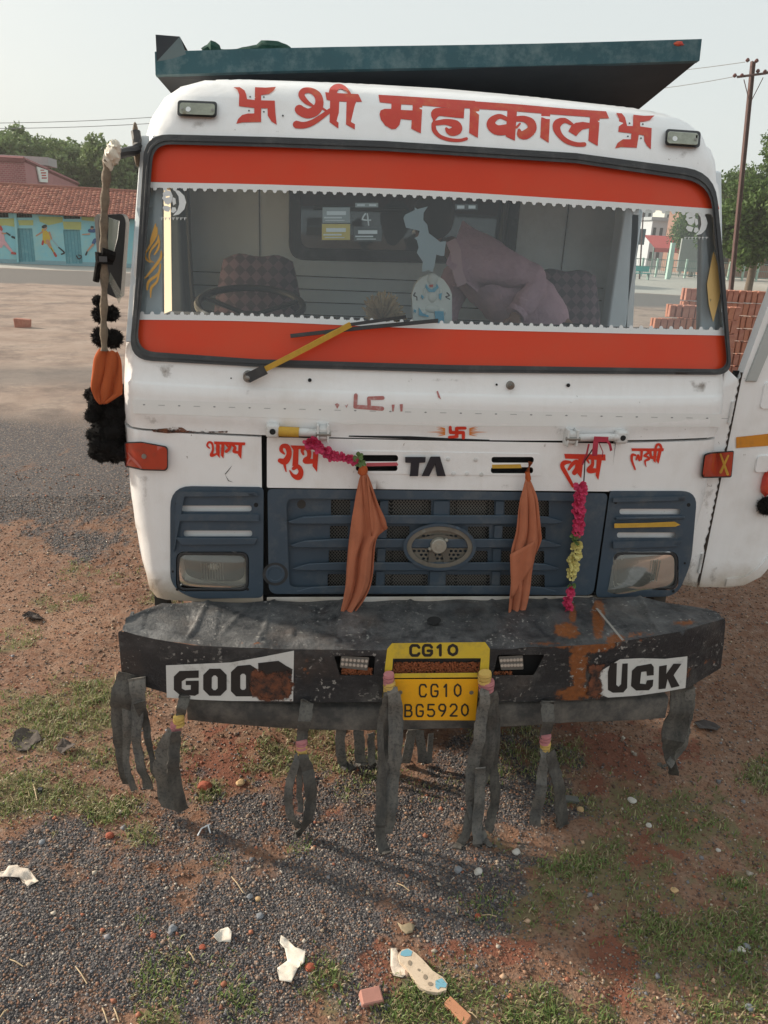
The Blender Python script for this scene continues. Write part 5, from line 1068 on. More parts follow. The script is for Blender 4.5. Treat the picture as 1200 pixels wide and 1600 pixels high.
straps('curved rubber strip bundle bound with yellow and pink, second from the left', [(279, 1124, -.30, 'y', .022), (274, 1134, -.30, 'p', .020)], [([(288, 1088, -.28, .052), (285, 1105, -.30, .045), (279, 1126, -.30, .036)], .1), ([(272, 1138, -.30, .05), (262, 1165, -.30, .085), (257, 1205, -.28, .10), (268, 1260, -.24, .10)], .1),
    ([(277, 1136, -.31, .04), (274, 1165, -.31, .05), (273, 1205, -.30, .055), (287, 1260, -.26, .055)], -.2)])
straps('looped rubber strips bound in pink below the word on the left of the plate', [(471, 1160, -.42, 'p', .022), (471, 1169, -.42, 'y', .021)], [([(480, 1096, -.38, .058), (476, 1125, -.43, .054), (472, 1158, -.425, .046)], 0), ([(468, 1172, -.42, .03), (457, 1205, -.43, .036), (450, 1240, -.42, .038), (455, 1272, -.40, .04), (468, 1292, -.38, .04)], .3),
    ([(473, 1172, -.42, .04), (482, 1205, -.43, .055), (485, 1245, -.42, .055), (478, 1280, -.40, .05), (460, 1303, -.38, .045)], -.3), ([(470, 1175, -.40, .028), (468, 1215, -.39, .026), (469, 1260, -.39, .026)], .2)])
straps('long narrow rubber strips bound in pink and yellow left of the number plate', [(607, 1058, -.40, 'p', .021), (608, 1070, -.40, 'y', .023)], [([(607, 1074, -.40, .035), (602, 1120, -.41, .04), (599, 1180, -.43, .045), (596, 1250, -.47, .045), (594, 1300, -.50, .045), (602, 1340, -.53, .05)], .15),
    ([(612, 1072, -.41, .045), (618, 1110, -.42, .065), (616, 1180, -.43, .06), (611, 1245, -.44, .06), (606, 1300, -.46, .045)], -.2), ([(604, 1075, -.39, .03), (594, 1130, -.40, .028), (595, 1200, -.42, .03)], .3)])
straps('thick bunch of twisted rubber strips at the right edge of the number plate', [(757, 1056, -.40, 'y', .026), (760, 1069, -.40, 'p', .030)], [([(758, 1074, -.40, .05), (761, 1110, -.42, .075), (764, 1160, -.43, .07), (755, 1210, -.44, .055), (738, 1260, -.47, .045), (726, 1305, -.50, .04), (712, 1336, -.53, .045)], .3),
    ([(757, 1076, -.43, .04), (753, 1110, -.44, .05), (745, 1160, -.45, .055), (735, 1215, -.45, .055), (738, 1262, -.46, .05), (750, 1300, -.48, .05), (771, 1332, -.52, .045)], -.5), ([(767, 1076, -.39, .045), (772, 1130, -.39, .045), (769, 1190, -.40, .045), (771, 1245, -.41, .045), (760, 1290, -.44, .045)], .5),
    ([(748, 1190, -.46, .045), (746, 1240, -.46, .05), (742, 1290, -.48, .045), (744, 1320, -.5, .04)], .2)])
straps('looped rubber strips bound in pink and yellow on the right half of the bumper', [(852, 1152, -.42, 'p', .022), (852, 1164, -.42, 'y', .021)], [([(856, 1096, -.38, .060), (855, 1125, -.43, .056), (852, 1156, -.425, .046)], 0), ([(849, 1168, -.42, .035), (847, 1200, -.44, .045), (842, 1240, -.44, .05), (834, 1285, -.42, .055)], .2),
    ([(856, 1168, -.42, .045), (866, 1205, -.43, .058), (873, 1245, -.43, .060), (874, 1290, -.41, .065), (862, 1306, -.40, .05)], -.2)])
straps('twisted black rubber strip hanging at the far right end of the bumper', None, [([(1066, 1072, -.21, .11), (1062, 1110, -.22, .11), (1052, 1150, -.22, .12), (1046, 1178, -.21, .055), (1054, 1212, -.18, .05)], .5), ([(1076, 1072, -.20, .05), (1072, 1120, -.20, .05), (1062, 1165, -.20, .045), (1044, 1190, -.2, .04), (1030, 1196, -.2, .04)], -.3)], mt='strap')
straps('short rubber loops hanging behind the lower beam left of the plate', None, [([(533, 1140, .02, .05), (532, 1175, .02, .05), (540, 1205, .02, .05), (552, 1212, .02, .045)], .1), ([(560, 1140, .04, .055), (562, 1175, .04, .055), (566, 1215, .05, .06)], 0), ([(579, 1140, .04, .035), (580, 1180, .04, .04), (584, 1215, .06, .04)], .2), ([(596, 1140, .05, .03), (593, 1190, .05, .03)], .1)], mt='strap2')
straps('rubber loops hanging behind the lower beam between the plate bundles', None, [([(644, 1140, .02, .045), (636, 1180, .02, .05), (626, 1222, .04, .055)], .1), ([(655, 1140, .03, .045), (660, 1190, .03, .05), (661, 1235, .05, .05)], 0), ([(672, 1140, .04, .03), (668, 1190, .04, .03)], .3)], mt='strap2')
# ---------------------------------------------------------------- left side: stick, mirror, pompoms, cloth
MP = lambda px, py, y=.25: P3(px, py, y)
MB().tube(spline([P3(212, 205, .35), P3(214, 232, .33), P3(196, 238, .28), P3(170, 246, .25)], 4), .018, 8).build('mirror_arm', M['rubber'], truck)
MB().ball(P3(213, 226, .36), (.014, .03, .08), 10, 8).build('arm_mount', M['wood'], truck)
mr = MB(); a = MP(156, 336); b = MP(197, 470)
mir = slab('side_mirror', [rnd([(157, 336), (194, 334), (199, 345), (190, 468), (163, 455), (158, 400)], 8)], [], .03, -.05, M['mirror_back'], truck, yplane(.32), bevel=.015, step=20)
slab('mirror_edge', [rnd([(152, 340), (158, 334), (160, 400), (156, 395)], 2)], [], .05, -.04, mat('grey_mirror_edge', (.25, .24, .22), .6), mir, yplane(.30), bevel=.004, dense=False)
st = thing('wooden_stick', 'peeling wooden stick wrapped in cream plastic at its top, lashed upright to the left mirror', 'stick', P3(163, 548, .16))
MB().tube([P3(x, y, .16) for x, y in spline([(168, 248), (166, 280), (163, 330), (162, 380), (163, 440), (162, 500), (163, 548)], 5)], [.016+.003*math.sin(i*1.7)-.0001*i for i in range(31)], 10).build('shaft', M['wood'], st)
MB().ball(P3(176, 241, .16), (.026, .028, .034), 14, 10, .5).ball(P3(180, 230, .16), (.022, .022, .022), 12, 8, .6).ball(P3(169, 252, .16), (.018, .022, .036), 10, 8, .5).build('plastic_wrap', M['cotton'], st)
MB().tube([P3(163, 395, .16), P3(163, 412, .16)], [.034, .032], 10).tube([P3(156, 398, .15), P3(150, 440, .16)], .012, 6).tube([P3(158, 395, .14), P3(178, 402, .16)], .022, 8).build('lashing', M['wool'], st)
MB().box(P3(155, 409, .10), P3(167, 401, .105)).build('buckle', mat('black_buckle', (.06, .06, .065), .4), st)
pv = yplane(.20)([(170, 340), (186, 345), (183, 372), (176, 400), (168, 395), (172, 425), (192, 460), (186, 475), (170, 440)])
sh = MB(); sh.add(list(pv[:5])+[q+np.array([0, .01, 0]) for q in pv[:5]], [(0, 1, 2, 3, 4), (9, 8, 7, 6, 5)]+[(i, i+5, (i+1) % 5+5, (i+1) % 5) for i in range(5)]); sh.add(list(pv[5:]), [(0, 1, 2, 3)])
sh_ = sh.build('plastic_sheet', M['plasticwrap'], loc=pv[0], sm=False); tag(sh_, 'crumpled clear plastic sheet over the left side mirror', 'plastic sheet')
def pompom(c, r, name, label=None, parent=None, seed=0, n=380, cat=None):
    rg = random.Random(seed); mb_ = MB(); c = np.array(c); mb_.ball(c, r*.72, 12, 8, .2)
    for _ in range(n):
        v_ = np.array([rg.gauss(0, 1) for _ in range(3)]); v_ /= np.linalg.norm(v_); s_ = np.cross(v_, [rg.gauss(0, 1) for _ in range(3)]); s_ = s_/(np.linalg.norm(s_)+1e-6)*r*.07
        b_ = c+v_*r*.55; mb_.add([b_-s_, b_+s_, c+v_*r*rg.uniform(.84, 1.02)+s_*2*rg.uniform(-1, 1)], [(0, 1, 2)])
    if parent is None: o = mb_.build(name, M['wool'], loc=c, sm=False); tag(o, label, cat or 'tassel', 'black wool tassels by the left mirror')
    else: o = mb_.build(name, M['wool'], parent, sm=False)
    return o
for k, (x, y, r_, lb) in enumerate(((158, 492, .045, 'upper black wool pompom left of the stick'), (174, 490, .04, 'upper black wool pompom right of the stick, against the cab'), (159, 527, .05, 'lower black wool pompom left of the stick'), (177, 529, .05, 'lower black wool pompom right of the stick, against the cab'))):
    pompom(P3(x, y, .22), r_, 'wool_pompom', lb, seed=k)
tg = thing('wool_garland', 'large hanging clump of black wool pompoms below the orange cloth on the left', 'garland', P3(165, 630, .24))
k = 10
for row, y in enumerate(range(618, 716, 15)):
    for x in (144+row*1.0, 152+row, 160+row*1.0, 168+row, 175+row*.6, 183, 190):
        if x < 148 and row in (3, 5): continue
        if row == 6 and x < 150: continue
        pompom(P3(x+random.uniform(-3, 3), y+random.uniform(-5, 5), .24+random.uniform(-.04, .05)), random.uniform(.036, .048), 'pompom', parent=tg, seed=k, n=170); k += 1
pompom(P3(153, 470, .24), .03, 'wool_pompom', 'small wisp of black wool under the left mirror', seed=77, n=160)
rc_ = drape('cloth', 'rust orange cloth bunched around the foot of the stick by the left side', [(156, 545, 184, 550), (148, 560, 190, 565), (145, 585, 192, 590), (144, 606, 192, 612), (149, 622, 186, 618), (156, 632, 168, 628)], .17, .011, 2.4, M['cloth2'], seed=5)
rt_ = MB(); o_ = pompom(P3(1199, 790, .18), .06, 'wool_pompom', 'black wool tassel at the right edge, hanging by the open door', seed=90); o_['group'] = 'black wool tassels on the open door'
o_ = MB().ball(P3(1200, 755, .18), (.03, .03, .06), 10, 8, .3).build('rag', M['red_text'], loc=P3(1200, 755, .18)); tag(o_, 'dark red rag hanging at the right edge by the open door', 'rag')
# ---------------------------------------------------------------- on the dashboard
pl = yplane(.27); pq = Z(560, 290, 3.5294)
idp = pq([(298, 760), (293, 600), (310, 545), (340, 510), (375, 492), (400, 486), (430, 492), (470, 520), (498, 560), (513, 600), (513, 740), (500, 765)])
idol = slab('plaque', [rnd(idp, 2)], [], .012, -.015, M['idol'], None, pl, bevel=.004, step=20); tag(idol, 'white arched plaster plaque with a small blue and white seated relief on the dashboard', 'plaque')
org = Vector(pl([(675, 500)])[0]); idol.data.transform(Matrix.Translation(-org)); idol.location = org
rb_ = MB(); 
for (px, py, rx, rz2) in ((675, 441, .013, .016), (675, 462, .022, .028), (662, 458, .008, .022), (688, 458, .008, .022), (675, 482, .034, .018), (660, 488, .016, .014), (690, 488, .016, .014), (675, 436, .024, .024)):
    c_ = pl([(px, py)], .010)[0]; rb_.ball(c_, (rx, .010, rz2), 12, 8)
rb_.build('relief', M['idol'], idol)
slab('blue_enamel', [pq([(415, 690), (465, 690), (468, 765), (440, 770), (420, 730)]), pq([(330, 670), (350, 700), (385, 715), (380, 722), (330, 712)]), pq([(345, 600), (358, 612), (350, 624), (342, 612)]), pq([(440, 595), (455, 590), (450, 630), (440, 620)]), pq([(303, 680), (315, 685), (312, 700), (302, 695)]), pq([(370, 540), (380, 560), (400, 572), (425, 555), (428, 540), (438, 560), (415, 585), (385, 585), (366, 560)])], [], .022, .010, M['idolblue'], idol, pl, dense=False)
slab('dark_detail', stroke(pq([(310, 590, 7), (303, 605, 7), (318, 612, 6), (320, 630, 6)]), 3)+stroke(pq([(485, 590, 7), (498, 605, 7), (478, 612, 6), (500, 625, 6)]), 3), [], .0135, None, M['ink'], idol, pl, dense=False)
slab('red_mark', [pq([(385, 545), (408, 543), (405, 558), (388, 558)]), pq([(390, 757), (412, 757), (410, 770), (392, 770)])], [], .0225, None, M['red_text'], idol, pl, dense=False)
db_ = MB(); rg = random.Random(4); c0 = P3(597, 502, .30)
for _ in range(220):
    v_ = np.array([rg.gauss(0, 1), rg.gauss(0, .7), abs(rg.gauss(0, 1))+.1]); v_ /= np.linalg.norm(v_); l = rg.uniform(.05, .10); tip = c0+v_*l*np.array([1, 1, 1.25]); s_ = np.cross(v_, [rg.gauss(0, 1) for _ in range(3)]); s_ = s_/(np.linalg.norm(s_)+1e-6)*.006
    db_.add([c0+v_*.01, tip-s_, tip+v_*.010, tip+s_], [(0, 1, 2, 3)]); n_ = np.cross(s_, v_)
    db_.add([tip-v_*.012, tip-n_, tip+v_*.008, tip+n_], [(0, 1, 2, 3)])
o_ = db_.build('dried_flowers', M['dried'], loc=c0, sm=False); tag(o_, 'bunch of dried straw coloured flowers on the dashboard behind the wiper', 'dried flowers')
# ---------------------------------------------------------------- person inside the cab
def skin_mesh(name, verts, edges, radii, mt, parent, root=0, sub=2):
    me = bpy.data.meshes.new(name); me.from_pydata([tuple(map(float, v)) for v in verts], edges, []); me.update()
    o = link(name, me, mt, parent); 
    md = o.modifiers.new('skin', 'SKIN'); md.use_smooth_shade = True
    for i, v in enumerate(me.skin_vertices[0].data if me.skin_vertices else []): pass
    if not me.skin_vertices:
        bm = bmesh.new(); bm.from_mesh(me); bm.verts.layers.skin.verify(); bm.to_mesh(me); bm.free()
    for i, v in enumerate(me.skin_vertices[0].data): v.radius = radii[i] if isinstance(radii[i], tuple) else (radii[i], radii[i]); v.use_root = (i == root)
    o.modifiers.new('sub', 'SUBSURF').levels = sub; o.modifiers['sub'].render_levels = sub
    return o
per = thing('person', 'person in a mauve long sleeved shirt bending over sideways inside the cab', 'person', (.75, 1.0, 1.25))
Yp = .95
J = lambda px, py, y: P3(px, py, y)
hip = J(868, 520, 1.05)+[0, 0, -.08]; chest = J(768, 438, .98); neck = J(712, 395, .92); spine = J(822, 475, 1.0)
headb = J(694, 372, .90); headc = J(676, 352, .86); crown_ = J(662, 338, .84)
sl = J(738, 400, .84); el = J(845, 440, .80); wr = J(806, 492, .72); hand = J(802, 512, .68)
sr = J(728, 405, 1.08); er = J(700, 470, 1.10); wr2 = J(690, 520, 1.02); kn1 = hip+[.05, -.40, -.02]; an1 = kn1+[0, -.02, -.40]; kn2 = hip+[-.12, -.38, -.02]; an2 = kn2+[0, .0, -.40]
bv = [hip, spine, chest, neck, headb, sl, el, wr, hand, sr, er, wr2, kn1, an1, kn2, an2]
be = [(0, 1), (1, 2), (2, 3), (3, 4), (2, 5), (5, 6), (6, 7), (7, 8), (2, 9), (9, 10), (10, 11), (0, 12), (12, 13), (0, 14), (14, 15)]
br = [.13, .12, .14, .055, .05, .055, .042, .030, .034, .055, .042, .03, .075, .05, .075, .05]
body_o = skin_mesh('body', bv, be, br, M['skin'], per)
hd = MB(); ax = (crown_-headb)/np.linalg.norm(crown_-headb); hc = (headc+crown_)/2*.5+headc*.5
def ell(c, r, seg=20, ring=14, face=None):
    vs = []; 
    return vs
hd.ball(hc, (.080, .095, .105), 20, 14)
fd = np.array([-.65, -.35, -.68]); fd /= np.linalg.norm(fd)      # the face looks down and to the left
side_ = np.cross(fd, [0, 0, 1]); side_ /= np.linalg.norm(side_); upf = np.cross(side_, fd)
hd.ball(hc+fd*.088, (.016, .016, .02), 10, 8); hd.ball(hc+fd*.06-upf*.05, (.05, .05, .05), 12, 8)
for s_ in (-1, 1): hd.ball(hc+side_*.082*s_, (.016, .018, .028), 8, 6)
hd.build('head', M['skin'], body_o)
ey = MB(); [ey.ball(hc+fd*.080+upf*.015+side_*.032*s_, .011, 8, 6) for s_ in (-1, 1)]; ey.build('eye', M['idol'], body_o)
mo = MB(); mo.tube([hc+fd*.10-upf*.052-side_*.02, hc+fd*.105-upf*.054, hc+fd*.10-upf*.052+side_*.02], .006, 6); mo.build('mouth', M['red_text'], body_o)
hr = MB(); hr.ball(hc-fd*.012+upf*.018+np.array([.01, -.03, .012]), (.100, .100, .112), 18, 12, .06); hr.build('hair', M['hair'], body_o)
# hand with five bent fingers
hv = []; he = []; hr_ = []
def chain(pts, rads):
    n0 = len(hv); hv.extend(pts); hr_.extend(rads); he.extend([(n0+i, n0+i+1) for i in range(len(pts)-1)])
dn = (hand-wr)/np.linalg.norm(hand-wr); sx_ = np.array([1, .2, 0]); sx_ = sx_-dn*(sx_@dn); sx_ /= np.linalg.norm(sx_); nz = np.cross(dn, sx_)
for k, (o__, l) in enumerate(((-.030, .062), (-.010, .074), (.010, .07), (.029, .055))):
    b_ = hand+sx_*o__; chain([b_, b_+dn*.04, b_+dn*(.04+l*.5)+nz*.01, b_+dn*(.04+l)+nz*.03], [.010, .0095, .0085, .007])
fo = skin_mesh('fingers', hv, he, hr_, M['skin'], body_o, sub=1)
hv, he, hr_ = [], [], []; chain([wr+dn*.02-sx_*.012, wr+dn*.05-sx_*.045, wr+dn*.085-sx_*.055], [.013, .011, .009]); skin_mesh('thumb', hv, he, hr_, M['skin'], body_o, sub=1)
shv = [hip, spine, chest, neck+(chest-neck)*.5, sl, el, wr, sr, er, wr2]; she = [(0, 1), (1, 2), (2, 3), (2, 4), (4, 5), (5, 6), (2, 7), (7, 8), (8, 9)]
shr = [.19, .195, .19, .14, .12, .078, .060, .10, .08, .06]
sho = skin_mesh('shirt', shv, she, shr, M['shirt'], body_o, sub=3)
tx = bpy.data.textures.new('folds', 'CLOUDS'); tx.noise_scale = .09; dm_ = sho.modifiers.new('folds', 'DISPLACE'); dm_.texture = tx; dm_.strength = .038
cl_ = MB(); cl_.ribbon([J(704, 376, .80), J(712, 392, .78), J(715, 425, .77), J(722, 445, .78)], .05, .008, side=(1, 0, .1)); cl_.build('collar', mat('pale_mauve_placket', (.62, .40, .44), .9), sho)
cf_ = MB(); cf_.tube([wr+(el-wr)*.10, wr+(el-wr)*-.02], [.055, .052], 12); cf_.build('cuff', M['shirt'], sho)
skin_mesh('trousers', [hip, kn1, an1, kn2, an2], [(0, 1), (1, 2), (0, 3), (3, 4)], [.16, .09, .065, .09, .065], M['trouser'], body_o)
# ================================================================== BACKGROUND
def leafmat(name, a, b_):
    Mt, t, b, o = nodes(name); at = t.nodes.new('ShaderNodeAttribute'); at.attribute_name = 'tone'
    n = noise(t, .35, 3, .5); ad = t.nodes.new('ShaderNodeMath'); ad.operation = 'MULTIPLY_ADD'; ad.inputs[1].default_value = .6; t.links.new(n.outputs[0], ad.inputs[0])
    sb = t.nodes.new('ShaderNodeMath'); sb.operation = 'MULTIPLY'; sb.inputs[1].default_value = .7; t.links.new(at.outputs['Fac'], sb.inputs[0]); t.links.new(sb.outputs[0], ad.inputs[2])
    c = mixc(t, ad.outputs[0], a, b_); t.links.new(c, b.inputs['Base Color']); b.inputs['Roughness'].default_value = .65; b.inputs['Specular IOR Level'].default_value = .3
    tr = t.nodes.new('ShaderNodeBsdfTranslucent'); t.links.new(c, tr.inputs[0]); ms = t.nodes.new('ShaderNodeMixShader'); ms.inputs[0].default_value = .3
    t.links.new(b.outputs[0], ms.inputs[1]); t.links.new(tr.outputs[0], ms.inputs[2]); t.links.new(ms.outputs[0], o.inputs[0]); return Mt
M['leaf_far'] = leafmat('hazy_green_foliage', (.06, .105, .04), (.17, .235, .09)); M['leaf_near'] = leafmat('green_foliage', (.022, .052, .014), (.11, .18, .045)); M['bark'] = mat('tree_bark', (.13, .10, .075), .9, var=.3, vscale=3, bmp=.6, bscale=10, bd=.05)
def tree(label, base, h, crown, nleaf, lsz, mt, group, seed, trunk_r=.25, cat='tree', name='tree'):
    rr_ = np.random.default_rng(seed); base = np.array(base, float); t_ = thing(name, label, cat, base, group); rg = random.Random(seed)
    tm = MB(); top_ = base+np.array([rg.uniform(-.4, .4), 0, h*.62])
    tm.tube([base-[0, 0, .2], base+(top_-base)*.35+[rg.uniform(-.2, .2), 0, 0], top_], [trunk_r, trunk_r*.8, trunk_r*.45], 9)
    for (cx, cy, cz, r_) in crown[:9]:
        c = base+np.array([cx, cy, cz]); s0 = base+(top_-base)*rg.uniform(.4, .9); tm.tube([s0, (s0+c)/2+[0, 0, .3], c], [trunk_r*.4, trunk_r*.25, trunk_r*.08], 6)
    tm.build('trunk', M['bark'], t_)
    R_ = np.array([c[3] for c in crown]); pr = R_**2/np.sum(R_**2); idx = rr_.choice(len(crown), nleaf, p=pr); C_ = np.array([c[:3] for c in crown])[idx]+base; RR_ = R_[idx]
    # clumps inside each lobe
    d = rr_.normal(size=(nleaf, 3)); d /= np.linalg.norm(d, axis=1)[:, None]; rad = RR_*(.55+.5*rr_.random(nleaf)**.7)
    nc = 26; cl = rr_.normal(size=(len(crown), nc, 3)); cl /= np.linalg.norm(cl, axis=2)[:, :, None]; ji = rr_.integers(0, nc, nleaf); pick = cl[idx, ji]; cr_ = rr_.uniform(.45, 1.25, (len(crown), nc))[idx, ji]
    d = d*.30+pick*cr_[:, None]; Pn = C_+d*RR_[:, None]*.9*np.array([1, 1, .85])+rr_.normal(size=(nleaf, 3))*.08
    n_ = rr_.normal(size=(nleaf, 3)); n_ /= np.linalg.norm(n_, axis=1)[:, None]; a = np.cross(n_, rr_.normal(size=(nleaf, 3))); a /= np.linalg.norm(a, axis=1)[:, None]; b_ = np.cross(n_, a); s_ = lsz*(.6+.8*rr_.random(nleaf))[:, None]
    V = np.stack([Pn-a*s_, Pn+b_*s_*.55, Pn+a*s_, Pn-b_*s_*.55], 1).reshape(-1, 3)-base
    me = bpy.data.meshes.new('crown'); me.vertices.add(len(V)); me.vertices.foreach_set('co', V.ravel()); me.loops.add(nleaf*4); me.loops.foreach_set('vertex_index', np.arange(nleaf*4)); me.polygons.add(nleaf); me.polygons.foreach_set('loop_start', np.arange(nleaf)*4); me.polygons.foreach_set('loop_total', np.full(nleaf, 4)); me.update(); me.validate()
    at = me.attributes.new('tone', 'FLOAT', 'POINT'); at.data.foreach_set('value', np.repeat(rr_.random((len(crown), nc))[idx, 0]*.5+rr_.random(nleaf)*.5, 4).astype(np.float32))
    o = bpy.data.objects.new('crown', me); me.materials.append(mt); o.parent = t_; COL.objects.link(o); tag(o, kind='stuff'); return t_
def crownblobs(w_, z0, z1, n, r0, r1, seed, dy=.6):
    rg = random.Random(seed); out = []
    for k in range(n):
        t = rg.random(); z = z0+(z1-z0)*t; ww = w_*math.sqrt(max(.05, 1-(2*t-1)**2*.8)); out.append((rg.uniform(-ww, ww), rg.uniform(-ww, ww)*dy, z, rg.uniform(r0, r1)))
    return out
# trees behind the left building
lab = ['hazy green tree behind the far left end of the tiled roof', 'tallest hazy tree with a feathery top above the pink building', 'broad dark green tree behind the middle of the tiled roof', 'rounded green tree behind the right end of the tiled roof, next to the truck', 'low green tree between the pink building and the tall tree']
for k, (px, ytop, y_, w_) in enumerate(((5, 218, 66, 3.4), (55, 192, 70, 3.6), (110, 212, 68, 4.0), (168, 218, 63, 4.0), (85, 215, 65, 3.4))):
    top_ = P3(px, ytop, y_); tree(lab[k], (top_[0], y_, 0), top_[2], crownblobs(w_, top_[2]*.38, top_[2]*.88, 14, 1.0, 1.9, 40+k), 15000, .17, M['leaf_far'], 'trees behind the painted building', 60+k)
# left building with murals
A = G3(-60, 409); A2 = G3(150, 416.5); dW = (A2-A)/np.linalg.norm(A2-A); nW = np.array([dW[1], -dW[0], 0]); nW = nW if nW[1] < 0 else -nW
wsurf = planesurf(A, nW)
bl = thing('painted_building', 'long low building with pale blue mural wall and red tiled roof on the left', 'building', A2)
M['wallblue'] = mat('pale_blue_wall_paint', (.22, .50, .56), .85, var=.10, vscale=1.2, dirt=(.36, .52, .46), dscale=.8, damt=(.45, .75)); M['wallyel'] = mat('pale_yellow_wall_patch', (.42, .44, .16), .85, var=.15, vscale=2)
E_l = wsurf([(-60, 331)])[0]; zt = wsurf([(60, 334)])[0][2]; Lw = 34.0
def wp(s_, z, off=0): return A+dW*s_+np.array([0, 0, z-A[2]])+nW*off
s_of = lambda px, py: float((wsurf([(px, py)])[0]-A)@dW)
z_of = lambda px, py: float(wsurf([(px, py)])[0][2])
doors = [((26, 357), (53, 409)), ((101, 359), (127, 412))]; vents = [((24, 332), (50, 340)), ((99, 334), (125, 342)), ((-16, 331), (13, 340)), ((176, 338), (203, 346))]
wx = lambda p, off=0.0: np.array([wp(q[0], q[1], off) for q in np.atleast_2d(p)])
hole = lambda a, b: [(s_of(a[0], (a[1]+b[1])/2), z_of(a[0], b[1])), (s_of(b[0], (a[1]+b[1])/2), z_of(b[0], b[1])), (s_of(b[0], (a[1]+b[1])/2), z_of(b[0], a[1])), (s_of(a[0], (a[1]+b[1])/2), z_of(a[0], a[1]))]
slab('wall', [[(0, 0), (Lw, 0), (Lw, zt), (0, zt)]], [hole(*d) for d in doors]+[hole(*v) for v in vents], 0, -.3, M['wallblue'], bl, wx, step=1.0, dense=False)
for d in doors:
    h = hole(*d); dd = slab('door', [h], [], -.12, -.18, mat('blue_green_door', (.10, .30, .35), .7, dirt=(.22, .42, .44), dscale=2), bl, wx, dense=False)
    x0, x1 = h[0][0], h[1][0]
    for q_ in (.2, .4, .6, .8): slab('groove', [rect(x0+(x1-x0)*q_-.012, h[0][1], x0+(x1-x0)*q_+.012, h[2][1])], [], -.115, None, mat('door_groove', (.06, .2, .24), .8), dd, wx, dense=False)
for v in vents:
    h = hole(*v); vv = slab('vent', [h], [], -.2, None, M['dark'], bl, wx, dense=False)
    for q_ in range(1, 6): x = h[0][0]+(h[1][0]-h[0][0])*q_/6; slab('bar', [rect(x-.02, h[0][1], x+.02, h[2][1])], [], -.05, -.08, M['soot'], vv, wx, dense=False)
slab('yellow_band', [[(-10, 342), (26, 341), (26, 355), (8, 352), (-10, 355)], [(28, 344), (52, 344), (52, 352), (30, 352)], [(60, 338), (98, 339), (98, 347), (76, 352), (62, 346)], [(98, 346), (127, 347), (127, 359), (100, 358)], [(127, 336), (150, 338), (148, 346), (128, 344)]], [], .01, None, M['wallyel'], bl, wsurf, dense=False, step=5)
slab('pilaster', [[(22, 333), (26, 333), (30, 410), (27, 410)]], [], .12, 0, M['wallblue'], bl, wsurf, dense=False)
# simple painted sports figures
mr_ = Z(0, 230, 5.714)
mats_ = {'y': mat('mural_yellow', (.55, .38, .04), .8), 'p': mat('mural_pink', (.60, .33, .36), .8), 'k': mat('mural_black', (.02, .025, .03), .8), 's': mat('mural_skin', (.45, .24, .15), .8), 'r': mat('mural_red', (.42, .05, .04), .8), 'b': mat('mural_blue', (.03, .08, .20), .8), 'g': mat('mural_grey', (.30, .38, .42), .8)}
FIG = [('y', [(385, 740, 30), (410, 780, 60), (415, 830, 70)]), ('s', [(400, 735, 26), (405, 720, 34)]), ('k', [(385, 712, 26), (405, 705, 30)]), ('s', [(380, 755, 16), (350, 775, 14), (325, 790, 12)]), ('s', [(440, 760, 16), (455, 800, 14), (462, 822, 12)]), ('r', [(385, 840, 20), (380, 865, 20)]),
       ('s', [(425, 840, 36), (450, 890, 26)]), ('y', [(455, 895, 18), (480, 935, 16)]), ('r', [(485, 945, 20), (500, 970, 22)]), ('k', [(455, 900, 6), (475, 935, 5)]), ('g', [(465, 825, 8), (520, 885, 9)]), ('k', [(525, 895, 12), (575, 940, 14), (550, 955, 14)]),
       ('p', [(0, 770, 60), (20, 830, 50), (5, 880, 40)]), ('r', [(0, 715, 34), (15, 735, 24)]), ('p', [(30, 840, 34), (80, 900, 24), (115, 940, 18)]), ('r', [(110, 945, 22), (145, 950, 18)]), ('k', [(60, 765, 12), (90, 785, 14)]), ('k', [(110, 800, 18), (148, 815, 20)]), ('s', [(20, 770, 14), (50, 770, 14)]),
       ('b', [(800, 745, 30), (840, 745, 36)]), ('s', [(820, 722, 26), (826, 716, 26)]), ('k', [(820, 712, 20), (832, 714, 16)]), ('s', [(800, 775, 14), (735, 780, 8)]), ('b', [(850, 830, 34), (835, 855, 30)]), ('s', [(830, 870, 20), (795, 910, 16), (778, 930, 12)]), ('k', [(778, 935, 14), (768, 960, 16)]),
       ('k', [(685, 970, 12), (700, 995, 12), (722, 990, 12), (725, 970, 10), (700, 962, 8)])]
for k, (cc_, L_) in enumerate(FIG): slab('mural_shape', stroke(mr_(L_), 3), [], .014+.0015*k, None, mats_[cc_], bl, wsurf, dense=False, step=100)
# roof: rows of overlapping tiles
ze = zt-.02; zr_ = P3(60, 291, 46)[2]; depth = 3.6
rf = MB(); tiles = []
nr, ntile = 15, 150
for r_ in range(nr):
    t0 = r_/nr; t1 = (r_+1.25)/nr; y0 = -.55+(depth+.55)*t0; z0 = ze+(zr_-ze)*t0; y1 = -.55+(depth+.55)*t1; z1 = ze+(zr_-ze)*t1
    for c in range(ntile):
        s0 = c*Lw/ntile; s1 = s0+Lw/ntile*.94; j = random.uniform(-.012, .012); q_ = (s0+s1)/2
        a = [wp(s0, z0+.05+j, -y0), wp(q_, z0+.085+j, -y0), wp(s1, z0+.05+j, -y0), wp(s0, z1+j, -y1), wp(q_, z1+.03+j, -y1), wp(s1, z1+j, -y1), wp(s0, z0+j, -y0), wp(s1, z0+j, -y0)]
        rf.m = 0 if random.random() < .62 else (1 if random.random() < .6 else 2)
        rf.add(a, [(0, 1, 4, 3), (1, 2, 5, 4), (6, 7, 2, 1, 0)])
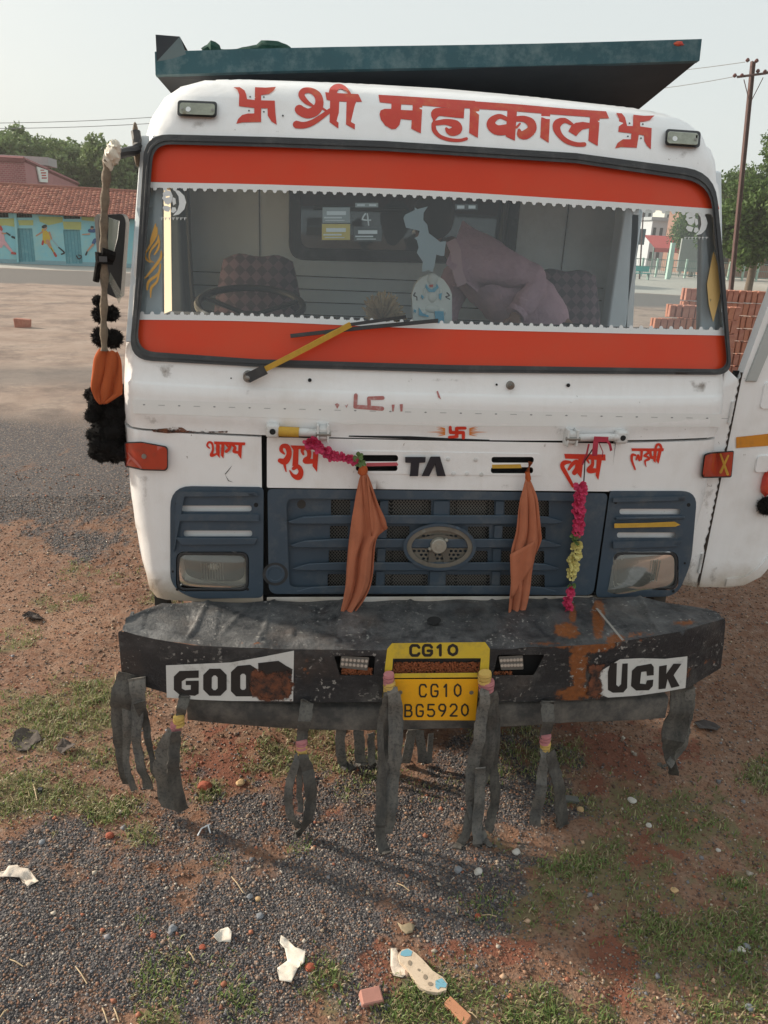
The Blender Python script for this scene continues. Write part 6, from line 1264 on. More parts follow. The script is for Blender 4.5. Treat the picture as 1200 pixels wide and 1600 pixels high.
o_ = rf.build('roof_tiles', [mat('red_roof_tile', (.30, .105, .07), .9, var=.2, vscale=1.5), mat('dark_roof_tile', (.22, .075, .052), .9), mat('pale_roof_tile', (.36, .15, .10), .9)], bl, sm=False); tag(o_, kind='stuff')
mb = MB(); mb.add([wp(0, ze-.02, .5), wp(Lw, ze-.02, .5), wp(Lw, zr_, -depth), wp(0, zr_, -depth), wp(0, ze-.02, -depth*2-.5), wp(Lw, ze-.02, -depth*2-.5)], [(0, 1, 2, 3), (3, 2, 5, 4)]); mb.build('roof_deck', M['soot'], bl, sm=False)
MB().add([wp(Lw, 0, 0), wp(Lw, 0, -7), wp(Lw, ze, -7), wp(Lw, zr_, -depth), wp(Lw, ze, 0)], [(0, 1, 2, 3, 4)]).build('gable', M['wallblue'], bl, sm=False)
MB().tube([wp(0, zr_+.03, -depth), wp(Lw, zr_+.03, -depth)], .10, 8).build('ridge', mat('ridge_tile', (.28, .11, .08), .9), bl)
slab('plinth', [[(0, .004), (Lw, .004), (Lw, .22), (0, .22)]], [(hole(*d)) for d in doors], .06, 0, mat('grey_plinth', (.22, .36, .40), .9), bl, wx, dense=False)
# pink brick building behind
pb = thing('brick_building', 'pink brick building with a white sign rising behind the tiled roof', 'building', P3(0, 300, 51))
a0, a1, a2 = P3(-90, 250, 51), P3(38, 252, 51), P3(122, 289, 59); zb = 0
def pinkmat():
    Mt, t, b, o = nodes('pink_brickwork'); tc = t.nodes.new('ShaderNodeTexCoord'); br_ = t.nodes.new('ShaderNodeTexBrick'); mp = t.nodes.new('ShaderNodeMapping'); mp.inputs['Rotation'].default_value = (R(90), 0, 0)
    t.links.new(tc.outputs['Object'], mp.inputs[0]); t.links.new(mp.outputs[0], br_.inputs[0]); br_.inputs['Scale'].default_value = 2.2; br_.inputs[1].default_value = (.34, .12, .12, 1); br_.inputs[2].default_value = (.27, .09, .09, 1); br_.inputs[3].default_value = (.38, .22, .21, 1); br_.inputs['Mortar Size'].default_value = .03
    t.links.new(br_.outputs[0], b.inputs['Base Color']); b.inputs['Roughness'].default_value = .9; return Mt
M['pinkbrick'] = pinkmat()
mb = MB(); zt_ = a1[2]; mb.add([(a0[0], a0[1], 0), (a1[0], a1[1], 0), (a1[0], a1[1], zt_), (a0[0], a0[1], zt_)], [(0, 1, 2, 3)]); mb.build('brick_wall', M['pinkbrick'], pb, sm=False)
mb = MB(); mb.add([(a1[0], a1[1], 0), (a2[0], a2[1], 0), (a2[0], a2[1], a2[2]), (a1[0], a1[1], zt_), (a0[0], a0[1]+14, 0), (a0[0], a0[1]+14, zt_), (a0[0], a0[1], 0), (a0[0], a0[1], zt_)], [(0, 1, 2, 3), (4, 5, 2, 1), (6, 4, 5, 7), (7, 3, 2, 5)]); mb.build('plaster_wall', mat('pink_plaster', (.42, .20, .20), .9, var=.1, vscale=.5, dirt=(.30, .13, .13), dscale=.6), pb, sm=False)
mb = MB(); mb.tube([(a0[0], a0[1]-.05, zt_+.1), (a1[0], a1[1]-.05, zt_+.1)], .18, 4); mb.tube([(a1[0], a1[1]-.05, zt_+.1), (a2[0], a2[1]-.05, a2[2]+.08)], .14, 4); mb.build('coping', mat('dark_pink_coping', (.26, .10, .10), .9), pb, sm=False)
n2 = np.cross(a2-a1, [0, 0, 1]); n2 /= np.linalg.norm(n2); n2 = n2 if n2@(CAM-a1) > 0 else -n2; ps = planesurf(a1, (n2[0], n2[1], 0))
sg_ = slab('sign', [[(55, 260), (72, 266), (72, 285), (60, 284)]], [], .12, .04, M['idol'], pb, ps, dense=False)
slab('sign_mark', [rect(61, 269, 69, 271), rect(62, 273, 69, 275), rect(62, 277, 70, 279), rect(60, 265, 66, 266.5)], [], .13, None, mats_['r'], sg_, ps, dense=False)
MB().box((a0[0], 54, zt_), (a1[0]+.6, 56, zt_+.5)).build('parapet', mat('grey_parapet', (.36, .34, .34), .9), pb)
# power lines left and pole at the right
def wire(p, q_, sag, label, n=24):
    mb_ = MB(); p, q_ = np.array(p), np.array(q_); mb_.tube([p+(q_-p)*i/n-[0, 0, sag*4*(i/n)*(1-i/n)] for i in range(n+1)], .018, 4); o = mb_.build('power_line', mat('aluminium_wire', (.22, .22, .22), .6), loc=p); tag(o, label, 'wire', 'overhead power lines'); return o
wire(P3(-120, 192, 48), P3(330, 176, 52), .2, 'upper overhead wire crossing the sky on the left'); wire(P3(-120, 200, 48), P3(330, 186, 52), .2, 'lower overhead wire crossing the sky on the left')
po = thing('power_pole', 'rusty steel power pole with insulators standing right of the truck', 'pole', G3(1141, 463)*[1, 1, 0])
pb_ = po.location; yP = pb_[1]; tp_ = P3(1178, 96, yP); hx = tp_[2]
M['rustpole'] = mat('dark_rusty_steel', (.09, .045, .04), .8, var=.3, vscale=3)
tx_ = P3(1176, 100, yP)[0]
mb = MB(); s_ = .10
for dx in (-.085, .085): mb.add([(pb_[0]+dx-.02, yP-s_, 0), (pb_[0]+dx+.02, yP-s_, 0), (pb_[0]+dx+.02, yP+s_, 0), (pb_[0]+dx-.02, yP+s_, 0), (tx_+dx*.9-.02, yP-s_, hx), (tx_+dx*.9+.02, yP-s_, hx), (tx_+dx*.9+.02, yP+s_, hx), (tx_+dx*.9-.02, yP+s_, hx)], [(0, 1, 5, 4), (1, 2, 6, 5), (2, 3, 7, 6), (3, 0, 4, 7), (4, 5, 6, 7)])
mb.add([(pb_[0]-.08, yP-.01, 0), (pb_[0]+.08, yP-.01, 0), (tx_+.075, yP-.01, hx), (tx_-.075, yP-.01, hx)], [(0, 1, 2, 3)]); mb.build('rail_shaft', M['rustpole'], po, sm=False)
q0, q1 = P3(1150, 121, yP), P3(1196, 115, yP)
MB().tube([q0-[0, .12, 0], q1-[0, .12, 0]], .065, 4).build('crossarm', M['rustpole'], po)
MB().tube([P3(1160, 125, yP)-[0, .14, 0], P3(1168, 156, yP)-[0, .12, 0]], .025, 4).build('brace', M['rustpole'], po); MB().tube([P3(1190, 122, yP)-[0, .14, 0], P3(1173, 156, yP)-[0, .12, 0]], .025, 4).build('brace', M['rustpole'], po)
M['insul'] = mat('brown_insulator', (.10, .03, .025), .35)
for (x, y) in ((1146, 120), (1157, 120), (1182, 113), (1193, 114), (1199, 115), (1166, 96), (1180, 97)):
    c = P3(x, y, yP)-[0, .12, 0]; MB().tube([c+[0, 0, -.06], c+[0, 0, .0], c+[0, 0, .04], c+[0, 0, .13]], [.03, .10, .11, .05], 10).build('insulator', M['insul'], po)
wire(P3(1146, 120, yP), P3(700, 110, yP+30), 1.2, 'wire running from the lower crossarm behind the tipper body'); wire(P3(1164, 97, yP), P3(700, 100, yP+30), .8, 'wire running from the top of the pole behind the tipper body')
# trees on the right
def rtree(px, pyb, pyt, y_, w_, label, seed, n=40000, tone='leaf_near'):
    top_ = P3(px+8, pyt, y_); b_ = P3(px, pyb, y_); tree(label, (b_[0], y_, 0), top_[2], crownblobs(w_, top_[2]*.32, top_[2]*.93, 20, .8, 1.7, seed), n, .13, M[tone], 'trees on the right', seed, .26)
rtree(1172, 438, 235, 46, 3.0, 'leafy green tree behind the fence, right of the pole', 71)
rtree(1222, 440, 205, 50, 3.4, 'tall tree at the right edge of the picture with a dark twiggy top', 72)
rtree(1120, 436, 250, 62, 2.4, 'darker tree partly hidden behind the cab at the right', 73, 14000)
rtree(1078, 430, 325, 68, 2.0, 'small dark tree seen through the windscreen behind the railing', 74, 8000)
# red earth coloured building behind the trees
rbld = thing('far_building', 'reddish brown building glimpsed between the leaves on the right', 'building', P3(1170, 430, 74)*[1, 1, 0])
c = P3(1170, 300, 74); mb = MB(); mb.box((c[0]-3.0, 74, 0), (c[0]+12, 84, c[2])); mb.build('wall', mat('red_brown_plaster', (.28, .15, .11), .9), rbld)
for k in range(5):
    for z_ in (1.2, 4.2): MB().box((c[0]-2+k*2.6, 73.96, z_), (c[0]-.8+k*2.6, 73.99, z_+1.5)).build('window', M['soot'], rbld)
# railing along the far road
fy = 64; F0 = P3(960, 428, fy); fx0 = P3(955, 428, fy)[0]
fn = thing('railing', 'pale green railing with thin bars along the far road on the right', 'fence', (fx0, fy, 0)); M['green_post'] = mat('pale_green_white_post', (.42, .58, .50), .7, dirt=(.25, .33, .28), dscale=3); M['railg'] = mat('grey_green_rail', (.20, .27, .24), .7)
for k in range(22):
    x = fx0+k*1.35; big = k in (5,); MB().box((x-.07, fy-.07, 0), (x+.07, fy+.07, 1.55 if not big else 1.6)).build('post', M['green_post'], fn)
for z_ in (.25, .85, 1.45): MB().box((fx0, fy-.025, z_-.03), (fx0+29, fy+.025, z_+.03)).build('rail', M['railg'], fn)
mb = MB()
for k in range(170): x = fx0+.1+k*.17; mb.box((x-.014, fy-.012, .2), (x+.014, fy+.012, 1.5))
tag(mb.build('bars', M['railg'], fn, sm=False), kind='stuff')
c = P3(1043, 431, 60); o_ = MB().box((c[0]-.16, 59.8, 0), (c[0]+.16, 60.1, P3(1045, 379, 60)[2])).build('gate_post', M['green_post'], loc=(c[0], 60, 0)); tag(o_, 'tall pale green gate post seen through the passenger side of the windscreen', 'post')
o_ = MB().tube([P3(1000, 430, 58)*[1, 1, 0], P3(1006, 318, 58)], [.07, .05], 6).build('lamp_post', M['rustpole'], loc=P3(1000, 430, 58)*[1, 1, 0]); tag(o_, 'thin dark post seen through the windscreen left of the gate post', 'post')
c = P3(1004, 420, 57); tb_ = thing('bench', 'turquoise bench beside the far railing seen through the windscreen', 'bench', (c[0], 57, 0)); MB().box((c[0]-.65, 56.8, .45), (c[0]+.65, 57.2, .52)).build('seat', mat('turquoise_paint', (.10, .42, .38), .6), tb_); MB().box((c[0]-.65, 57.2, .6), (c[0]+.65, 57.25, 1.0)).build('backrest', mat('turquoise_back', (.10, .42, .38), .6), tb_)
for dx in (-.55, .55): MB().box((c[0]+dx-.04, 56.85, 0), (c[0]+dx+.04, 57.2, .45)).build('leg', M['railg'], tb_)
def bldg(label, px0, px1, pyt, y_, col, floors=3, nwin=4, d=10):
    a = P3(px0, pyt, y_); b_ = P3(px1, pyt, y_); t_ = thing('far_building', label, 'building', (a[0], y_, 0), 'far buildings'); MB().box((a[0], y_, 0), (b_[0], y_+d, a[2])).build('wall', mat('plaster_far', col, .9, var=.08, vscale=.4), t_); MB().box((a[0]-.3, y_-.3, a[2]), (b_[0]+.3, y_+d, a[2]+.35)).build('roof_slab', mat('roof_far', tuple(c_*.75 for c_ in col), .9), t_)
    W_ = (b_[0]-a[0])
    for f_ in range(floors):
        for k in range(nwin):
            x0 = a[0]+W_*(k+.25)/nwin; z0 = a[2]*(f_+.35)/floors; MB().box((x0, y_-.03, z0), (x0+W_*.45/nwin, y_-.005, z0+a[2]*.36/floors)).build('window', M['soot'], t_)
bldg('white block of flats seen through the windscreen beside the door pillar', 985, 1022, 322, 96, (.62, .60, .58)); bldg('pale grey house in the middle of the view through the windscreen', 1020, 1052, 344, 88, (.50, .50, .52), 2, 3); bldg('taller cream building behind the grey house, seen through the windscreen', 1040, 1110, 326, 110, (.58, .55, .50))
c = P3(1040, 395, 76); aw = thing('awning', 'faded red awning on posts behind the railing, seen through the windscreen', 'awning', (c[0], 76, 0)); mb = MB(); l, r_ = P3(1018, 372, 76), P3(1064, 376, 76)
mb.add([(l[0], 75, l[2]-.9), (r_[0], 75, l[2]-.9), (r_[0], 78, l[2]+.3), (l[0], 78, l[2]+.3), (l[0], 75, l[2]-1.3), (r_[0], 75, l[2]-1.3)], [(0, 1, 2, 3), (4, 5, 1, 0)]); mb.build('canopy', mat('faded_red_canvas', (.48, .08, .07), .8), aw, sm=False)
for x in (l[0], (l[0]+r_[0])/2, r_[0]): MB().box((x-.06, 75, 0), (x+.06, 75.1, l[2]-.9)).build('post', M['railg'], aw)
c = P3(999, 372, 70); o_ = MB().box((c[0]-.6, 69.9, 2.6), (c[0]+.5, 70.1, 4.0)).box((c[0]-.08, 69.95, 0), (c[0], 70.05, 2.7)).build('notice_board', mat('dark_board', (.06, .08, .10), .7), loc=(c[0], 70, 0)); tag(o_, 'dark notice board on a post, seen through the windscreen', 'sign board')
c = P3(1080, 400, 66); o_ = MB().box((c[0]-1.0, 66.2, .5), (c[0]+1.0, 66.4, 3.3)).box((c[0]-.8, 66.25, 0), (c[0]-.7, 66.35, .5)).box((c[0]+.7, 66.25, 0), (c[0]+.8, 66.35, .5)).build('hoarding', mat('grey_hoarding', (.30, .31, .29), .8), loc=(c[0], 66, 0)); tag(o_, 'plain grey hoarding behind the railing under the moon sticker', 'hoarding')
# brick stacks
bme = bpy.data.meshes.new('brick'); 
bmx = bmesh.new(); bmesh.ops.create_cube(bmx, size=1.0)
for v in bmx.verts: v.co.x *= .105; v.co.y *= .075; v.co.z *= .225; v.co.x += random.uniform(-.003, .003); v.co.z += random.uniform(-.003, .003)
bmesh.ops.bevel(bmx, geom=list(bmx.edges), offset=.006, segments=1, affect='EDGES'); bmx.to_mesh(bme); bmx.free(); bme.materials.append(M['brick'])
bme2 = bme.copy(); bme2.materials.clear(); bme2.materials.append(mat('pale_fired_brick', (.44, .19, .12), .9, var=.3, vscale=6, dirt=(.30, .11, .07), dscale=9, bmp=.5, bscale=50))
def stack(label, x0, y0, cols, rows_, levels, seed, skip=None):
    rg = random.Random(seed); t_ = thing('brick_stack', label, 'brick stack', (x0, y0, 0), 'stacks of fired bricks')
    for k in range(levels):
        for j in range(rows_):
            for i in range(cols):
                if skip and skip(i, j, k): continue
                if 0 < j < rows_-1 and k < levels-1 and 0 < i < cols-1 and not (skip and skip(i, j, k+1)): continue
                o = bpy.data.objects.new('brick', bme if rg.random() < .6 else bme2); o.parent = t_; o.location = (i*.125+rg.uniform(-.008, .008), j*.10+rg.uniform(-.01, .01), .113+k*.245); o.scale = (rg.uniform(.9, 1.08), rg.uniform(.9, 1.05), rg.uniform(.93, 1.04)); o.rotation_euler = (rg.uniform(-.05, .05), rg.uniform(-.04, .04), rg.uniform(-.12, .12)); COL.objects.link(o)
    # a layer of flat boards of bricks between the levels
    return t_
sA = P3(1008, 522, 11.5); 
stack('low stepped stack of upright bricks seen through the passenger side of the windscreen', P3(1003, 520, 10.6)[0], 10.6, 15, 2, 6, 1, lambda i, j, k: k > 3+i*.55)
stack('taller stack of upright bricks behind the open door', P3(1093, 480, 11.6)[0]-.3, 11.6, 16, 2, 7, 2)
# ================================================================== GROUND
def vnoise(x, y, seed=0, octv=4):
    out = np.zeros_like(x); a = 1; tot = 0; rs = np.random.RandomState(seed)
    for o_ in range(octv):
        T = rs.rand(256, 256); X = x*2**o_+37.1*o_; Y = y*2**o_+11.7*o_; xi = np.floor(X).astype(int); yi = np.floor(Y).astype(int); fx_ = X-xi; fy_ = Y-yi; fx_ = fx_*fx_*(3-2*fx_); fy_ = fy_*fy_*(3-2*fy_)
        g = lambda i, j: T[(xi+i) % 256, (yi+j) % 256]
        out += a*((g(0, 0)*(1-fx_)+g(1, 0)*fx_)*(1-fy_)+(g(0, 1)*(1-fx_)+g(1, 1)*fx_)*fy_); tot += a; a *= .55
    return out/tot
# wear zones, given as patches of the place (stored per point of the ground)
GRAV = [(330, 1480, 330, 130, 1.0), (60, 1500, 170, 140, 1.0), (620, 1330, 220, 130, 1.0), (760, 1240, 140, 90, .9), (480, 1420, 200, 110, 1.0), (350, 1300, 170, 90, .8), (90, 1330, 160, 70, .75), (170, 1410, 200, 60, .85), (90, 680, 260, 50, 1.2), (60, 770, 260, 60, 1.1), (130, 730, 120, 70, 1.1), (150, 850, 90, 40, .6), (700, 1420, 110, 60, 1.0), (900, 1260, 60, 40, .35), (1000, 1500, 120, 60, .3), (50, 1400, 130, 80, .9), (560, 1560, 110, 50, .6)]
GRASS = [(60, 1130, 130, 60, .65), (150, 1080, 110, 40, .5), (50, 1240, 130, 60, .7), (200, 1190, 120, 50, .6), (160, 1260, 60, 30, .6), (240, 1530, 55, 60, 1.0), (220, 1440, 40, 30, .7), (340, 1510, 30, 40, .7), (380, 1570, 60, 30, .8), (240, 1590, 60, 30, .9), (520, 1540, 60, 60, .7), (540, 1180, 90, 60, .55), (430, 1180, 60, 50, .5), (330, 1235, 26, 24, .8), (820, 1170, 110, 60, .45), (480, 1330, 30, 22, .6), (700, 1560, 130, 60, 1.0), (840, 1580, 110, 60, 1.0), (640, 1585, 90, 30, .9), (950, 1380, 200, 70, .75), (830, 1420, 120, 60, .7), (1120, 1500, 130, 110, .75), (1100, 1290, 160, 70, .6), (980, 1250, 110, 60, .45), (1040, 1450, 120, 60, .6), (1190, 1210, 40, 30, .8), (150, 895, 80, 22, .35), (250, 930, 50, 30, .4), (110, 940, 80, 25, .3), (30, 1000, 60, 25, .5), (90, 1500, 30, 20, .3), (880, 1200, 60, 60, .45), (1100, 1400, 160, 80, .6), (780, 1350, 60, 60, .6), (220, 1310, 40, 30, .4), (330, 1350, 30, 20, .4), (690, 1230, 50, 30, .35)]
RED = [(560, 1420, 20, 150, .9), (590, 1510, 25, 60, .8), (965, 1530, 32, 80, 1.0), (940, 1490, 30, 40, .9), (740, 1480, 90, 30, .7), (480, 1250, 40, 50, .6), (520, 1300, 30, 40, .7), (700, 1590, 60, 20, .8), (950, 1180, 150, 60, .45), (1150, 1340, 60, 60, .4), (360, 1200, 100, 40, .5), (1000, 1330, 90, 40, .35), (380, 1160, 90, 40, .5), (860, 1090, 60, 60, .4), (640, 1560, 30, 20, .6)]
def bl_at(P, lst): return blobs(project(P), lst)
def axis(lo, hi, st, far, g=1.22):
    a = list(np.arange(lo, hi+1e-6, st)); s_ = st; x = a[-1]
    while x < far: s_ *= g; x += s_; a.append(x)
    s_ = st; x = a[0]; pre = []
    while x > -far: s_ *= g; x -= s_; pre.append(x)
    return np.array(pre[::-1]+a)
gx, gy = axis(-2.8, 3.6, .028, 900), axis(-1.7, 2.6, .028, 900); X, Y = np.meshgrid(gx, gy); near = np.exp(-np.maximum(0, np.hypot(X, Y)-4)/3.0)
Hh = (vnoise(X*1.3, Y*1.3, 1)-.5)*.05+(vnoise(X*9, Y*9, 2)-.5)*.022+(vnoise(X*30, Y*30, 5, 2)-.5)*.008
Hh = Hh*near+(vnoise(X*.25, Y*.25, 3)-.5)*.10*(1-near)*np.exp(-np.hypot(X, Y)/60)
GP_ = np.stack([X, Y, 0*X], 2).reshape(-1, 3)
rut = bl_at(GP_, [(965, 1530, 26, 80, 1.0), (940, 1490, 26, 40, .9)]).reshape(X.shape)*(Y < 0); Hh -= .02*rut
n_, m_ = X.shape; V = np.stack([X, Y, Hh], 2).reshape(-1, 3)
i_ = np.arange(n_*m_).reshape(n_, m_); Fq = np.stack([i_[:-1, :-1], i_[:-1, 1:], i_[1:, 1:], i_[1:, :-1]], 2).reshape(-1, 4)
me = bpy.data.meshes.new('ground'); me.vertices.add(len(V)); me.vertices.foreach_set('co', V.ravel()); me.loops.add(len(Fq)*4); me.loops.foreach_set('vertex_index', Fq.ravel()); me.polygons.add(len(Fq)); me.polygons.foreach_set('loop_start', np.arange(len(Fq))*4); me.polygons.foreach_set('loop_total', np.full(len(Fq), 4)); me.update(); me.shade_smooth()
def zone(P, lst, seed, sc=4, thr=.0):
    inv = (project(P)); ok = ((P-CAM)@fw) > .3
    b = blobs(inv, lst)*ok; n1 = vnoise(P[:, 0]*sc, P[:, 1]*sc, seed); n2 = vnoise(P[:, 0]*19+5, P[:, 1]*19, seed+7, 3); sm_ = np.clip(b*4, 0, 1); return np.clip(b+((n1-.5)*1.1+(n2-.5)*.9)*sm_, 0, 1)
zg = zone(V, GRAV, 11); zs = zone(V, GRASS, 12, 6); zr2 = zone(V, RED, 13, 5)
dist = np.hypot(V[:, 0]-CAM[0], V[:, 1]-CAM[1])
for nm, a_ in (('gravel', zg), ('grassy', zs), ('redsoil', zr2)): at = me.attributes.new(nm, 'FLOAT', 'POINT'); at.data.foreach_set('value', a_.astype(np.float32))
def groundmat():
    Mt, t, b, o = nodes('red_soil_and_gravel'); tc = t.nodes.new('ShaderNodeTexCoord'); ob = tc.outputs['Object']
    def at(n): a = t.nodes.new('ShaderNodeAttribute'); a.attribute_name = n; return a.outputs['Fac']
    n1 = noise(t, 1.1, 7, .65, ob); n2 = noise(t, 14, 7, .7, ob); n3 = noise(t, 70, 4, .6, ob)
    soil = mixc(t, ramp(t, n1.outputs[0], [(.35, 0.0), (.65, 1.0)]), (.165, .076, .045), (.265, .148, .094)); soil = mixc(t, ramp(t, n2.outputs[0], [(.42, 0.0), (.72, .8)]), soil, (.30, .215, .165)); soil = mixc(t, ramp(t, n3.outputs[0], [(.35, .6), (.5, 0.0)]), soil, (.075, .045, .036))
    def near_thresh(src, lo, hi, s_=.5):
        ad = t.nodes.new('ShaderNodeMath'); ad.operation = 'MULTIPLY_ADD'; ad.inputs[1].default_value = s_; t.links.new(n2.outputs[0], ad.inputs[0]); t.links.new(src, ad.inputs[2]); return ramp(t, ad.outputs[0], [(lo, 0.0), (hi, 1.0)])
    vo = t.nodes.new('ShaderNodeTexVoronoi'); vo.inputs['Scale'].default_value = 95; t.links.new(ob, vo.inputs['Vector'])
    sp = t.nodes.new('ShaderNodeSeparateColor'); t.links.new(vo.outputs['Color'], sp.inputs[0])
    gc = t.nodes.new('ShaderNodeValToRGB'); e = gc.color_ramp.elements; t.links.new(sp.outputs[0], gc.inputs[0])
    for k, (p_, c_) in enumerate(((0, (.040, .041, .048)), (.45, (.075, .075, .086)), (.75, (.115, .108, .112)), (.92, (.17, .12, .09)), (1.0, (.26, .22, .19)))):
        if k > 1: e.new(p_)
        e[k].position = p_
    e = sorted(gc.color_ramp.elements, key=lambda q: q.position)
    for k, c_ in enumerate(((.050, .047, .050), (.088, .084, .090), (.135, .122, .120), (.20, .125, .09), (.34, .29, .25))): e[k].color = (*c_, 1)
    c = mixc(t, near_thresh(at('redsoil'), .95, 1.2, 1.3), soil, mixc(t, n2.outputs[0], (.15, .058, .036), (.24, .10, .065)))
    c = mixc(t, near_thresh(at('grassy'), .8, 1.3, 1.0), c, (.17, .135, .075))
    c = mixc(t, near_thresh(at('gravel'), .72, 1.0, .9), c, gc.outputs[0])
    # farther off: pale trodden sand and a grey track, by distance along the ground
    sx = t.nodes.new('ShaderNodeSeparateXYZ'); t.links.new(ob, sx.inputs[0])
    ns = noise(t, .22, 6, .6, ob); ya = t.nodes.new('ShaderNodeMath'); ya.operation = 'MULTIPLY_ADD'; ya.inputs[1].default_value = 5.0; t.links.new(ns.outputs[0], ya.inputs[0]); t.links.new(sx.outputs[1], ya.inputs[2])
    def band(a, b_, c0, d): r1 = ramp_rng(t, ya.outputs[0], a, b_); r2_ = ramp_rng(t, ya.outputs[0], d, c0); m_ = t.nodes.new('ShaderNodeMath'); m_.operation = 'MULTIPLY'; t.links.new(r1, m_.inputs[0]); t.links.new(r2_, m_.inputs[1]); return m_.outputs[0]
    sand = mixc(t, ramp(t, n1.outputs[0], [(.3, 0.0), (.7, 1.0)]), (.24, .17, .135), (.37, .29, .24)); sand = mixc(t, ramp(t, noise(t, .7, 8, .75, ob).outputs[0], [(.47, 0.0), (.62, .8)]), sand, (.15, .115, .10))
    c = mixc(t, ramp_rng(t, ya.outputs[0], 8.6, 10.0), c, sand)
    asph = mixc(t, n2.outputs[0], (.11, .10, .095), (.17, .155, .145))
    c = mixc(t, band(11.6, 12.2, 13.2, 14.4), c, mixc(t, .6, sand, asph)); c = mixc(t, band(31.5, 32.3, 40.5, 41.2), c, asph); c = mixc(t, ramp_rng(t, ya.outputs[0], 41.0, 41.8), c, mixc(t, n1.outputs[0], (.36, .34, .31), (.44, .42, .38)))
    t.links.new(c, b.inputs['Base Color']); b.inputs['Roughness'].default_value = .95; b.inputs['Specular IOR Level'].default_value = .25
    h = t.nodes.new('ShaderNodeMath'); h.operation = 'ADD'; t.links.new(n3.outputs[0], h.inputs[0]); t.links.new(n2.outputs[0], h.inputs[1])
    b1 = t.nodes.new('ShaderNodeBump'); b1.inputs['Strength'].default_value = .8; b1.inputs['Distance'].default_value = .012; t.links.new(h.outputs[0], b1.inputs['Height'])
    b2 = t.nodes.new('ShaderNodeBump'); b2.invert = True; b2.inputs['Distance'].default_value = .008; t.links.new(vo.outputs['Distance'], b2.inputs['Height']); t.links.new(near_thresh(at('gravel'), .72, 1.0, .9), b2.inputs['Strength']); t.links.new(b1.outputs[0], b2.inputs['Normal']); t.links.new(b2.outputs[0], b.inputs['Normal'])
    return Mt
def ramp_rng(t, src, a, b_):
    r = t.nodes.new('ShaderNodeMapRange'); r.inputs[1].default_value = a; r.inputs[2].default_value = b_; r.inputs[3].default_value = 0.0; r.inputs[4].default_value = 1.0; t.links.new(src, r.inputs[0]); return r.outputs[0]
me.materials.append(groundmat()); go = bpy.data.objects.new('ground', me); COL.objects.link(go); go['kind'] = 'structure'
def gh(x, y):
    i = np.clip(np.searchsorted(gx, x)-1, 0, len(gx)-2); j = np.clip(np.searchsorted(gy, y)-1, 0, len(gy)-2); fx_ = (x-gx[i])/(gx[i+1]-gx[i]); fy_ = (y-gy[j])/(gy[j+1]-gy[j])
    return (Hh[j, i]*(1-fx_)+Hh[j, i+1]*fx_)*(1-fy_)+(Hh[j+1, i]*(1-fx_)+Hh[j+1, i+1]*fx_)*fy_
# loose stones
def colmat(name, rough=.85):
    Mt, t, b, o = nodes(name); a = t.nodes.new('ShaderNodeAttribute'); a.attribute_name = 'col'; n = noise(t, 120, 3, .5); t.links.new(mixc(t, n.outputs[0], a.outputs['Color'], mixc(t, .25, a.outputs['Color'], (.3, .25, .2))), b.inputs['Base Color']); b.inputs['Roughness'].default_value = rough; b.inputs['Specular IOR Level'].default_value = .3; return Mt
def pts_in_view(n, ymax, pw=1.6):
    # denser near the camera
    y = -1.6+(ymax+1.6)*rng.random(n)**pw; d = y-CAM[1]; x = CAM[0]+.134*d+(rng.random(n)*2-1)*(d*.64+.55); return x, y
def stones(name, n, ymax, keep, size, cols, wts, pw=1.7, sink=.3):
    x, y = pts_in_view(n, ymax, pw); P = np.stack([x, y, 0*x], 1); k = keep(P); x, y = x[k], y[k]; n = len(x)
    s_ = size(n, y); base = np.array([(1, 0, 0), (-1, 0, 0), (0, 1, 0), (0, -1, 0), (0, 0, 1), (0, 0, -1)], float)
    Vv = base[None]*(1+.7*(rng.random((n, 6, 1))-.5)); q = rng.normal(size=(n, 4)); q /= np.linalg.norm(q, axis=1)[:, None]
    w_, a, b_, c = q.T; Rm = np.stack([1-2*(b_*b_+c*c), 2*(a*b_-c*w_), 2*(a*c+b_*w_), 2*(a*b_+c*w_), 1-2*(a*a+c*c), 2*(b_*c-a*w_), 2*(a*c-b_*w_), 2*(b_*c+a*w_), 1-2*(a*a+b_*b_)], 1).reshape(n, 3, 3)
    Vv = np.einsum('nij,nkj->nki', Rm, Vv)*s_[:, None, None]; Vv[:, :, 2] *= .75; Vv[:, :, 0] += x[:, None]; Vv[:, :, 1] += y[:, None]; Vv[:, :, 2] += (gh(x, y)+s_*(.5-sink))[:, None]
    f = np.array([(0, 2, 4), (2, 1, 4), (1, 3, 4), (3, 0, 4), (2, 0, 5), (1, 2, 5), (3, 1, 5), (0, 3, 5)]); Ff = (f[None]+np.arange(n)[:, None, None]*6).reshape(-1)
    mm = bpy.data.meshes.new(name); mm.vertices.add(n*6); mm.vertices.foreach_set('co', Vv.ravel()); mm.loops.add(len(Ff)); mm.loops.foreach_set('vertex_index', Ff); nt_ = len(Ff)//3; mm.polygons.add(nt_); mm.polygons.foreach_set('loop_start', np.arange(nt_)*3); mm.polygons.foreach_set('loop_total', np.full(nt_, 3)); mm.update()
    ci = rng.choice(len(cols), n, p=np.array(wts)/sum(wts)); cc_ = np.array(cols)[ci]*(.7+.6*rng.random((n, 1))); ca = np.ones((n*6, 4)); ca[:, :3] = np.repeat(cc_, 6, 0)
    at = mm.attributes.new('col', 'FLOAT_COLOR', 'POINT'); at.data.foreach_set('color', ca.ravel().astype(np.float32)); o = bpy.data.objects.new(name, mm); mm.materials.append(colmat(name+'_surface')); COL.objects.link(o); return o, n
KG = lambda P: rng.random(len(P)) < np.clip(zone(P, GRAV, 11)*1.2-.12, .10, 1)
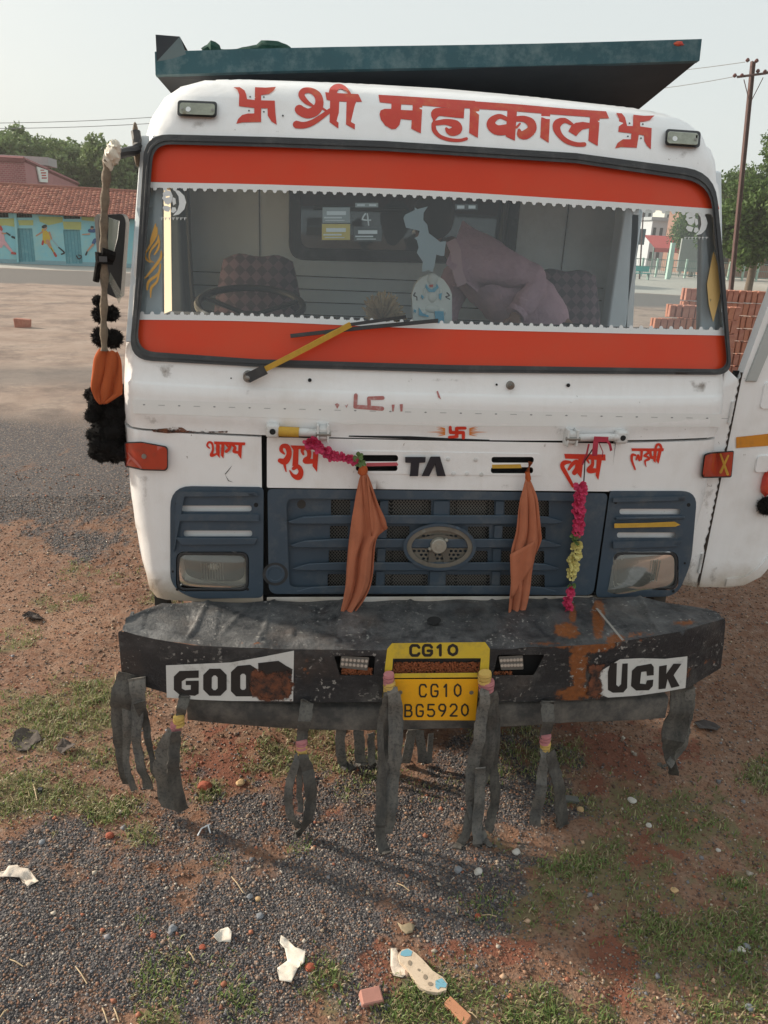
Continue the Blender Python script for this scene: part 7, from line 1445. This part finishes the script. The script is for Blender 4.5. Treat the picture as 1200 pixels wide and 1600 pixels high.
o_, n1_ = stones('gravel', 330000, 4.0, KG, lambda n, y: (.0028+.0036*rng.random(n)**2.5)*(1+.10*np.maximum(0, y+1.6)), [(.066, .063, .070), (.112, .108, .116), (.18, .165, .16), (.24, .135, .09), (.42, .37, .32)], [.34, .26, .15, .18, .07])
tag(o_, 'fine dark blue grey gravel scattered over the soil', 'gravel', kind='stuff')
o_, n2_ = stones('soil_crumbs', 70000, 5.0, lambda P: rng.random(len(P)) < .75-.5*zone(P, GRAV, 11), lambda n, y: (.0025+.006*rng.random(n)**3.5)*(1+.12*np.maximum(0, y+1.6)), [(.175, .080, .050), (.25, .135, .085), (.09, .048, .034), (.38, .29, .21), (.28, .09, .05)], [.35, .3, .2, .1, .05])
tag(o_, 'reddish crumbs of earth and small pebbles on the bare soil', 'soil', kind='stuff')
o_, n3_ = stones('pebbles', 1500, 5.0, lambda P: rng.random(len(P)) < .8, lambda n, y: .007+.010*rng.random(n)**2, [(.33, .11, .06), (.42, .37, .31), (.18, .18, .20), (.45, .30, .20), (.24, .16, .12)], [.25, .2, .25, .1, .2])
tag(o_, 'scattered larger pebbles, brick red, grey and pale', 'pebbles', kind='stuff')
# grass
def grass(name, n, ymax, lst, blades, hl, label, dry):
    x, y = pts_in_view(n, ymax, 1.5); P = np.stack([x, y, 0*x], 1); z_ = zone(P, lst, 12, 6); k = rng.random(n) < np.clip(z_*1.35-.28, 0, 1); x, y, z_ = x[k], y[k], z_[k]; n = len(x)
    if n == 0: return
    B = blades; cx = np.repeat(x, B)+rng.normal(size=n*B)*.022; cy = np.repeat(y, B)+rng.normal(size=n*B)*.022; N = n*B; h = hl*(.45+.9*rng.random(N))*np.repeat(.65+.6*z_, B)
    an = rng.random(N)*6.283; ln = (.25+.85*rng.random(N)); dx, dy_ = np.cos(an), np.sin(an); wd = .0016+.0016*rng.random(N); z0 = gh(cx, cy)
    c0 = np.stack([cx, cy, z0-.003], 1); mid = c0+np.stack([dx*h*ln*.35, dy_*h*ln*.35, h*.62], 1); tip = c0+np.stack([dx*h*ln, dy_*h*ln, h*(1-.35*ln)+.002], 1); s_ = np.stack([-dy_, dx, 0*dx], 1)*wd[:, None]
    Vv = np.stack([c0-s_, c0+s_, mid+s_*.8, mid-s_*.8, tip], 1).reshape(-1, 3); lo = np.array([0, 1, 2, 3, 3, 2, 4]); Ff = (lo[None]+np.arange(N)[:, None]*5).reshape(-1)
    mm = bpy.data.meshes.new(name); mm.vertices.add(N*5); mm.vertices.foreach_set('co', Vv.ravel()); mm.loops.add(len(Ff)); mm.loops.foreach_set('vertex_index', Ff); mm.polygons.add(N*2)
    ls = np.stack([np.arange(N)*7, np.arange(N)*7+4], 1).ravel(); lt = np.tile([4, 3], N); mm.polygons.foreach_set('loop_start', ls); mm.polygons.foreach_set('loop_total', lt); mm.update()
    pal = np.array([(.13, .20, .05), (.18, .24, .07), (.24, .26, .10), (.34, .30, .16), (.42, .35, .22)]); p_ = np.array([.34, .28, .16, .14, .08]) if not dry else np.array([.12, .2, .28, .24, .16]); cc_ = pal[rng.choice(5, N, p=p_)]*(.75+.5*rng.random((N, 1))); ca = np.ones((N*5, 4)); ca[:, :3] = np.repeat(cc_, 5, 0)
    at = mm.attributes.new('col', 'FLOAT_COLOR', 'POINT'); at.data.foreach_set('color', ca.ravel().astype(np.float32)); o = bpy.data.objects.new(name, mm)
    Mt, t, b, oo = nodes(name+'_blades'); a = t.nodes.new('ShaderNodeAttribute'); a.attribute_name = 'col'; t.links.new(a.outputs['Color'], b.inputs['Base Color']); b.inputs['Roughness'].default_value = .6; tr = t.nodes.new('ShaderNodeBsdfTranslucent'); t.links.new(a.outputs['Color'], tr.inputs[0]); ms = t.nodes.new('ShaderNodeMixShader'); ms.inputs[0].default_value = .35; t.links.new(b.outputs[0], ms.inputs[1]); t.links.new(tr.outputs[0], ms.inputs[2]); t.links.new(ms.outputs[0], oo.inputs[0])
    mm.materials.append(Mt); COL.objects.link(o); tag(o, label, 'grass', kind='stuff'); return n
isdry = lambda q: q[0] < 380 and q[1] < 1330 or q[1] < 1250
gn1 = grass('grass', 44000, 3.2, [(*q[:4], q[4]*.70) for q in GRASS if not isdry(q)], 7, .024, 'short green grass tufts in the foreground soil', False); gn2 = grass('dry_grass', 60000, 4.5, [(*q[:4], q[4]*1.15) for q in GRASS if isdry(q)], 8, .026, 'sparse yellowish green grass on the reddish soil around the truck', True)
print('stuff counts', n1_, n2_, n3_, gn1, gn2)
# straw stalks
mb = MB(); 
for (x0, y0, x1, y1) in ((118, 1510, 136, 1537), (160, 1575, 168, 1598), (12, 1498, 36, 1510), (0, 1590, 12, 1577), (178, 1575, 186, 1597), (362, 1370, 380, 1395), (90, 1600, 105, 1592), (730, 1580, 745, 1590), (752, 1430, 776, 1432), (620, 1380, 640, 1392), (52, 1225, 58, 1250), (295, 1487, 304, 1501), (180, 1050, 181, 1070)):
    a, b_ = G3(x0, y0, .01), G3(x1, y1, .012); mb.tube([a, (a+b_)/2+[0, 0, .006], b_], .0022, 5)
tag(mb.build('straw', mat('dry_straw', (.48, .36, .22), .8), sm=False), 'scattered dry straw stalks on the gravel', 'straw', kind='stuff')
# single stones and litter
def rock(px, py, w_px, mt, label, name='stone', cat='stone', flat=.65, seed=0, group=None):
    c = G3(px, py); d = (c-CAM)@fw; r = w_px/FPX*d/2; c[2] = gh(np.array([c[0]]), np.array([c[1]]))[0]+r*flat*.5; bm = bmesh.new(); bmesh.ops.create_icosphere(bm, subdivisions=2, radius=r); rg = random.Random(seed+int(px))
    pl_ = [(Vector((rg.gauss(0, 1), rg.gauss(0, 1), rg.gauss(0, 1))).normalized(), rg.uniform(.62, .9)) for _ in range(9)]
    for v in bm.verts:
        for n__, k_ in pl_:
            dd = v.co.dot(n__)/r
            if dd > k_: v.co -= n__*(dd-k_)*r
        v.co.z *= flat
    mm = bpy.data.meshes.new(name); bm.to_mesh(mm); bm.free(); o = bpy.data.objects.new(name, mm); mm.materials.append(mt); o.location = c; COL.objects.link(o); tag(o, label, cat, group); return o
SG = mat('grey_stone', (.20, .21, .23), .85, var=.2, vscale=40, bmp=.4, bscale=80); SW = mat('pale_stone', (.50, .47, .43), .85, var=.15, vscale=40); ST = mat('tan_stone', (.50, .33, .17), .85, var=.2, vscale=40); SR = mat('brick_red_stone', (.30, .075, .04), .9, var=.25, vscale=30, bmp=.4, bscale=80)
rock(320, 1231, 24, SR, 'brick red stone on the soil right of the curved strap bundle'); rock(375, 1223, 16, ST, 'small tan stone between the red stone and the looped strap', flat=.5); rock(171, 1305, 15, SR, 'small red brown stone on the gravel at the left')
rock(747, 1366, 16, SW, 'larger white stone on the gravel in front of the right plate strap'); rock(716, 1361, 15, SG, 'flat pale grey stone left of the white stone'); rock(806, 1334, 14, SW, 'white pebble in front of the right looped strap'); rock(390, 1401, 12, SG, 'light grey stone beside a tan pebble at the centre left'); rock(403, 1403, 10, ST, 'tan pebble touching the grey stone at the centre left')
rock(406, 1429, 13, SG, 'grey stone below the pair of pebbles'); rock(65, 1317, 12, SG, 'light grey pebble at the left edge above the white rag'); rock(270, 1454, 16, SG, 'grey brown stone beside the grass patch at the lower left'); rock(240, 1466, 11, SR, 'small dark red stone in the lower left grass patch'); rock(316, 1479, 11, SR, 'orange red pebble left of the torn paper'); rock(907, 1265, 12, ST, 'tan pebble to the right of the right looped strap')
rock(988, 1251, 16, SW, 'flat pale stone on the soil under the right end of the bumper', flat=.35); rock(1014, 1289, 10, SW, 'small white pebble on the bare soil at the right'); rock(1158, 1487, 14, SW, 'pale pebble at the right edge with grey ones round it'); rock(1166, 1480, 14, SG, 'grey pebble just above the pale one at the right edge'); rock(1170, 1576, 14, SG, 'grey stone in the lower right corner'); rock(1054, 1392, 13, ST, 'tan flat stone in the grass at the right', flat=.4); rock(1147, 1381, 10, ST, 'orange tan pebble at the right edge'); rock(1122, 1330, 8, SW, 'tiny white pebble right of the grass')
rock(484, 1514, 18, SR, 'dark red pebble beside the torn white paper', flat=.6); rock(746, 1436, 10, SR, 'round dark red pebble left of a straw')
def chunk(px, py, dims, rz, mt, name, label, cat):
    c = G3(px, py); z0 = gh(np.array([c[0]]), np.array([c[1]]))[0]; bm = bmesh.new(); bmesh.ops.create_cube(bm, size=1); rg = random.Random(int(px))
    for v in bm.verts: v.co = Vector((v.co.x*dims[0]*(1+rg.uniform(-.15, .15)), v.co.y*dims[1]*(1+rg.uniform(-.15, .15)), v.co.z*dims[2]))
    bmesh.ops.bevel(bm, geom=list(bm.edges), offset=min(dims)*.12, segments=1, affect='EDGES'); mm = bpy.data.meshes.new(name); bm.to_mesh(mm); bm.free(); o = bpy.data.objects.new(name, mm); mm.materials.append(mt); o.location = (c[0], c[1], z0+dims[2]*.4); o.rotation_euler = (.1, .08, rz); COL.objects.link(o); return tag(o, label, cat)
chunk(580, 1562, (.072, .05, .03), .2, mat('pink_brick_chip', (.42, .20, .16), .9, var=.2, vscale=30), 'brick_fragment', 'pinkish brick fragment lying left of the shoe sole', 'brick'); chunk(715, 1586, (.09, .035, .018), -.9, mat('orange_tile_shard', (.48, .22, .12), .85, var=.25, vscale=30), 'tile_shard', 'orange terracotta shard at the bottom edge', 'shard'); chunk(888, 1252, (.085, .03, .02), -.15, mat('grey_wood_offcut', (.12, .12, .11), .9), 'offcut', 'grey wooden offcut beside the right looped strap', 'wood piece')
chunk(36, 511, (.34, .12, .22), .1, M['brick'], 'brick', 'lone pair of stacked bricks on the open sand at the left', 'brick')
def rag(px, py, pts, mt, name, label, cat, hgt=.03, seed=0):
    c = G3(px, py); rg = random.Random(seed); P = [G3(px+x, py+y) for x, y in pts]; poly = [Vector((p[0]-c[0], p[1]-c[1])) for p in P]; ar = sum(poly[i-1].cross(poly[i]) for i in range(len(poly))); poly = poly if ar > 0 else poly[::-1]; V2 = list(poly)
    lo = np.min([v[:] for v in poly], 0); hi = np.max([v[:] for v in poly], 0)
    for x in np.arange(lo[0], hi[0], .012):
        for y in np.arange(lo[1], hi[1], .012): V2.append(Vector((x+.001, y+.0013)))
    vo, eo, fo, a_, b_, of = delaunay_2d_cdt(V2, [], [list(range(len(poly)))], 0, 1e-5); fs = [f for f, s_ in zip(fo, of) if s_]
    zz_ = [gh(np.array([c[0]+v[0]]), np.array([c[1]+v[1]]))[0]+.004+hgt*abs(vnoise(np.array([v[0]*16+seed*3+50]), np.array([v[1]*16+50]), 5, 3)[0]-.3) for v in vo]
    mm = bpy.data.meshes.new(name); mm.from_pydata([(v[0], v[1], z) for v, z in zip(vo, zz_)], [], fs); mm.update(); smooth(mm, 60); o = bpy.data.objects.new(name, mm); mm.materials.append(mt); o.location = (c[0], c[1], 0); COL.objects.link(o); md = o.modifiers.new('t', 'SOLIDIFY'); md.thickness = .0015; return tag(o, label, cat)
PW = mat('dirty_white_cloth', (.62, .54, .46), .85, var=.15, vscale=20, dirt=(.36, .28, .21), dscale=15, bmp=.5, bscale=60); PP = mat('torn_white_paper', (.68, .62, .54), .8, var=.1, vscale=20, dirt=(.45, .38, .30), dscale=12)
rag(30, 1370, [(-34, 2), (-20, 0), (-16, -12), (-2, -14), (2, -4), (16, 0), (32, 18), (14, 22), (2, 10), (-14, 8), (-34, 8)], PW, 'rag', 'crumpled cream rag on the gravel at the left edge', 'rag', .07, 1); rag(455, 1505, [(-16, -37), (-6, -34), (6, -18), (22, -14), (20, 6), (10, 10), (0, 34), (-18, 30), (-22, 8), (-6, -4), (-10, -18), (-18, -28)], PP, 'paper', 'torn white paper lying on the gravel at the bottom centre left', 'paper', .06, 2)
rag(348, 1462, [(-14, 4), (-4, -8), (8, -10), (14, -2), (12, 10), (0, 8), (-6, 10)], PP, 'paper', 'small white paper scrap on a grass tuft left of the torn paper', 'paper', .05, 3); rag(622, 1516, [(-12, -28), (-4, -30), (2, -18), (14, -6), (16, 10), (6, 16), (-8, 12), (-12, -4)], PW, 'rag', 'crushed dirty cream wrapper beside the shoe sole', 'wrapper', .05, 4); rag(634, 1456, [(-14, -10), (-6, -4), (6, -8), (14, -4), (10, 6), (0, 9), (-8, 2)], mat('tan_leaf', (.28, .22, .14), .8), 'dead_leaf', 'pale brown dead leaf above the shoe sole', 'leaf', .03, 5)
rag(1106, 1134, [(-22, -4), (-6, -8), (10, -5), (20, 2), (14, 10), (-2, 6), (-14, 6)], mat('dark_rag', (.055, .045, .042), .9), 'dark_scrap', 'flat dark scrap on the soil right of the far strap', 'scrap', .05, 6); rag(44, 1160, [(-26, 6), (-18, -10), (0, -16), (16, -10), (22, 0), (8, 6), (0, 16), (-16, 16)], mat('charred_scrap', (.085, .07, .06), .95, var=.4, vscale=30), 'dark_scrap', 'crumpled dark scrap in the dry grass at the left', 'scrap', .09, 7); rag(100, 1172, [(-12, 4), (-2, -12), (12, -8), (20, -2), (6, 6), (-4, 12)], mat('charred_scrap_small', (.09, .072, .062), .95, var=.4, vscale=30), 'dark_scrap', 'smaller crumpled dark scrap to the right of the other at the left', 'scrap', .07, 8); rag(50, 965, [(-16, 2), (-4, -5), (10, -3), (18, 4), (4, 7), (-8, 6)], mat('dark_scrap_far', (.07, .055, .05), .95), 'dark_scrap', 'dark scrap on the red soil far left, level with the bumper top', 'scrap', .10, 9)
# shoe sole
so_pts = [(622, 1494), (628, 1487), (638, 1485), (648, 1491), (660, 1502), (676, 1520), (692, 1530), (699, 1540), (697, 1550), (684, 1554), (668, 1552), (656, 1546), (645, 1530), (634, 1514), (624, 1505)]
zs_ = zplane(.022); sole = slab('shoe_sole', [so_pts], [], .010, -.004, mat('cream_foam_sole', (.60, .48, .36), .8, var=.1, vscale=30, dirt=(.32, .24, .17), dscale=22), None, zs_, step=8, bevel=.003); tag(sole, 'cream slipper sole with worn blue ends lying in the grass at the bottom centre', 'slipper sole')
og = Vector(zs_([(660, 1520)])[0]); sole.data.transform(Matrix.Translation(-og)); sole.location = og
slab('blue_end', [[(627, 1490), (636, 1486), (644, 1490), (642, 1497), (632, 1498), (625, 1496)], [(680, 1536), (690, 1532), (698, 1541), (696, 1547), (688, 1546), (684, 1550), (680, 1546)], ], [], .0112, None, mat('worn_blue_foam', (.16, .36, .46), .8), sole, zs_, dense=False)
slab('worn_hole', [disc(640, 1508, 3, 4), disc(664, 1530, 3, 4), disc(672, 1541, 4, 3), disc(654, 1519, 2, 2)], [], .0114, None, mat('sole_stain', (.25, .2, .15), .9), sole, zs_, dense=False)
c = G3(63, 1235); cp = MB(); z0 = gh(np.array([c[0]]), np.array([c[1]]))[0]
cp.tube([c+[0, 0, z0], c+[0, 0, z0+.016]], [.014, .013], 16, False); cp.tube([c+[0, 0, z0+.016], c+[0, 0, z0+.004]], [.010, .009], 16, True); o_ = cp.build('bottle_cap', M['rubber'], loc=c); tag(o_, 'small black bottle cap ring on the gravel at the left', 'cap')
bz = MB(); 
for (x, y, a) in ((322, 1292, .4), (327, 1297, 1.9), (312, 1301, 1.2)): c = G3(x, y, .02); bz.tube([c-[.018*math.cos(a), .018*math.sin(a), 0], c+[.018*math.cos(a), .018*math.sin(a), .008]], .003, 5)
o_ = bz.build('plastic_bit', mat('white_plastic_bits', (.7, .72, .75), .4), loc=G3(322, 1296)); tag(o_, 'tiny crossed white plastic sticks on the gravel right of the curved strap', 'plastic')

# ------------------------------------------------------------------ hazy air
hb_ = MB().box((-170, -8, -1.5), (170, 130, 22)); HM = bpy.data.materials.new('haze'); HM.use_nodes = True; t = HM.node_tree; t.nodes.clear()
pv_ = t.nodes.new('ShaderNodeVolumePrincipled'); pv_.inputs['Color'].default_value = (.93, .94, .92, 1); pv_.inputs['Density'].default_value = .0007; pv_.inputs['Anisotropy'].default_value = .2
oo = t.nodes.new('ShaderNodeOutputMaterial'); t.links.new(pv_.outputs[0], oo.inputs['Volume'])
hz = hb_.build('haze', HM, sm=False); hz['kind'] = 'stuff'; hz['label'] = 'thin pale haze over the whole place'
SC.cycles.volume_bounces = 1
